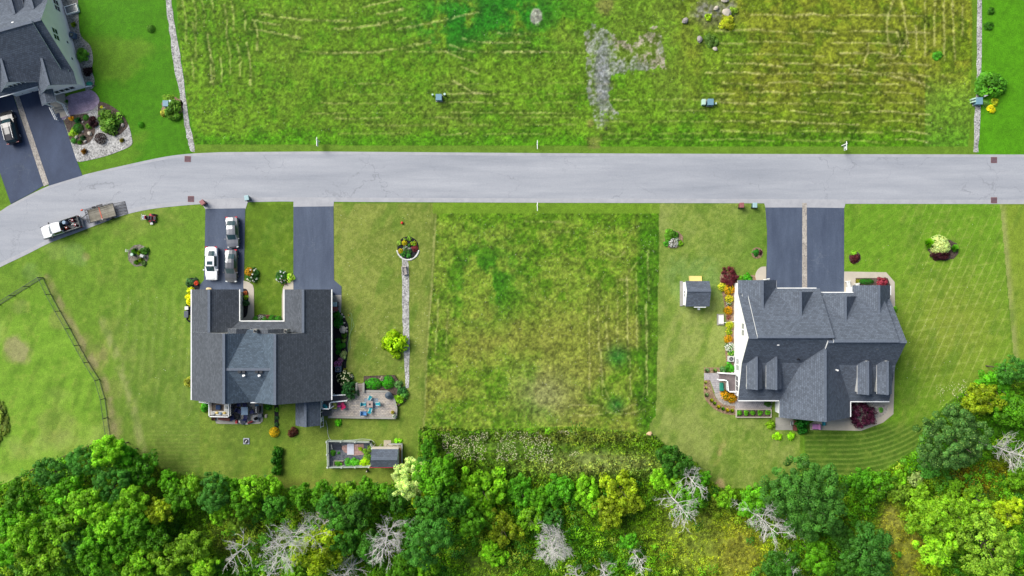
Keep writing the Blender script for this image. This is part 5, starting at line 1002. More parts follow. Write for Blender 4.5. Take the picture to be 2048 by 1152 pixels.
# raised paver patio of the west house
M_PAT = brickmat('brick_pavers', T(202, 190, 176), T(172, 164, 160), T(134, 128, 122), .42, .24, ms=.018)
O = W(740, 805); t = thing('raised_patio', 'raised patio of mixed grey and tan pavers east of the west house', 'patio', O); k = 1/(1)
pp = [W(x, y, .45)-O for x, y in ((656, 834), (792, 836), (792.5, 815), (787, 795), (776, 783), (728, 782), (714, 786), (700, 790), (662, 797))]
mb = MB(); mb.prism([(p.x, p.y) for p in pp], 0, .45); mb.build('paving', M_PAT, t)
mb = MB()
for a, b in zip(pp[:6], pp[1:6]): mb.bar((a.x, a.y, .47), (b.x, b.y, .47), .3, .08)
mb.build('coping', M_CONC2, t)
mb = MB()
for i in range(5): p = W(720.5, 769+i*3.2, .5)-O; mb.box(p.x, p.y, 0, .95, .24, .85-.09*i)
mb.build('step', mat('step_stone', T(150, 138, 130), .8), t)
mb = MB(); [mb.bar(W(x, 766, .7)-O, W(x, 784, .5)-O, .28, .5) for x in (713.5, 727.5)]; mb.build('side_wall', M_CONC2, t)
sheet('planting_bed', [(728, 752), (790, 750), (803, 770), (812, 800), (796, 812), (789, 795), (778, 781), (728, 781)], .3, M_MUL, 'raised bed north of the paver patio', th=.3)
# concrete terrace south of the west house
sheet('patio', smoothline([(526, 800), (526, 838), (522, 845), (512, 847.5), (440, 847.5), (432, 843), (428, 836)], 3)+[(428, 800)], .08, M_CONC2, 'grey concrete terrace crowded with chairs south of the west house')
# garden plot
sheet('planting_bed', [(657, 883), (743, 885), (749, 896), (744, 934), (658, 934)], .04, speckle('weed_fabric', [T(70, 76, 88), T(94, 100, 110), T(116, 118, 124)], 6, bump=.02), 'grey weed fabric inside the fenced vegetable plot')
sheet('walkway', [(684, 892), (692, 890), (727, 887), (728, 909), (708, 911), (690, 905), (684, 898)], .06, brickmat('pink_pavers', T(196, 160, 150), T(174, 138, 132), T(130, 104, 100), .5, .5, ms=.02), 'pinkish pavers in the vegetable plot')

# ---------------------------------------------------------------- furniture and small things
def board(name, label, cat, px, py, sx, sy, z, m, rz=0, th=.04, parent=None, group=None):
    t = thing(name, label, cat, W(px, py, z)*1+Vector((0, 0, 0)), rz, group); mb = MB(); mb.box(0, 0, 0, sx, sy, th); return t, mb
def chair(label, px, py, z, m, rz, s=.55, group='chairs', fr=None, name='patio_chair'):
    t = thing(name, label, 'chair', W(px, py, z), rz, group); fr = fr or M_BLACKP; mb = MB(); mb.box(0, 0, .40, s, s, .07); mb.build('seat', m, t, bevel=.02)
    mb = MB(); mb.add([(x, y, zz) for x in (-s/2, s/2) for y, zz in ((-s/2, .42), (-s/2-.17, .92), (-s/2-.22, .9), (-s/2-.06, .42))], [(0, 1, 2, 3), (4, 7, 6, 5), (0, 4, 5, 1), (1, 5, 6, 2), (2, 6, 7, 3), (3, 7, 4, 0)]); mb.build('backrest', m, t)
    for x in (-s/2+.03, s/2-.03):
        for y in (-s/2+.03, s/2-.03): mb = MB(); mb.box(x, y, 0, .04, .04, .42); mb.build('leg', fr, t)
        mb = MB(); mb.bar((x, -s/2, .64), (x, s/2, .62), .05, .03); mb.build('armrest', fr, t)
    return t
M_TQ = mat('turquoise_fabric', T(44, 172, 190), .6); M_NV = mat('navy_fabric', T(22, 34, 92), .7); M_BLUF = mat('blue_fabric', T(96, 160, 226), .6); M_PNK = mat('magenta_fabric', T(216, 36, 108), .6); M_LIM = mat('lime_fabric', T(178, 192, 84), .6); M_PNKL = mat('pink_fabric', T(216, 150, 208), .6)
zz = .46
t = thing('rug', 'grey blue rug under the square table on the paver patio', 'rug', W(742.5, 807, zz)); mb = MB(); mb.box(0, 0, 0, 1.95, 1.45, .015); mb.build('woven_mat', mat('rug_grey', T(150, 160, 172), .9, var=.15, scale=8), t); mb = MB(); mb.box(0, 0, .001, 2.0, 1.5, .011); mb.build('border', mat('rug_edge', T(120, 128, 140), .9), t)
t = thing('fire_table', 'square brownish table with a dark middle on the paver patio', 'table', W(741, 807.5, zz), 0); mb = MB(); mb.box(0, 0, .52, .88, .88, .07); mb.build('tabletop', mat('table_taupe', T(176, 156, 150), .6), t, bevel=.02); mb = MB(); mb.box(0, 0, 0, .62, .62, .52); mb.build('base', MATS['table_taupe'], t); mb = MB(); mb.box(0, 0, .59, .26, .26, .02); mb.build('burner', M_BLACKP, t)
for px, py, rz, lb in ((740.5, 796, math.pi-.5, 'turquoise chair tilted north of the square patio table'), (729.5, 807.5, -math.pi/2, 'turquoise chair west of the square patio table'), (756, 806.8, math.pi/2+.05, 'turquoise chair with white stripe east of the square patio table'), (742, 818.8, -.3, 'turquoise chair tilted south of the square patio table')):
    chair(lb, px, py, zz, M_TQ, rz, .5, 'turquoise chairs round the patio table', M_WHP)
t = chair('bright blue chair with white towel near the south edge of the paver patio', 730, 826, zz, M_BLUF, -math.pi/2, .6, 'patio chairs'); del t['group']; mb = MB(); mb.box(-.05, -.52, .45, .3, .3, .04, .4); tt = thing('towel', 'white towel draped beside the bright blue patio chair', 'towel', W(724.5, 827, zz), .4); mb = MB(); mb.add([(-.1, .5, .5), (.15, .5, .52), (.25, -.5, .02), (-.3, -.5, .01), (-.1, .5, .47), (.15, .5, .49), (.25, -.5, 0), (-.3, -.5, 0)], [(0, 3, 2, 1), (4, 5, 6, 7), (0, 1, 5, 4), (1, 2, 6, 5), (2, 3, 7, 6), (3, 0, 4, 7)]); mb.build('cloth', M_WHP, tt)
mb = MB(); mb.box(0, .5, .5, .3, .05, .03); mb.build('folded_end', M_WHP, tt)
t = chair('magenta lounge chair beside the white stair rail', 686, 809, zz, M_PNK, .5, .7, 'patio chairs'); del t['group']; t = chair('purple pink chair tucked under the white stair rail', 680, 806, zz, mat('purple_fabric', T(176, 56, 150), .6), .1, .45, 'patio chairs'); del t['group']; t = chair('lime green chair beside the white stair rail', 671, 808.5, zz, M_LIM, 0, .62, 'patio chairs'); del t['group']
t = thing('fire_pit', 'dark grey cone covered fire bowl in the northeast corner of the paver patio', 'fire bowl', W(778, 790, zz)); mb = MB(); mb.cyl(0, 0, 0, .5, .42, .5, 20); mb.build('bowl', M_BLACKP, t); mb = MB(); mb.cyl(0, 0, .5, .78, .52, .05, 20); mb.build('lid', mat('slate_cover', T(70, 84, 98), .6), t)
def pot(label, px, py, r, m, col, z=0, h=.4, flowers=None, group='flower pots'):
    t = thing('flower_pot', label, 'flower pot', W(px, py, z), 0, group); mb = MB(); mb.cyl(0, 0, 0, h, r*.75, r, 14); mb.build('pot', m, t); kid('foliage', BUSH[0], t, (r*1.15, r*1.15, r*1.1), fc(col), (0, 0, h)); 
    if flowers: kid('blossoms', BLOS[2], t, (r*1.1, r*1.1, r*1.1), fc(flowers), (0, 0, h))
    return t
M_TER = mat('terracotta', T(206, 120, 72), .8); M_YPOT = mat('ochre_pot', T(226, 168, 70), .7)
pot('ochre pot at the east edge of the paver patio', 786, 824, .24, M_YPOT, (150, 140, 50), zz); pot('grey pot with white flowers in the southeast corner of the paver patio', 789, 832, .26, M_GSIDE, (90, 120, 60), zz, flowers=(220, 220, 230)); pot('terracotta pot outside the southwest corner of the sofa deck', 428, 836.5, .27, M_TER, (70, 50, 40)); pot('round stone pot between the two clipped hedges', 765, 757, .3, M_CONC2, (150, 140, 120), .3)
pot('orange pot beside the northwest corner of the west house', 394.5, 566.5, .3, mat('red_pot', T(226, 92, 62), .6), (200, 80, 50), h=.35)
t = thing('ball', 'small red ball lying on the lawn north of the round flower bed', 'ball', W(804.5, 446)); mb = MB(); mb.ell(0, 0, .2, .2, .2, .2, 16, 10); mb.build('sphere', mat('red_ball', T(228, 44, 40), .4), t, smooth=True); mb = MB(); mb.cyl(0, 0, .385, .402, .04); mb.build('valve', M_BLACKP, t)
t = thing('garden_bench', 'weathered whitish bench across the top of the straight pebble strip', 'bench', W(810, 541), math.pi/2+.12); M_WB = mat('pale_wood', T(206, 194, 188), .7)
for i in range(4): pass
mb = MB(); [mb.box(0, -.2+.13*i, .42, 1.15, .10, .04) for i in range(4)]; mb.build('seat', M_WB, t); mb = MB(); mb.box(0, .33, .5, 1.15, .06, .35); mb.build('backrest', M_WB, t)
for x in (-.55, .55): mb = MB(); mb.box(x, 0, 0, .08, .6, .42); mb.box(x, .02, .6, .09, .66, .05); mb.build('leg', M_WB, t)
# white railed stairs and landing between west house and patio
O = W(664, 805); t = thing('deck_stairs', 'grey stairs with white railings from the west house down to the paver patio', 'stairs', O); M_GRD = mat('grey_decking', T(104, 104, 106), .7, var=.1)
a, b = W(644, 799, 1.2)-O, W(660, 817, 1.2)-O; mb = MB(); mb.box((a.x+b.x)/2, (a.y+b.y)/2, 1.1, b.x-a.x, a.y-b.y, .1); mb.build('landing', M_GRD, t)
for i in range(7):
    mb = MB(); p = W(665+i*4.6, 796, 1.0-.08*i)-O; mb.box(p.x, p.y, .0, .36, .78, 1.1-.09*i); mb.build('step', M_GRD, t)
for i in range(4):
    mb = MB(); p = W(648+i*4.0, 825, .8)-O; mb.box(p.x, p.y, 0, .3, .95, 1.0-.13*i); mb.build('step', M_GRD, t)
def rail(t, O, p0, z0, p1, z1, n=8):
    mb = MB(); a, b = W(*p0, z0)-O, W(*p1, z1)-O; a.z = z0; b.z = z1; mb.bar(a, b, .12, .09); mb.bar(a-Vector((0, 0, .75)), b-Vector((0, 0, .75)), .07, .05)
    for i in range(n+1): q = a+(b-a)*i/n; mb.bar(q-Vector((0, 0, .78)), q, .05)
    for q in (a, b): mb.bar((q.x, q.y, 0), (q.x, q.y, q.z+.06), .13)
    mb.build('railing', M_TRIM, t)
rail(t, O, (662, 791.5), 2.1, (692, 789.5), 1.5); rail(t, O, (659, 805), 2.1, (693, 801.5), 1.5); rail(t, O, (659, 805), 2.1, (659, 818), 2.1, 4); rail(t, O, (643, 817.5), 2.1, (659, 818), 2.1, 5); rail(t, O, (659, 818), 2.1, (666, 813), 1.5, 3); rail(t, O, (643.5, 803), 2.1, (643.5, 817), 2.1, 5)
t = chair('turquoise cushioned chair on the stair landing of the west house', 650.5, 810.5, 1.2, M_TQ, .78, .5); del t['group']
t = thing('clothes_rack', 'white rack hung with laundry beside the small sunroom', 'rack', W(648, 842)); mb = MB(); mb.bar((-.2, .75, 0), (-.2, .75, 1.2), .05); mb.bar((-.2, -.75, 0), (-.2, -.75, 1.2), .05); mb.bar((-.2, .75, 1.2), (-.2, -.75, 1.2), .06); mb.bar((.2, .6, 1.1), (.2, -.6, 1.1), .04); mb.bar((-.2, .6, 1.15), (.2, .6, 1.1), .04); mb.bar((-.2, -.6, 1.15), (.2, -.6, 1.1), .04); mb.build('frame', M_TRIM, t); mb = MB(); [mb.box(0, -.5+.3*i, .55, .35, .03, .55) for i in range(4)]; mb.build('laundry', mat('laundry_mix', T(150, 130, 160), .8, var=.4, scale=9), t)
# sofa deck
O = W(438, 820); t = thing('sofa_deck', 'small raised white railed deck on the south wall of the west house', 'deck', O)
a, b = W(418, 806, .8)-O, W(458, 834, .8)-O; mb = MB(); mb.box((a.x+b.x)/2, (a.y+b.y)/2, 0, b.x-a.x, a.y-b.y, .8); mb.build('platform', mat('deck_tan', T(150, 132, 116), .8), t)
for p, q in (((417.8, 806), (418.2, 833)), ((418.2, 833), (457.5, 834)), ((457.5, 834), (457.5, 808)), ((399, 804), (417.8, 807))): rail(t, O, p, 1.7 if p[0] != 399 else 1.75, q, 1.7, 9)
M_WC = mat('white_cushion', T(244, 242, 236), .7, var=.03); t = thing('corner_sofa', 'white L shaped sofa with patterned cushions on the railed deck', 'sofa', W(440, 820, .8)); O = t.location
mb = MB(); a = W(422, 822.5, 1.2)-O; b = W(456, 831, 1.2)-O; mb.box((a.x+b.x)/2, (a.y+b.y)/2, .05, b.x-a.x, a.y-b.y, .38); a = W(448, 808, 1.2)-O; b = W(456, 822.3, 1.2)-O; mb.box((a.x+b.x)/2, (a.y+b.y)/2+.01, .05, b.x-a.x, a.y-b.y, .375); mb.build('seat', M_WC, t, bevel=.04)
mb = MB(); a = W(422, 832, 1.2)-O; b = W(456, 832, 1.2)-O; mb.box((a.x+b.x)/2, a.y, .05, b.x-a.x, .12, .75); mb.build('backrest', mat('grey_frame', T(96, 96, 98), .6), t)
for px, py, m in ((427, 827.5, M_GSIDE), (434, 825.5, M_YEL), (441, 827, M_BLU), (449, 826, M_YEL), (452.5, 815, M_GSIDE)): p = W(px, py, 1.3)-O; mb = MB(); mb.ell(p.x, p.y, .52, .26, .2, .12); mb.build('cushion', m, t, smooth=True)
t = thing('ottoman', 'dark blue square ottoman in front of the white sofa', 'ottoman', W(438, 814, .8)); mb = MB(); mb.box(0, 0, .08, .66, .68, .34); mb.build('cushion', mat('steel_blue', T(30, 66, 112), .7), t, bevel=.04); mb = MB(); mb.box(0, 0, 0, .5, .5, .08); mb.build('base', M_BLACKP, t)
t = thing('plant_stand', 'dark slatted stand at the west rail of the sofa deck', 'plant stand', W(424, 814, .8)); mb = MB(); [mb.box(0, -.35+.18*i, .3, .3, .07, .03) for i in range(5)]; mb.build('shelf', M_BLACKP, t); [None for x in (-.13, .13)]; mb = MB(); [mb.box(x, y, 0, .03, .03, .3) for x in (-.13, .13) for y in (-.33, .33)]; mb.build('leg', M_BLACKP, t)
# terrace things
t = thing('patio_table', 'pale blue grey square table among navy chairs on the south terrace', 'table', W(492.5, 820.5, .08)); mb = MB(); mb.box(0, 0, .7, .98, 1.15, .04); mb.build('tabletop', mat('table_blue', T(140, 164, 190), .3), t, bevel=.03)
for x in (-.42, .42):
    for y in (-.5, .5): mb = MB(); mb.box(x, y, 0, .05, .05, .7); mb.build('leg', M_BLACKP, t)
for px, py, rz, lb in ((492, 811.5, math.pi, 'navy chair north of the square terrace table, cloth over the table edge'), (480.5, 821.5, -math.pi/2-.5, 'navy chair with white edge west of the square terrace table'), (505, 823, math.pi/2+.4, 'navy chair turned east of the square terrace table'), (493.5, 832.5, -.1, 'navy chair south of the square terrace table'), (466, 832, .4, 'navy chair behind the black bench on the south terrace'), (480, 808, math.pi, 'navy chair in the shade of the eave, south terrace')): chair(lb, px, py, .08, M_NV, rz, .6, 'navy chairs on the south terrace')
M_BLK2 = mat('black_fabric', (.008, .009, .012), .8)
def slab2(name, label, cat, px, py, sx, sy, h, m, rz=0, z=.08, legs=True):
    t = thing(name, label, cat, W(px, py, z), rz); mb = MB(); mb.box(0, 0, h-.12, sx, sy, .12); mb.build('top', m, t, bevel=.02)
    for x in (-sx/2+.06, sx/2-.06): mb = MB(); mb.box(x, 0, 0, .06, sy*.9, h-.12); mb.build('leg', M_BLACKP, t)
    return t
slab2('glider_bench', 'long black bench standing against the east rail of the sofa deck', 'bench', 461, 819, .45, 1.9, .5, M_BLK2)
t = thing('lounge_chair', 'black cushioned lounge chair beside the terrace table', 'lounge chair', W(473, 818, .08), .2); mb = MB(); mb.box(0, 0, .28, .7, 1.5, .14); mb.build('seat', M_BLK2, t, bevel=.04); mb = MB(); mb.box(0, .75, .38, .7, .14, .5); mb.build('backrest', M_BLK2, t)
slab2('low_table', 'black low table south of the lounge chair', 'table', 474, 833, .8, .6, .45, M_BLK2); slab2('low_table', 'dark low table with grey top at the east edge of the south terrace', 'table', 521.5, 830, .6, .55, .5, mat('table_top_grey', T(100, 108, 120), .5)); slab2('bench', 'brown wooden bench south of the sofa deck', 'bench', 450, 837, 1.7, .45, .45, mat('red_brown_wood', T(118, 66, 56), .7), -.1)
t = slab2('sled', 'dark slate slab leaning at the south rim of the terrace', 'slab', 487, 842.5, .7, .8, .3, mat('slate_top', T(52, 60, 78), .6), .5); slab2('crate', 'pale grey square crate holding a black plant near the terrace corner', 'crate', 513, 836, .9, .9, .3, mat('pale_crate', T(150, 154, 160), .7), -.05)
t = thing('cooler', 'red cooler on the south edge of the terrace', 'cooler', W(474, 842.5, .08)); mb = MB(); mb.box(0, 0, 0, .27, .5, .3); mb.build('body', mat('cooler_red', T(196, 58, 58), .4), t, bevel=.02); mb = MB(); mb.box(0, 0, .3, .29, .52, .06); mb.build('lid', MATS['cooler_red'], t, bevel=.02)
t = thing('toy_wagon', 'dark red elongated ride on toy by the terrace corner', 'toy', W(502, 843.5, .08), .35); mb = MB(); mb.ell(0, 0, .25, .5, .16, .14, jit=.4); mb.build('body', mat('dark_red', T(132, 20, 34), .5), t, smooth=True); mb = MB(); mb.tube([(.45, 0, .25), (.95, .1, .35)], .03); mb.build('handle', M_BLACKP, t)
t = thing('storage_tub', 'white tub beside the dark slab on the terrace rim', 'tub', W(481, 842, .08)); mb = MB(); mb.box(0, 0, 0, .38, .28, .22, .3); mb.build('tub', M_WHP, t, bevel=.03); mb = MB(); mb.box(0, 0, .22, .4, .3, .03, .3); mb.build('lid', M_WHP, t)
t = thing('basin', 'white basin on the terrace rim beside the dark red toy', 'basin', W(493.5, 846.5, .08)); mb = MB(); mb.box(0, 0, 0, .5, .3, .16); mb.build('basin', M_WHP, t, bevel=.03); mb = MB(); mb.box(0, 0, .161, .4, .2, .01); mb.build('water', M_GSIDE, t)
t = thing('grill', 'black barbecue grill with steel bars and blue lid on the terrace', 'grill', W(518, 817, .08), 0); mb = MB(); mb.box(0, 0, .3, .7, .95, .6); mb.build('firebox', M_BLACKP, t, bevel=.03); mb = MB(); mb.box(-.05, .58, .75, .55, .3, .06); mb.build('side_shelf', mat('grill_blue', T(60, 110, 140), .4), t)
mb = MB(); mb.bar((-.12, -.38, .93), (-.12, .38, .93), .06); mb.bar((-.22, .38, .93), (.02, .38, .93), .05); mb.bar((-.22, -.38, .93), (.02, -.38, .93), .05); mb.build('handle', M_TRIM, t)
for x in (-.28, .28): mb = MB(); mb.box(x, 0, 0, .06, .8, .3); mb.build('leg', M_BLACKP, t)
t = thing('plant_pot', 'spiky black potted plant on the pale crate', 'potted plant', W(512.5, 836, .38)); mb = MB(); mb.cyl(0, 0, 0, .22, .12, .15); mb.build('pot', M_WHP, t); kid('foliage', SPIKE[0], t, (.42, .42, .35), fc((30, 34, 40)), (0, 0, .2))
t = thing('stone', 'pale stone on the grass east of the terrace', 'stone', W(532, 832)); mb = MB(); mb.ell(0, 0, .08, .2, .3, .12, jit=.3); mb.build('rock', M_CONC, t); mb = MB(); mb.ell(.15, .2, .04, .1, .1, .06, jit=.3); mb.build('chip', M_CONC, t)
t = thing('septic_cover', 'square concrete pad with round black lid on the back lawn', 'septic cover', W(493, 882)); mb = MB(); mb.box(0, 0, 0, .86, .86, .12); mb.build('base_pad', mat('pad_grey', T(172, 176, 190), .8), t); mb = MB(); mb.cyl(-.02, 0, .12, .2, .34, n=20); l = mb.build('lid', mat('lid_black', (.02, .02, .025), .5), t); mb = MB(); mb.bar((-.16, -.18, .22), (.12, .16, .22), .1, .03); mb.build('handle', M_WHP, l)
t = thing('composter', 'black drum composter by the woods south of the vegetable plot', 'composter', W(699.5, 965)); mb = MB(); mb.tube([(-.36, 0, .5), (.36, 0, .5)], .34, 14); mb.build('drum', mat('drum_black', (.02, .022, .025), .35), t); mb = MB(); mb.box(0, .05, .83, .5, .22, .03); mb.build('hatch', M_STEEL, t)
for x in (-.4, .4): mb = MB(); mb.bar((x, -.3, 0), (x, 0, .5), .05); mb.bar((x, .3, 0), (x, 0, .5), .05); mb.build('leg', M_BLACKP, t)
t = thing('grill', 'black kettle grill alone at the wood edge south of the white duplex', 'grill', W(1494, 975)); mb = MB(); mb.ell(0, 0, .75, .34, .34, .3, 14, 8); mb.build('kettle', MATS['drum_black'], t, smooth=True); mb = MB(); mb.box(.3, -.1, .7, .4, .3, .04, .3); mb.build('side_shelf', MATS['slate_top'], t)
for a in range(3): mb = MB(); mb.bar((0, 0, .55), (.35*math.cos(a*2.1), .35*math.sin(a*2.1), 0), .04); mb.build('leg', M_BLACKP, t)
t = thing('statue', 'small dark statue with tan head outside the south fence of the vegetable plot', 'statue', W(735, 941)); mb = MB(); mb.cyl(0, 0, 0, .55, .2, .12); mb.build('body', M_BLACKP, t); mb = MB(); mb.ell(0, 0, .65, .12, .12, .14); mb.build('head', M_CONC, t, smooth=True)
# air conditioners, house-side things
M_ACG = mat('ac_grey', T(110, 128, 150), .5)
def ac(label, px, py, m, rz=0):
    t = thing('air_conditioner', label, 'air conditioner', W(px, py), rz, 'air conditioners beside the houses'); mb = MB(); mb.box(0, 0, .05, .8, .8, .75); c = mb.build('housing', m, t, bevel=.04); mb = MB(); mb.cyl(0, 0, .80, .815, .3, n=20); g = mb.build('fan_grille', M_BLACKP, c); mb = MB(); [mb.box(0, 0, .816, .5, .05, .008, a*1.05) for a in range(3)]; mb.build('fan_blade', M_RIM, g)
ac('blue grey air conditioner among pink and white flowers at the west house', 678.5, 737.5, M_ACG); ac('pale air conditioner at the foot of the white gable wall', 1459.5, 717, M_GSIDE); ac('slate blue air conditioner in the gravel bed of the cream house', 149, 73, mat('ac_slate', T(86, 106, 136), .5), -.2)
t = thing('hose_reel', 'teal hose coil at the corner of the cream house', 'garden hose', W(178, 168)); mb = MB(); [mb.tube([(.38*math.cos(a*.6)+.1*i, .32*math.sin(a*.6), .05+.05*i) for a in range(12)], .035) for i in range(3)]; mb.build('coil', mat('teal_hose', T(44, 170, 140), .5), t); mb = MB(); mb.box(.1, 0, 0, .5, .4, .14); mb.build('cradle', MATS['teal_hose'], t)
t = thing('splash_drain', 'white downspout ending at the southeast corner of the cream house', 'downspout', W(178, 173)); mb = MB(); mb.bar((-.4, -.06, .1), (.5, .08, .1), .14); mb.build('spout', M_TRIM, t); mb = MB(); mb.bar((.5, .08, .1), (1.0, .12, .06), .09); mb.build('extension', M_BLACKP, t)
t = thing('sandbox', 'white lidded box in a tan frame on the lawn west of the white gable wall', 'sandbox', W(1440.5, 639)); mb = MB(); mb.box(0, 0, 0, .98, 1.6, .2); mb.build('frame', M_CONC2, t); mb = MB(); mb.box(.05, 0, .2, .75, 1.25, .22); mb.build('lid', M_WC, t, bevel=.08)
t = thing('downspout', 'white downspout pipe crossing the flower bed to the sandbox', 'downspout', W(1453, 645)); mb = MB(); mb.bar((-.5, -.03, .1), (.95, .12, .16), .1); mb.build('pipe', M_TRIM, t); mb = MB(); mb.bar((.95, .12, .16), (1.1, .13, .6), .1); mb.build('elbow', M_TRIM, t)
def bench2(label, px, py, rz, L=1.3):
    t = thing('white_bench', label, 'bench', W(px, py, .06), rz); mb = MB(); [mb.box(0, -.2+.13*i, .42, L, .10, .04) for i in range(4)]; mb.build('seat', M_SW, t); mb = MB(); [mb.box(-L/2+.1+i*(L-.2)/7, .3, .5, .07, .05, .42) for i in range(8)]; mb.box(0, .3, .92, L, .07, .06); mb.build('backrest', M_SW, t)
    for x in (-L/2, L/2): mb = MB(); mb.box(x, 0, 0, .07, .62, .6); mb.build('leg', M_SW, t)
bench2('long white bench at the east entry of the white duplex', 1695, 573, math.pi/2+.15, 1.5); bench2('short white chair by the clipped shrubs of the east entry', 1713, 572, math.pi/2+.2, .7); bench2('white chair on the rounded slab at the west garage corner', 1532, 562, .2, .6)
t = chair('pink cushioned chair below the south gable of the white duplex', 1628, 852, .05, M_PNKL, math.pi/2, .78); del t['group']; t = chair('small turquoise chair on the walk below the south gable', 1645, 846.5, .05, M_TQ, math.pi, .5); del t['group']; t = slab2('wooden_bench', 'brown wooden bench with white frame on the back slab of the white duplex', 'bench', 1588, 850, .5, 1.5, .5, MATS['red_brown_wood'], 0, .05)
chair('white framed chair beside the brown bench on the back slab', 1583, 845, .05, M_GSIDE, -math.pi/2, .55); 
O = W(1458, 765); t = thing('entry_steps', 'brown decked west steps with white railing on the white duplex', 'stairs', O); M_BRD = mat('brown_decking', T(128, 116, 118), .7, var=.12)
a, b = W(1455, 748, .9)-O, W(1471, 783, .9)-O; mb = MB(); mb.box((a.x+b.x)/2, (a.y+b.y)/2, 0, b.x-a.x, a.y-b.y, .9); mb.build('landing', M_BRD, t)
for i in range(5): mb = MB(); p = W(1453-i*2.8, 754, .6)-O; mb.box(p.x, p.y, 0, .24, .95, .78-.15*i); mb.build('step', M_BRD, t)
rail(t, O, (1438.5, 746), 1.1, (1470, 748), 1.75, 9); rail(t, O, (1438.5, 760), 1.1, (1455, 761), 1.75, 5); rail(t, O, (1455, 761), 1.75, (1457, 783.5), 1.75, 7); rail(t, O, (1457, 783.5), 1.75, (1471, 784), 1.75, 4)
t = thing('sun_lounger', 'green covered lounge seat beside the west steps of the white duplex', 'lounge seat', W(1442, 773, .06), math.pi/2); mb = MB(); mb.box(0, 0, .12, 1.3, .6, .4, taper=.85); mb.build('cover', mat('green_cover', T(20, 134, 112), .6), t, bevel=.1); mb = MB(); mb.box(-.4, 0, .5, .4, .55, .25, taper=.8); mb.build('headrest', MATS['green_cover'], t, bevel=.06)
O = W(1506, 826); t = thing('planter_box', 'long white planter with five small shrubs below the south terrace', 'planter', O); mb = MB(); [mb.box(0, y, 0, 5.1, .12, .4) for y in (-.55, .55)]; [mb.box(x, 0, 0, .12, 1.0, .395) for x in (-2.5, 2.5)]; mb.build('frame', M_CONC, t); mb = MB(); mb.box(0, 0, 0, 4.9, .98, .3); mb.build('soil', M_MUL, t)
M_BST = mat('garden_stone', T(196, 186, 172), .8, var=.15); M_BSTG = mat('grey_stone', T(160, 152, 150), .8, var=.15)
def rock(label, px, py, r, m=None, ry=None, group='garden rocks'):
    t = thing('rock', label, 'rock', W(px, py, .05), PR.random()*3, group); mb = MB(); mb.ell(0, 0, r*.3, r, (ry or r*.8), r*.6, 8, 6, jit=.35); mb.build('boulder', m or M_BST, t)
for px, py, r, m, lb in ((180, 267, .36, M_BST, 'flat tan boulder at the east rim of the round mulch bed'), (153, 274, .3, M_BST, 'tan rock below the lime shrub in the round mulch bed'), (166, 244, .18, M_BSTG, 'grey rock near the middle of the round mulch bed, north'), (166, 263, .2, M_BSTG, 'grey rock in the middle of the round mulch bed, south'), (171, 283, .24, M_BSTG, 'grey rock at the southern rim of the round mulch bed'), (209, 218, .28, M_BSTG, 'grey rock near the tip of the bed by the purple patio'), (246, 250, .3, M_BSTG, 'rock at the eastern rim of the bed with the big shrub'),
                         (686, 659, .62, M_BST, 'large pale boulder in the bed east of the west house'), (693, 656, .2, M_BST, 'small pale rock beside the large boulder, north side'), (693, 662, .22, M_BST, 'small pale rock beside the large boulder, south side'), (684, 629, .2, M_BST, 'pale rock at the north end of the bed east of the west house'), (688, 634, .18, M_BST, 'second pale rock at the north end of the bed east of the west house'), (688.5, 646, .17, M_BST, 'pale rock beside the dark round shrub east of the west house'),
                         (1449, 0, .55, M_BST, 'white boulder at the top edge of the rubble heap'), (1432, 17, .4, M_BST, 'tall white stone in the rubble heap'), (1453, 26, .7, M_BST, 'largest white boulder of the rubble heap'), (1399, 79, .5, M_BSTG, 'square grey boulder at the southwest of the rubble heap'), (1430, 98, .36, M_BST, 'white stone in the grass south of the rubble heap'), (1370, 42, .5, M_BSTG, 'flat grey slab west of the rubble heap'), (957, 942, .3, M_BST, 'pale stone in the weeds south of the middle field'), (1298, 868, .45, mat('tan_stone', T(226, 190, 150), .8), 'tan boulder at the corner of the middle field')): rock(lb, px, py, r, m)
rd = random.Random(9); t = thing('edging_stones', 'white stones edging the lower rim of the round flower bed', 'edging', W(816, 496))
for i in range(24): a = math.pi*(1.08+.84*i/23); mb = MB(); r = .11+.05*rd.random(); mb.ell(1.62*math.cos(a), 1.72*math.sin(a), .06, r, r, .09, 7, 5, jit=.3); mb.build('stone', M_WHP, t)
mb = MB(); q = [W(x, y)-W(700, 665) for x, y in smoothline([(700, 626), (697, 632), (703, 640), (702, 660), (696, 685), (697, 703), (701, 690), (699, 670), (706, 655), (708, 650), (705, 640), (703, 628), (700, 626)], 5)]; t = thing('garden_hose', 'pale green hose lying in loops on the lawn east of the west house', 'garden hose', W(700, 665)); mb.tube([(p.x, p.y, .04) for p in q], .03, 5); mb.build('hose', mat('pale_hose', T(150, 180, 120), .5), t); mb = MB(); mb.tube([(q[5].x, q[5].y, .05), (q[5].x+.1, q[5].y+.25, .05)], .045); mb.build('nozzle', M_YPOT, t)
t = thing('garden_hose', 'white hose running from the deck rail to the vegetable plot fence', 'garden hose', W(657, 865)); q = [W(x, y)-W(657, 865) for x, y in smoothline([(652, 842), (655, 855), (656, 868), (662, 880), (680, 880.5), (705, 880), (725, 878), (742, 880), (749, 885)], 5)]; mb = MB(); mb.tube([(p.x, p.y, .04) for p in q], .03, 5); mb.build('hose', M_VIN, t); mb = MB(); mb.cyl(q[0].x, q[0].y, 0, .1, .06); mb.build('tap', M_STEEL, t)
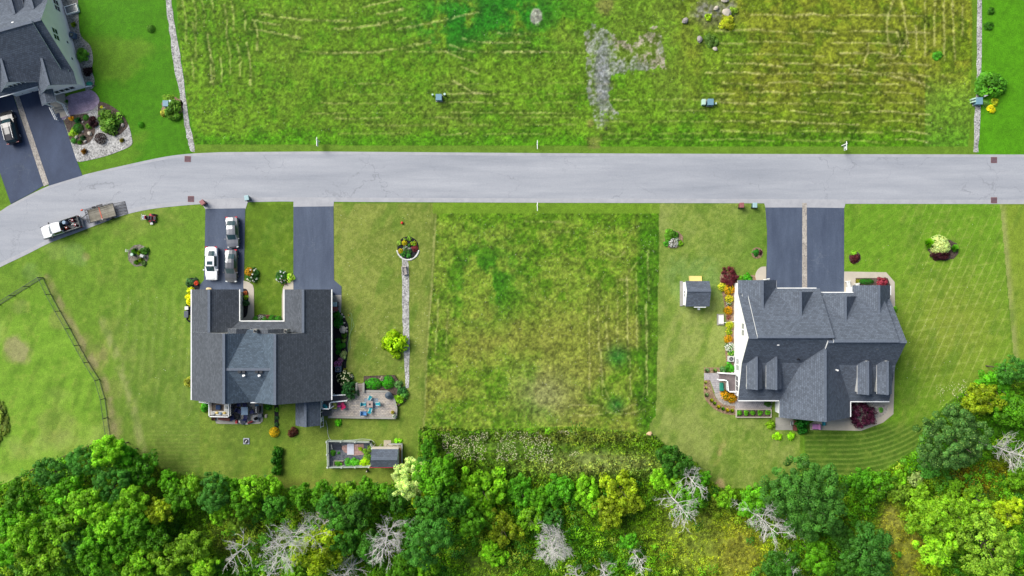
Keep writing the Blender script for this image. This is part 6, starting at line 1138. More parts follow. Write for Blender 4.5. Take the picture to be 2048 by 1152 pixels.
t = thing('cover_sheet', 'white sheet lying over the pinkish pavers in the vegetable plot', 'sheet', W(701, 898, .1)); mb = MB(); mb.box(0, 0, 0, .98, 1.55, .03); mb.build('cloth', mat('sheet_lilac', T(206, 206, 222), .7, var=.06, scale=2), t); mb = MB(); mb.box(0, -.78, -.02, 1.0, .06, .07); mb.build('hem_weight', M_WHP, t)
t = thing('tarp', 'black crumpled tarp in the northwest corner of the vegetable plot', 'tarp', W(674, 894, .06)); mb = MB(); mb.box(0, 0, 0, 1.3, .75, .05); mb.box(0, -.1, .05, 1.2, .2, .04, .05); mb.build('cloth', mat('tarp_black', T(44, 48, 62), .4, var=.4, scale=3), t); mb = MB(); [mb.cyl(-.8+.02*i, .3-.12*i, 0, .08, .05) for i in range(6)]; mb.build('peg', M_WHP, t)
t = thing('raised_bed_frame', 'thin pale timber frame round plants in the vegetable plot', 'planter', W(678, 927)); mb = MB(); mb.bar((-.7, .42, .2), (.7, .42, .2), .07); mb.bar((-.7, .42, .2), (-.7, -.5, .2), .06); mb.build('timber', M_CONC, t); mb = MB(); mb.box(0, 0, 0, 1.35, .8, .08); mb.build('soil', M_MUL, t)
t = thing('wheelbarrow', 'grey tray wheelbarrow at the west wall of the west house', 'wheelbarrow', W(375.5, 627)); mb = MB(); mb.box(0, -.1, .35, .6, .95, .25); mb.build('tray', mat('tray_grey', T(90, 96, 110), .4), t, bevel=.03); mb = MB(); mb.box(0, .8, .2, .5, .5, .3); mb.build('crate', M_WHP, t); mb = MB(); mb.tube([(-.06, -.75, .2), (.06, -.75, .2)], .2, 12); mb.build('wheel', M_TYRE, t)
t = thing('garden_statue', 'tan curved ornament on the driveway before the west garage', 'ornament', W(419, 578)); mb = MB(); mb.ell(0, 0, .3, .4, .25, .3, 10, 7); mb.build('body', mat('tan_ornament', T(236, 208, 160), .6), t, smooth=True); mb = MB(); mb.ell(.35, .05, .45, .14, .12, .14); mb.build('knob', MATS['tan_ornament'], t, smooth=True)
t = thing('mailbox_post', 'tiny white lattice marker at the west rim of the grey mulch bed', 'marker', W(257, 501)); mb = MB(); mb.bar((-.25, 0, .5), (.25, .05, .5), .05); mb.bar((-.15, .2, .5), (-.15, -.2, .5), .05); mb.bar((-.25, -.2, .5), (.25, -.2, .5), .04); mb.build('lattice', M_WHP, t); mb = MB(); mb.box(0, 0, 0, .05, .05, .5); mb.build('post', M_WHP, t)
pedestal('round pale pedestal with green shaft in the grey mulch bed', 269, 509.5, .2, .9); transformer_small = pedestal('pale grey box pedestal leaning in the grey mulch bed', 288, 512, box=(.5, .36), m=M_GSIDE, rz=-.5)

# ---------------------------------------------------------------- planted shrubs and flowers
DG, MG, BG, YG = (46, 92, 24), (70, 122, 26), (92, 148, 20), (150, 172, 30)
for a in (
 ('rough weedy patch at the left edge inside the wire fence', -12, 845, 24, (104, 124, 40), 'bush', .8), ('bright green rounded shrub in the gravel bed of the cream house', 163, 108, 13, (96, 150, 40), 'fine', 1.1), ('dark maroon ball shrub in the gravel bed of the cream house', 173, 141, 9, (40, 24, 26), 'fine', .9), ('yellow green grass tuft in the gravel bed of the cream house', 146, 48, 6.5, (130, 150, 30), 'spike', .7),
 ('small round shrub alone on the northwest lawn, upper', 300, 56, 7, (84, 128, 40), 'ball', .6), ('small round shrub alone on the northwest lawn, lower', 281, 249, 5.5, (70, 140, 20), 'ball', .5),
 ('large spreading shrub, biggest of the two mulch beds in the northwest', 216, 240, 23, (92, 132, 40), 'bush', 2.0), ('maroon shrub between the two northwest mulch beds', 185, 243, 10, (60, 32, 38), 'fine', 1.0), ('dark brown ball shrub on the pale pebbles', 199, 276, 10, (50, 32, 32), 'ball', .9),
 ('orange flowered clump in the round mulch bed', 142, 236, 5, (220, 150, 20), 'bush', .4), ('blue green hosta in the round mulch bed', 154, 240, 8, (60, 130, 70), 'spike', .6), ('small green ball at the north of the round mulch bed', 171, 235, 5.5, (60, 130, 30), 'ball', .4), ('dark green dome in the middle of the round mulch bed', 155, 256, 9, (46, 110, 24), 'ball', .7), ('lime shrub at the west of the round mulch bed', 145, 265, 9, (130, 168, 30), 'bush', .6), ('thin green shrub at the east of the round mulch bed', 176, 252, 6, (96, 140, 40), 'bush', .6), ('grey green tuft at the south of the round mulch bed', 165, 275, 7, (70, 110, 70), 'spike', .5), ('bright tuft at the southern rim of the round mulch bed', 159, 284, 6, (90, 150, 40), 'spike', .4), ('green tuft beside the driveway in the round mulch bed', 147, 281, 5.5, (70, 140, 40), 'ball', .4),
 ('golden brown grass tuft on the pale pebbles near the driveway', 167, 302, 7.5, (150, 110, 40), 'spike', .7), ('small tan grass tuft at the pebble bed rim', 243, 280, 6, (150, 140, 50), 'spike', .5), ('yellow flower at the tip of the bed by the purple patio', 203, 214, 3.5, (220, 200, 40), 'bush', .3), ('green potted fern on the entry pad of the cream house', 132, 203, 5, (90, 150, 60), 'spike', .5), ('tiny rounded shrub in the bed by the big northwest shrub', 242, 243, 4.5, (80, 130, 50), 'ball', .4),
 ('spreading green shrub leaning over the northwest pebble strip', 346, 220, 18, (84, 124, 32), 'bush', 1.5), ('low lime plants north of the northwest utility box', 335, 198, 11, (110, 150, 30), 'bush', .5), ('yellow leaved plant west of the spreading shrub', 326, 225, 7, (180, 176, 70), 'bush', .6),
 ('round bushy shrub at the northeast pebble strip', 1985, 171, 27, (72, 128, 28), 'bush', 2.0), ('yellow lily clump, northern, by the northeast utility box', 1992, 203, 7, (150, 160, 30), 'bush', .6), ('bright yellow lily clump, southern, by the northeast utility box', 1983, 218, 8, (200, 190, 20), 'bush', .6), ('grey green low plant south of the round bushy shrub', 1972, 206, 7, (90, 130, 50), 'bush', .4), ('dark weed in the far northeast lawn, upper', 1984, 21, 7, (60, 110, 20), 'bush', .6), ('dark weed in the far northeast lawn, lower', 1979, 51, 9, (56, 110, 20), 'bush', .7), ('leafy weed in the east hay field', 1876, 112, 9, (70, 140, 30), 'bush', .5),
 ('yellow flowering bush on the rubble heap', 1455, 44, 15, (150, 160, 30), 'bush', 1.0), ('small yellow bush at the middle of the rubble heap', 1418, 33, 7, (150, 180, 30), 'bush', .7), ('dark weeds at the foot of the rubble heap', 1425, 80, 13, (80, 110, 40), 'bush', .6), ('weeds on the eastern edge of the rubble heap', 1468, 20, 8, (120, 150, 40), 'bush', .7),
 ('blue green plant in the upper left of the grey mulch bed', 268, 502, 9, (96, 150, 40), 'spike', .6), ('dark round bush in the right of the grey mulch bed', 288, 502, 8.5, (60, 110, 20), 'bush', .7), ('lime tuft in the centre of the grey mulch bed', 277, 505, 6, (150, 180, 50), 'spike', .5), ('bright tuft in the lower part of the grey mulch bed', 272, 524, 7, (100, 150, 30), 'spike', .5), ('yellow green tuft in the lower right of the grey mulch bed', 281, 520, 7.5, (130, 160, 40), 'spike', .5), ('mixed low plants at the south rim of the grey mulch bed', 287, 526, 6, (80, 110, 50), 'bush', .4),
 ('yellow shrub hedge along the west wall of the west house', 379, 597, 9, (206, 206, 20), 'bush', 1.0), ('yellow shrub by the northwest corner of the west house', 380, 581, 7, (196, 206, 40), 'bush', .9), ('white flowered green bush at the northwest corner of the west house', 378, 564, 8, (70, 110, 60), 'bush', .8), ('small green bush inside the curved black edging', 389, 563, 7, (60, 90, 60), 'bush', .6), ('olive shrub half hidden at the southwest wall of the west house', 376, 766, 10, (140, 146, 50), 'bush', 1.2), ('lime plants against the west wall of the west house', 381, 636, 5, (150, 170, 60), 'bush', .5), ('green shrub at the foot of the sofa deck', 407, 815, 8, (70, 150, 30), 'bush', .8),
 ('dark leafy shrub under the court walk, south', 490, 607, 6.5, (50, 92, 50), 'bush', .8), ('lime plant in the narrow black court bed', 491, 594, 5, (150, 180, 40), 'bush', .5), ('orange potted plant in the narrow black court bed', 491, 586, 5, (160, 90, 50), 'bush', .5), ('green ball, first from the west in front of the court', 511, 639, 6, (66, 140, 30), 'ball', .6), ('green ball east of the white flowers in front of the court', 529, 640, 6, (70, 140, 30), 'ball', .6), ('green ball, second from the east in front of the court', 543, 638, 7, (60, 130, 26), 'ball', .7), ('green ball at the east end in front of the court', 556, 639, 6.5, (60, 130, 26), 'ball', .6), ('reddish small shrub in the middle of the court front', 535, 634, 4, (140, 90, 80), 'bush', .6),
 ('round lime tree shading the straight pebble strip', 788, 688, 24, (140, 176, 12), 'bush', 2.6), ('rounded clipped hedge west of its neighbour above the patio', 746, 768, 17.5, (52, 142, 8), 'ball', 1.0), ('rounded clipped hedge east of its neighbour above the patio', 776, 765, 12.5, (56, 146, 8), 'ball', 1.0), ('feathery dark tree over the patio stairs', 697, 782, 16, (52, 102, 50), 'fine', 3.2), ('grey green tall plant at the northeast of the patio', 795, 770, 9, (100, 146, 76), 'bush', 1.0), ('dark green mass at the east rim of the patio', 803, 783, 10, (50, 104, 44), 'bush', 1.0), ('lime leaved shrub at the east rim of the patio', 798, 798, 11.5, (120, 170, 20), 'bush', 1.0), ('grey green shrub at the far east rim of the patio', 808, 790, 8, (96, 150, 60), 'bush', .9), ('small lime tuft at the southeast rim of the patio', 790, 809, 6, (140, 166, 20), 'bush', .6), ('bright shrub alone on the grass south of the patio', 676, 846, 7, (90, 176, 20), 'bush', .6),
 ('green shrub at the north end of the bed east of the west house', 672, 630, 7, (50, 120, 24), 'bush', .8), ('green shrub just south of the northern rocks, east of the west house', 681, 634, 5, (70, 120, 50), 'bush', .5), ('dark round shrub north of the boulder, east of the west house', 676, 647, 9, (34, 112, 26), 'ball', .9), ('grey green tuft just south of the boulder', 688, 670, 7, (100, 150, 40), 'spike', .6), ('variegated tuft south of the boulder', 687, 680, 6, (160, 180, 100), 'spike', .5), ('clipped ball, northern of three, east of the west house', 675.5, 682, 5.5, (40, 122, 26), 'ball', .6), ('clipped ball, middle of three, east of the west house', 678, 692.5, 6.5, (50, 130, 20), 'ball', .6), ('clipped ball, southern of three, east of the west house', 676, 704, 5, (40, 120, 26), 'ball', .5), ('green clump beside the middle clipped ball', 686, 691, 5, (60, 130, 24), 'ball', .4), ('tall variegated pale shrub, east of the clipped balls', 686, 711, 6.5, (168, 182, 116), 'fine', .9), ('small ferns in the dark bed near the patio stairs', 690, 752, 6, (60, 84, 50), 'bush', .5),
 ('yellow ball shrub at the south end of the narrow dark bed', 547.5, 865, 9, (206, 170, 20), 'ball', .8), ('maroon ball shrub south of the sunroom', 584, 864, 9.5, (84, 48, 36), 'fine', .9), ('lime plant at the head of the narrow dark bed', 553.5, 820, 4, (90, 150, 30), 'bush', .4), ('dark plant in the narrow dark bed, upper', 553, 836, 4, (50, 90, 50), 'bush', .4), ('dark plant in the narrow dark bed, lower', 553, 849, 4, (46, 84, 46), 'bush', .4), ('green weeds at the south wall between terrace and narrow bed', 536, 812, 8, (56, 116, 20), 'bush', .4),
 ('columnar shrub, northern one of the hedge dividing the back yards', 553, 904, 10, (50, 104, 22), 'bush', 1.8), ('columnar shrub, middle one of the hedge dividing the back yards', 552, 922, 11.5, (44, 96, 20), 'bush', 2.0), ('columnar shrub, southern one of the hedge dividing the back yards', 553, 942, 11, (56, 108, 20), 'bush', 1.8),
 ('leafy vegetable patch in the northwest of the plot', 665, 906, 5.5, (70, 130, 30), 'bush', .5), ('small pepper plant in the weed fabric', 677, 906, 3, (70, 140, 60), 'bush', .3), ('vegetable row inside the pale timber frame', 677, 928, 7, (76, 140, 26), 'bush', .5), ('leafy bean patch at the south of the plot', 697, 926, 9, (80, 156, 40), 'bush', .6), ('second leafy patch at the south of the plot', 709, 926, 9, (84, 160, 36), 'bush', .6), ('yellow green squash plants by the shed', 729, 925, 11, (140, 180, 10), 'bush', .6), ('yellow plant on the pink pavers', 720.5, 898, 4.5, (150, 170, 20), 'bush', .4), ('climbing plants along the east of the plot, north', 740, 898, 7, (110, 140, 50), 'bush', .9), ('climbing plants along the east of the plot, middle', 731, 905, 7, (104, 146, 40), 'bush', .8), ('climbing plants along the east of the plot, south', 738, 914, 7, (96, 140, 40), 'bush', .8), ('lime flowers by the ramp of the red based shed', 793, 882, 5, (130, 190, 30), 'bush', .4), ('second lime flower clump by the ramp of the red based shed', 800, 882, 4.5, (130, 190, 30), 'bush', .4),
 ('maroon laceleaf maple at the northwest corner of the white duplex', 1461, 553, 16.5, (92, 34, 44), 'fine', 1.8), ('low green hedge beside the rounded slab', 1496, 556, 9, (60, 140, 16), 'bush', .7), ('low green hedge next to the maroon maple', 1482, 557, 6, (90, 150, 30), 'bush', .6),
 ('green shrub beside the air conditioner of the white gable wall', 1460, 735, 10, (60, 140, 26), 'bush', .9), ('grey green shrub at the west steps', 1447, 740, 7, (80, 120, 70), 'bush', .7), ('silvery tuft, west end of the bed north of the west steps', 1414, 741, 6, (130, 160, 110), 'spike', .5), ('silvery tuft, middle of the bed north of the west steps', 1430, 741, 5.5, (140, 170, 90), 'spike', .5),
 ('silvery tuft at the west rim of the paver path', 1413, 790, 5.5, (130, 160, 100), 'spike', .5), ('small yellow tuft west of the paver path, upper', 1411.5, 765, 4, (170, 180, 80), 'spike', .3), ('small yellow tuft west of the paver path, lower', 1412, 776, 4, (170, 180, 80), 'spike', .3), ('daylily clump, first from the west in the sweeping bed', 1423, 801, 5, (160, 170, 20), 'spike', .5), ('daylily clump, second from the west in the sweeping bed', 1429, 807, 4.5, (120, 160, 20), 'spike', .5), ('daylily clump, third from the west in the sweeping bed', 1437, 814, 5, (180, 180, 20), 'spike', .5), ('plain green tuft, fourth from the west in the sweeping bed', 1446, 818, 4.5, (80, 150, 20), 'spike', .5), ('daylily clump, fifth from the west in the sweeping bed', 1455, 821, 5, (190, 180, 20), 'spike', .5), ('daylily clump next to the planter in the sweeping bed', 1464, 822, 5.5, (140, 160, 20), 'spike', .5),
 ('tree shaped potted shrub under the south eave', 1537, 808, 7, (60, 100, 40), 'bush', 1.2), ('lime shrub, western of two south of the back slab', 1556, 873, 9, (140, 196, 20), 'bush', .6), ('lime shrub in a planter, eastern of two south of the back slab', 1583, 873, 8, (130, 190, 20), 'bush', .6), ('yellow green shrub beside the back slab', 1542, 850, 8.5, (110, 150, 20), 'bush', .8), ('dark upright evergreen between back slab and pink chair', 1605, 846, 12, (30, 96, 26), 'fine', 2.6), ('lower skirt of evergreen south of the back slab', 1607, 861, 9, (36, 110, 26), 'fine', 1.4),
 ('large dark purple maple at the southeast corner of the white duplex', 1729, 829, 25, (66, 22, 46), 'fine', 3.2), ('small green plant on the pebbles by the purple maple', 1762, 820, 5, (90, 150, 60), 'bush', .4),
 ('clipped green hedge at the east entry of the white duplex', 1733, 563, 14, (34, 106, 14), 'ball', .8), ('red barberry at the end of the clipped entry hedge', 1766, 564, 10, (128, 46, 60), 'fine', .8), ('red green tuft at the west end of the entry hedge', 1717, 563, 5, (110, 110, 30), 'bush', .5), ('lime weeds at the northeast house corner walk', 1789, 618, 6, (100, 160, 30), 'bush', .5),
 ('green plant in the tiny bed west of the double driveway', 1512, 505, 7, (40, 110, 24), 'bush', .6), ('dark maroon plant in the tiny bed west of the double driveway', 1520, 505, 5, (70, 36, 40), 'bush', .5), ('dark maroon plant in the tiny bed east of the double driveway', 1710, 516, 10, (76, 30, 34), 'bush', .6), ('lime plant in the tiny bed east of the double driveway', 1708, 507, 6, (120, 170, 40), 'bush', .4),
 ('pale flowered shrub in the middle of the east lawn island', 1880, 489, 17, (190, 206, 130), 'ball', 1.2), ('second pale flowered mound at the east of the island', 1887, 494, 14, (182, 200, 120), 'ball', 1.1), ('bright green grass mound at the west of the island', 1861, 487, 12.5, (110, 168, 20), 'spike', 1.2), ('smaller grass mound at the east of the island', 1911, 497, 9.5, (90, 156, 30), 'spike', .9), ('dark maroon shrub at the south of the island', 1884, 511, 18, (60, 26, 32), 'bush', 1.2),
 ('leafy green bush at the north of the small bed east of the hay field', 1338, 469, 11, (86, 136, 30), 'bush', .7), ('dark green bush in the small bed east of the hay field', 1351, 470, 8, (60, 110, 20), 'bush', .6), ('lime plant at the west rim of the small bed east of the hay field', 1334, 487, 6, (70, 140, 30), 'bush', .5), ('lime plant at the east rim of the small bed east of the hay field', 1361, 487, 6, (110, 160, 20), 'bush', .5)):
    lb, px, py, r, col, kd = a[:6]; h = a[6]; ry = None
    if 'hedge along' in lb: ry = 15
    if lb.startswith('rounded clipped hedge west'): ry = 12.5
    if lb.startswith('rough weedy patch'): ry = 48
    if lb.startswith('clipped green hedge'): ry = 6
    if lb.startswith('dark maroon shrub at the south of the island'): ry = 12
    if lb.startswith('tall variegated'): ry = 11
    if lb.startswith('columnar'): ry = 11
    cat = 'tree' if ('maple' in lb or ' tree' in lb) else 'hedge' if 'hedge' in lb and 'dividing' not in lb else 'shrub'
    nm = {'tree': 'small_tree', 'hedge': 'clipped_hedge'}.get(cat)
    plant(lb, px, py, r, col, kd, h, cat=cat, name=nm, ry=ry)
for a in (
 ('white hydrangea with many round heads east of the west house', 688, 757, 14, (56, 92, 36), (226, 232, 180), 1.3, 0), ('pink phlox clump beside the blue grey air conditioner', 675, 729, 7, (60, 84, 50), (226, 120, 196), .8, 2), ('small yellow flower clump east of the air conditioner', 690, 741, 4, (80, 100, 40), (240, 200, 40), .4, 1), ('second pink bloom cluster against the east wall', 681, 720, 5, (80, 90, 60), (214, 130, 190), .7, 2), ('dark clump with white blooms north of the feathery tree', 700, 754, 6, (60, 50, 46), (226, 216, 210), .5, 1),
 ('white flowered mixed shrub at the top of the west court walk', 504, 550, 12.5, (44, 92, 30), (226, 232, 210), 1.0, 1), ('golden orange shrub at the top of the west court walk', 498, 544, 8, (170, 140, 40), (210, 150, 30), 1.1, 2), ('green clump with lilac blooms at the top of the east court walk', 562, 553, 11, (50, 96, 34), (210, 214, 226), .8, 1), ('lime yellow shrub beside the east court walk', 579, 556, 8.5, (150, 186, 50), (206, 220, 120), .8, 1), ('dark green lower clump beside the east court walk', 567, 562, 8, (40, 80, 26), (120, 70, 60), .7, 1), ('white rose in front of the court', 522, 636, 6, (70, 100, 50), (240, 240, 236), .6, 0),
 ('orange black eyed susans north end of the white gable wall', 1459, 579, 10, (120, 130, 20), (250, 158, 0), .8, 2), ('lime flowers below the maroon laceleaf maple', 1445, 574, 8, (120, 150, 30), (220, 210, 60), .6, 2), ('yellow flowers along the white gable wall, upper', 1459, 598, 8, (110, 130, 30), (220, 200, 40), .6, 2), ('white blooms along the white gable wall, upper', 1458.5, 606, 5.5, (90, 110, 50), (226, 230, 206), .5, 1), ('orange flowers along the white gable wall, middle', 1457, 621, 8, (130, 120, 20), (252, 156, 0), .7, 2), ('pink flowers along the white gable wall', 1457.5, 635, 4, (120, 80, 60), (206, 100, 110), .4, 1), ('lime yellow plants south of the downspout pipe', 1460, 650, 7.5, (120, 150, 26), (200, 200, 40), .6, 2), ('orange flowers along the white gable wall, lower', 1457, 678, 7.5, (130, 120, 20), (252, 152, 0), .7, 2), ('white flowers along the white gable wall, lower', 1460, 694, 9, (80, 120, 50), (226, 226, 214), .6, 2), ('green clump above the pale air conditioner', 1463, 706, 7, (80, 140, 40), (180, 200, 90), .5, 1), ('yellow green clump along the white gable wall, middle', 1458, 664, 6.5, (120, 146, 30), (190, 190, 40), .5, 1),
 ('orange flower drift south of the west steps', 1452, 791, 10, (120, 120, 20), (250, 156, 0), .7, 2), ('orange flower drift at the house corner', 1465, 797, 9, (120, 120, 20), (246, 152, 0), .7, 2), ('white pink flowers at the south of the small bed by the hay field', 1347, 486, 9, (90, 90, 60), (232, 222, 216), .6, 2), ('large white peony in the small bed by the hay field', 1354, 481, 5, (80, 120, 60), (230, 236, 226), .5, 1),
 ('yellow flowers, upper left of the round flower bed', 809, 486, 5, (120, 120, 30), (240, 200, 20), .4, 2), ('yellow flowers, lower left of the round flower bed', 801.5, 502, 5, (120, 120, 30), (240, 196, 20), .4, 2), ('yellow flowers, upper right of the round flower bed', 827, 487, 5.5, (110, 150, 30), (236, 200, 30), .4, 1), ('white blooms in the centre of the round flower bed', 810.5, 497, 5, (80, 110, 60), (232, 234, 226), .4, 1), ('white rose right of centre in the round flower bed', 819.5, 497.5, 3, (60, 90, 40), (240, 240, 230), .4, 0)):
    lb, px, py, r, col, fl, h, fk = a; plant(lb, px, py, r, col, 'bush', h, fl, cat='flower clump', name='flower_clump', fk=fk)
for a in (('maroon leaved plant in the round flower bed', 829, 497, 6.5, (110, 44, 48)), ('lime rosette at the upper rim of the round flower bed', 818, 477, 4.5, (120, 160, 50)), ('lime hosta at the upper left of the round flower bed', 798.5, 486, 5, (130, 160, 60)), ('green plant left of the bottom in the round flower bed', 807, 508, 5.5, (60, 120, 40)), ('green plant at the bottom of the round flower bed', 817, 511, 5, (60, 126, 46)), ('small green plant in the middle of the round flower bed', 818.5, 490, 3.5, (60, 110, 40)), ('light tuft near the top of the round flower bed', 809, 479, 3, (130, 160, 60)), ('green plant right of the bottom in the round flower bed', 818, 504, 5, (50, 100, 36))): plant(a[0], a[1], a[2], a[3], a[4], 'bush', .45)
for i, px in enumerate((1479, 1492.5, 1506, 1521, 1536)): plant('small green shrub, %s from the west in the long white planter' % ('first', 'second', 'third', 'fourth', 'fifth')[i], px, 826, 5, (84, 146, 26), 'bush', .45, z=.3)

# ---------------------------------------------------------------- trees of the woods
def tree(label, px, py, rpx, h, col, me, cat='tree', name='broadleaf_tree', flat=.8):
    r = rpx/S*(1-h*.7/HC); ch = min(h*.75, r*1.25); cz = h-ch*.82; p = W(px, py, cz+ch*.45)
    t = thing(name, label, cat, (p.x, p.y, 0), 0); kid('crown', me, t, (r*1.1, r*1.1, ch), fc(col), (0, 0, cz), PR.random()*6.28); kid('trunk', TRUNK, t, (r*1.1, r*1.1, h*.9), None); return t
COL = {'mid': (76, 130, 16), 'vivid': (68, 126, 18), 'bright': (98, 146, 22), 'yell': (122, 144, 20), 'dark': (52, 98, 22), 'blue': (58, 108, 34), 'pale': (154, 176, 100), 'lime': (106, 148, 26), 'olive': (100, 132, 34)}
WORD = {'mid': 'mid green', 'vivid': 'vivid green', 'bright': 'light green', 'yell': 'yellow green', 'dark': 'dark green', 'blue': 'bluish green', 'pale': 'silvery pale', 'lime': 'lime green', 'olive': 'olive green'}
TL = [(30,1000,30,8,'mid'),(95,948,30,8,'blue'),(160,928,28,8,'blue'),(205,905,28,8,'bright'),(238,912,24,6,'vivid'),(268,945,32,6,'vivid'),(120,985,32,8,'mid'),(215,975,34,8,'blue'),(10,1045,30,8,'mid'),(45,1075,34,9,'bright'),(100,1035,22,7,'mid'),(115,1065,30,9,'bright'),(160,1008,30,9,'bright'),(205,1045,34,9,'bright'),
 (180,1082,26,8,'mid'),(250,1008,30,8,'bright'),(262,1052,26,8,'mid'),(312,1026,24,7,'yell'),(140,1090,26,8,'blue'),(60,1122,38,9,'lime'),(98,1120,24,8,'lime'),(8,1112,24,8,'mid'),(182,1126,32,8,'mid'),(232,1090,28,7,'mid'),(298,1080,30,7,'mid'),(270,1132,34,7,'bright'),(330,1125,32,7,'lime'),(376,1100,30,7,'lime'),(400,1146,26,6,'lime'),
 (350,1000,24,6,'mid'),(376,983,22,5,'bright'),(332,962,18,4,'mid'),(422,990,32,7,'blue'),(455,978,20,5,'mid'),(500,982,24,6,'bright'),(482,1012,22,6,'mid'),(535,980,22,5,'bright'),(545,1015,20,6,'dark'),(598,994,20,5,'mid'),(642,990,22,5,'mid'),(690,990,24,5,'bright'),(735,986,22,5,'mid'),(770,990,18,5,'mid'),(658,1018,24,7,'blue'),(708,1030,30,8,'dark'),
 (818,962,34,8,'pale'),(868,960,38,9,'mid'),(838,996,18,6,'yell'),(792,1004,20,6,'dark'),(862,1022,32,9,'dark'),(850,1090,44,11,'blue'),(908,1012,24,8,'dark'),(965,985,44,9,'bright'),(942,1048,24,7,'mid'),(972,1040,28,7,'bright'),(1005,1062,34,8,'yell'),(985,1110,26,6,'bright'),(632,1108,44,9,'yell'),(592,1140,28,8,'bright'),(680,1078,34,8,'dark'),
 (742,1100,28,8,'dark'),(800,1142,26,7,'mid'),(848,1146,24,6,'bright'),(1040,985,28,6,'vivid'),(1078,1002,24,6,'mid'),(1120,986,32,7,'vivid'),(1170,985,28,6,'bright'),(1245,985,36,8,'yell'),(1222,1030,30,8,'yell'),(1270,1008,20,7,'yell'),(1192,1014,20,6,'bright'),(1062,1042,30,6,'bright'),(1104,1042,22,6,'blue'),(1352,928,30,6,'dark'),(1405,962,16,4,'vivid'),
 (1322,962,18,5,'bright'),(1385,1002,26,6,'mid'),(1512,1010,26,7,'mid'),(1258,1085,16,5,'vivid'),(2000,775,36,8,'vivid'),(2036,742,26,8,'blue'),(1975,800,32,8,'yell'),(2032,822,34,8,'mid'),(1752,1118,48,10,'blue'),(1708,1128,30,8,'dark'),(1846,1000,22,5,'lime'),(1872,1048,36,8,'lime'),(1914,1028,34,8,'lime'),(1886,1102,34,8,'lime'),(1992,1100,56,11,'olive'),
 (1862,1140,20,5,'yell'),(1642,1122,28,8,'mid'),(1572,1140,32,8,'dark'),(1692,1076,22,7,'dark'),(1960,1002,26,4,'lime'),(2022,1030,28,5,'yell'),(1762,974,30,5,'mid'),(1728,962,20,5,'vivid'),(1800,984,22,4,'olive'),(1836,960,13,3,'pale'),(1915,975,14,4,'bright'),(1868,938,20,4,'blue'),(1800,960,16,3,'bright'),(1350,975,18,5,'bright'),(1455,1000,18,4,'bright'),
 (858,900,16,4,'vivid'),(858,876,13,3,'bright'),(852,930,16,4,'blue'),(893,925,16,4,'mid'),(2040,960,20,4,'bright'),(2040,1100,26,7,'mid'),(470,1050,16,4,'olive'),(436,1030,18,5,'bright')]
LMK = [('the big dark oak', 1630, 1005), ('the silvery pale tree', 818, 962), ('the brown rail fence', 140, 905), ('the vegetable plot', 700, 905), ('the columnar hedge', 553, 925), ('the large bleached snag', 565, 1070), ('the bleached snag shaped like a fan', 785, 1060), ('the round dead crown', 1100, 1085), ('the kettle grill', 1494, 975), ('the yellow tipped chestnut', 1922, 885), ('the tall flowering weeds', 1000, 890), ('the lower left photo corner', 0, 1152), ('the bottom right photo corner', 2048, 1152), ('the small slanting snag', 1272, 1110), ('the septic cover', 493, 882)]
used = set()
for i, (px, py, r, h, c) in enumerate(TL):
    cand = sorted(LMK, key=lambda L: math.hypot(L[1]-px, L[2]-py)); sz = 'very small' if r < 18 else 'small' if r < 24 else 'medium' if r < 31 else 'large'; lb = None
    for L in cand:
        if L[0] == 'the silvery pale tree' and c == 'pale' and r > 30: continue
        dx, dy = px-L[1], py-L[2]; a = math.degrees(math.atan2(-dy, dx)) % 360; d = ('east', 'northeast', 'north', 'northwest', 'west', 'southwest', 'south', 'southeast')[int((a+22.5)//45) % 8]; dist = math.hypot(dx, dy)
        for q in (('just ' if dist < 70 else 'far ' if dist > 190 else ''),):
            s = '%s %s tree crown %s%s of %s' % (sz, WORD[c], q, d, L[0])
            if s not in used: lb = s; break
        if lb: break
    used.add(lb)
    if c == 'pale' and r > 30: lb = 'silvery pale willow like tree beside the shed with the red base'
    me = STAR[i % 4] if c in ('bright', 'yell', 'vivid', 'lime') and i % 3 else (FINE[i % 3] if c in ('pale', 'blue', 'olive') else CROWN[i % 6])
    if 960 < px < 1310 and r > 18: h *= .62; r *= .92
    if px > 1650 and c not in ('blue', 'dark'): h *= .8
    k = 1.06+.3*(PR.random()-.5); col = tuple(v*k for v in COL[c]); tree(lb, px, py, r*1.12, h, col, me, 'tree' if h > 3 else 'shrub', 'broadleaf_tree')
tree('big dark green oak, the largest round crown at the wood edge', 1628, 1006, 80, 12, (62, 108, 36), OAK[0])
tree('second lobe of dark oak crown toward the lawn, lower and bluish', 1588, 985, 34, 8, (54, 100, 34), OAK[0], name='oak_sapling')
tree('broad chestnut with yellow blossom tips at the east edge', 1922, 884, 68, 10, (66, 104, 44), OAK[1])

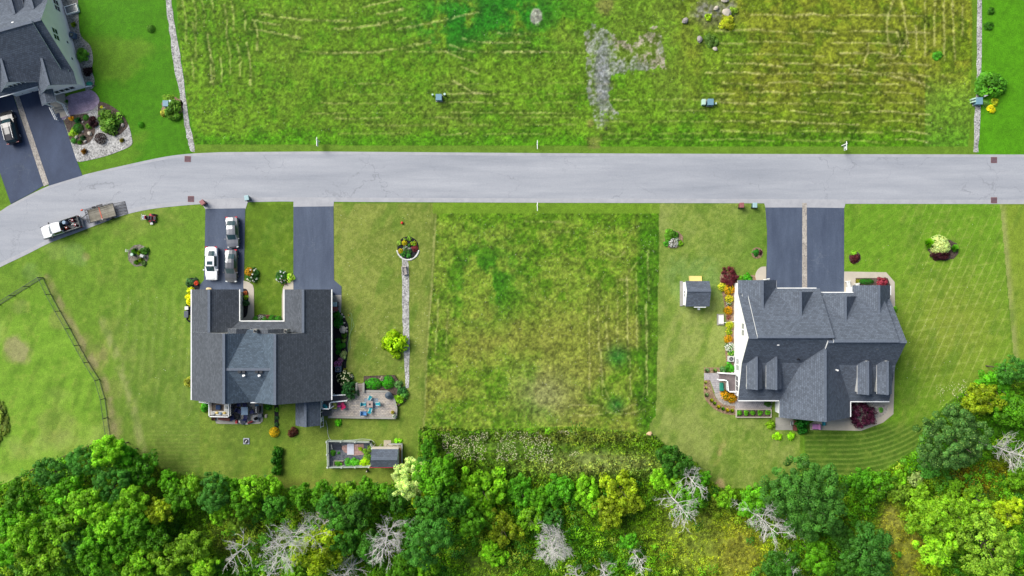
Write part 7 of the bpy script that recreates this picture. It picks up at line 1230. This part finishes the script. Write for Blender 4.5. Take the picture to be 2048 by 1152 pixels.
# bleached dead trees
M_DEAD = mat('bleached_wood', (.52, .505, .48), .85, var=.15, scale=4)
def dead(label, px, py, h, spread, seed, dense=1.0, lean=(0, 0)):
    rd = random.Random(seed); t = thing('dead_tree', label, 'dead tree', W(px, py)); b = W(0, 0)*0; tr = MB(); br = MB()
    P = [Vector((lean[0]*(i/6)**1.3+.12*rd.uniform(-1, 1)*(i > 0), lean[1]*(i/6)**1.3+.12*rd.uniform(-1, 1)*(i > 0), h*i/6)) for i in range(7)]
    tr.tube(P, .13, 7, r1=.035); tr.build('trunk', M_DEAD, t)
    def grow(p, d, L, r, lev):
        q = [p]; n = 4 if lev < 2 else 3
        for i in range(n): d = (d+Vector((rd.uniform(-1, 1), rd.uniform(-1, 1), rd.uniform(-.6, .7)))*.24).normalized(); q.append(q[-1]+d*L/n)
        br.tube(q, r, 4 if lev == 0 else 3, r1=r*.35)
        if lev < 3:
            for k in range(int((6 if lev == 0 else 4.2 if lev == 1 else 2.4)*dense+rd.random())):
                i = rd.randint(1, n); nd = (d+Vector((rd.uniform(-1, 1), rd.uniform(-1, 1), rd.uniform(-.5, .9)))*.85).normalized(); grow(q[i], nd, L*rd.uniform(.4, .62), max(r*.55, .0125), lev+1)
    nb = int(21*dense)
    for k in range(nb):
        f = .28+.72*k/nb; i = min(int(f*6), 5); p = P[i].lerp(P[i+1], f*6-i); a = k*2.4+rd.random(); d = Vector((math.cos(a), math.sin(a), rd.uniform(.1, .7))).normalized(); grow(p, d, spread*(1.1-.45*f)*rd.uniform(.75, 1.15), .048*(1.2-.5*f), 0)
    br.build('branches', M_DEAD, t); return t
for a in (('large bleached snag with long spreading limbs, lower left woods', 613, 1046, 14, 2.9, 1, 1.1, (-.4, -.2)), ('smaller bleached snag touching the large one on its northeast side', 660, 1034, 8.5, 2.1, 2, .9, (-.6, -.6)), ('bleached snag shaped like a fan beside the bluish tree', 792, 1036, 13, 2.4, 3, 1.0, (.1, -.6)), ('bleached snag cut by the bottom edge, below the fan shaped one', 714, 1116, 8, 2.1, 4, .8, (-.8, -.4)),
          ('round dense dead crown above the bottom edge, mid photo', 1098, 1062, 8.5, 2.1, 5, 1.3, (.1, -.2)), ('small slanting snag near the bottom edge, right of the photo middle', 1264, 1092, 9, 1.5, 6, .75, (.2, -.3)), ('upper snag at the corner between meadow and lawn', 1362, 934, 10, 1.7, 7, .8, (.4, -.6)), ('open limbed snag below the meadow corner', 1333, 978, 13, 2.4, 8, .85, (.3, -.4)), ('long leaning snag left of the big dark oak', 1484, 1000, 14, 2.2, 9, .95, (.4, -.5)),
          ('snag lying over the yellow tipped chestnut crown', 1957, 884, 12, 2.3, 10, 1.0, (1.0, -.1)), ('short snag against the left rim of the big oak', 1556, 1034, 6, 1.5, 11, .6, (1.2, -.5)), ('sparse snag at the bottom edge below the oak', 1538, 1112, 9, 2.3, 12, .6, (.6, -.4)), ('thin dead top at the bottom edge, left of two', 1150, 1130, 7, 1.3, 13, .8, (0, -.2)), ('thin dead top at the bottom edge, right of two', 1202, 1128, 7.5, 1.6, 14, .9, (.1, -.2)), ('low grey snag at the bottom edge below the large snag', 562, 1126, 7, 1.6, 15, .6, (-.8, -.3)), ('sparse grey limbs at the far left of the large snag', 505, 1080, 8, 2.0, 16, .7, (-.5, -.3))): dead(*a)

# ---------------------------------------------------------------- ground cover: brambles, tall weeds, meadow blades, white flowers
def cover(name, label, poly, per_m2, leaf, hmin, hmax, up=.8, seed=1, gain=1.0, noise_h=True, cl=0, asp=1.0, tall=None, sat=1.0):
    xs = [p[0] for p in poly]; ys = [p[1] for p in poly]; x0, x1, y0, y1 = max(min(xs), -60), min(max(xs), 2110), max(min(ys), -60), min(max(ys), 1215)
    n = int((x1-x0)*(y1-y0)/S/S*per_m2); rg = np.random.default_rng(seed); X = rg.uniform(x0, x1, n); Y = rg.uniform(y0, y1, n)
    k = inpoly(X, Y, poly); X, Y = X[k], Y[k]; x = (X-1024)/S; y = (576-Y)/S; hh = np.zeros(len(X)); 
    if noise_h: hh = hmin+(hmax-hmin)*sstep(.35, .72, fbm(x, y, .9, seed+3, 3)*.6+vnoise(x, y, 1.7, seed+4)*.4)
    else: hh = rg.uniform(hmin, hmax, len(X))
    for (ex, ey, rx, ry) in CLEAR: hh = hh*(1-.9*np.exp(-(((X-ex)/rx)**2+((Y-ey)/ry)**2)))
    k = hh > hmin*.8 if cl else np.ones(len(X), bool); X, Y, x, y, hh = X[k], Y[k], x[k], y[k], hh[k]
    z = hh*rg.uniform(.55, 1, len(X))+.02; cen = np.stack([x, y, z], 1); nor = rg.normal(size=cen.shape)*.5+np.array([0, 0, up])
    c = lin(ground_colour(X, Y))/F; t = tones(rg, len(X), (.8+.5*vnoise(x, y, 1.2, seed+9))*(1 if gain > 1.3 else .95), .2)*c*gain
    g = t.mean(1, keepdims=True); t = np.clip(g+(t-g)*sat, .002, .8)
    me = leafmesh(name, cen, nor, leaf, t, asp); o = bpy.data.objects.new(name, me); C.objects.link(o); o.color = (1, 1, 1, 1); o['kind'] = 'stuff'; o['label'] = label; o['category'] = 'ground cover'; return o
CLEAR = [(1420, 1090, 130, 70), (1780, 1060, 26, 60), (1820, 1115, 40, 60), (1990, 862, 60, 24), (1180, 915, 160, 26), (1480, 1110, 40, 50), (960, 1125, 50, 30), (1000, 890, 150, 26)]
def thicket():
    # waist to head high thicket: leafy clumps standing over the brambles
    rg = np.random.default_rng(21); n = 5200; X = rg.uniform(-60, 2110, n); Y = rg.uniform(850, 1215, n); k = inpoly(X, Y, WILD) & (vnoise(X/S, Y/S, .22, 31) > .30)
    for (ex, ey, rx, ry) in CLEAR: k &= (rg.random(n) > .97*np.exp(-(((X-ex)/rx)**2+((Y-ey)/ry)**2))*1.25)
    k &= ~inpoly(X, Y, EDGE); X, Y = X[k], Y[k]; x = (X-1024)/S; y = (576-Y)/S; edge = sstep(0, 1, vnoise(x, y, .3, 33)); R0 = rg.uniform(.45, 1.1, len(X)); H0 = rg.uniform(.6, 2.6, len(X))
    pal = lin(np.array([(64, 118, 16), (88, 144, 20), (100, 152, 24), (50, 100, 24), (118, 152, 24), (76, 128, 32), (122, 144, 40)]))/F*2.1
    ci = np.clip((vnoise(x, y, .35, 35)*6.9+rg.normal(0, 1.1, len(X))), 0, 6).astype(int); i = np.repeat(np.arange(len(X)), 64); d = rg.normal(size=(len(i), 3)); d /= np.linalg.norm(d, axis=1, keepdims=True); d[:, 2] = np.abs(d[:, 2])
    lob = 1+.35*np.sin(5*np.arctan2(d[:, 1], d[:, 0])+i); p = np.stack([x[i], y[i], H0[i]*.55], 1)+d*(R0[i]*rg.uniform(.6, 1, len(i)))[:, None]*np.stack([lob, lob, np.full(len(i), .6)], 1)
    col = pal[ci][i]*tones(rg, len(i), rg.normal(1, .22, len(X)).clip(.6, 1.5)[i], .18); me = leafmesh('thicket', p, d+np.array([0, 0, .6])+rg.normal(size=d.shape)*.4, .13, np.clip(col, .003, .8)); o = bpy.data.objects.new('thicket', me); C.objects.link(o); o.color = (1, 1, 1, 1); o['kind'] = 'stuff'; o['label'] = 'dense thicket of young broadleaf growth between the trees'; o['category'] = 'ground cover'
EDGE = [(840, 852), (1310, 870), (1345, 905), (1300, 965), (1000, 965), (870, 950), (838, 905)]
cover('brambles', 'mixed brambles and low weeds filling the woods floor', WILD, 60, .115, .3, 1.7, seed=4, gain=2.05, asp=1.1, sat=1.1)
thicket()
EDGE = [(840, 852), (1310, 870), (1345, 905), (1300, 965), (1000, 965), (870, 950), (838, 905)]
cover('tall_grass', 'pale tall grass and weeds along the south edge of the middle field', EDGE, 70, .13, .2, .8, up=.3, seed=6, gain=1.35, asp=1.6)
CLEAR2 = CLEAR; CLEAR = []
cover('clearing_grass', 'yellowish rough grass in the woodland clearing', [(1280, 1020), (1420, 1010), (1540, 1060), (1560, 1200), (1250, 1200)], 60, .09, .05, .3, up=.4, seed=7, gain=1.5, asp=1.5)
cover('meadow_grass', 'uneven cut grass of the north hay fields', MEAD_N, 36, .052, .02, .14, up=1.2, seed=8, gain=1.28, asp=1.4)
cover('meadow_grass', 'uneven cut grass of the middle hay field', MEAD_S, 36, .05, .02, .13, up=1.2, seed=9, gain=1.28, asp=1.4)
SPECKS = 1
def specks(name, label, polys, col, size, z, seed):
    rg = np.random.default_rng(seed); cs = []
    for poly, n, cz in polys:
        xs = [p[0] for p in poly]; ys = [p[1] for p in poly]; X = rg.uniform(min(xs), max(xs), n); Y = rg.uniform(min(ys), max(ys), n); nn = vnoise(X/S, Y/S, .5, seed); k = inpoly(X, Y, poly) & (nn > cz); X, Y = X[k], Y[k]
        cs.append(np.stack([(X-1024)/S, (576-Y)/S, np.full(len(X), z)+rg.uniform(0, .3 if z > .4 else .02, len(X))], 1))
    c = np.concatenate(cs); nor = rg.normal(size=c.shape)*.3+np.array([0, 0, 1]); me = leafmesh(name, c, nor, size, tones(rg, len(c), None, .12, .02), .8); o = bpy.data.objects.new(name, me); C.objects.link(o); o.color = fc(col, .8); o['kind'] = 'stuff'; o['label'] = label; o['category'] = 'wildflowers'
specks('white_wildflowers', 'white wildflower heads above the weeds south of the middle field', [([(868, 865), (1180, 858), (1190, 895), (1100, 925), (900, 915)], 2600, .42), ([(1865, 770), (1925, 755), (1935, 800), (1880, 815)], 260, .2)], (214, 206, 176), .075, .6, 3)
specks('clover_flowers', 'tiny white clover flowers in the hay fields', [(MEAD_N, 900, .5), (MEAD_S, 900, .35), ([(1700, 420), (1990, 420), (2010, 730), (1800, 800)], 120, .3), ([(680, 420), (860, 420), (860, 760), (700, 740)], 160, .3), ([(230, 560), (380, 620), (380, 900), (300, 900)], 80, .3)], (226, 228, 214), .045, .13, 5)
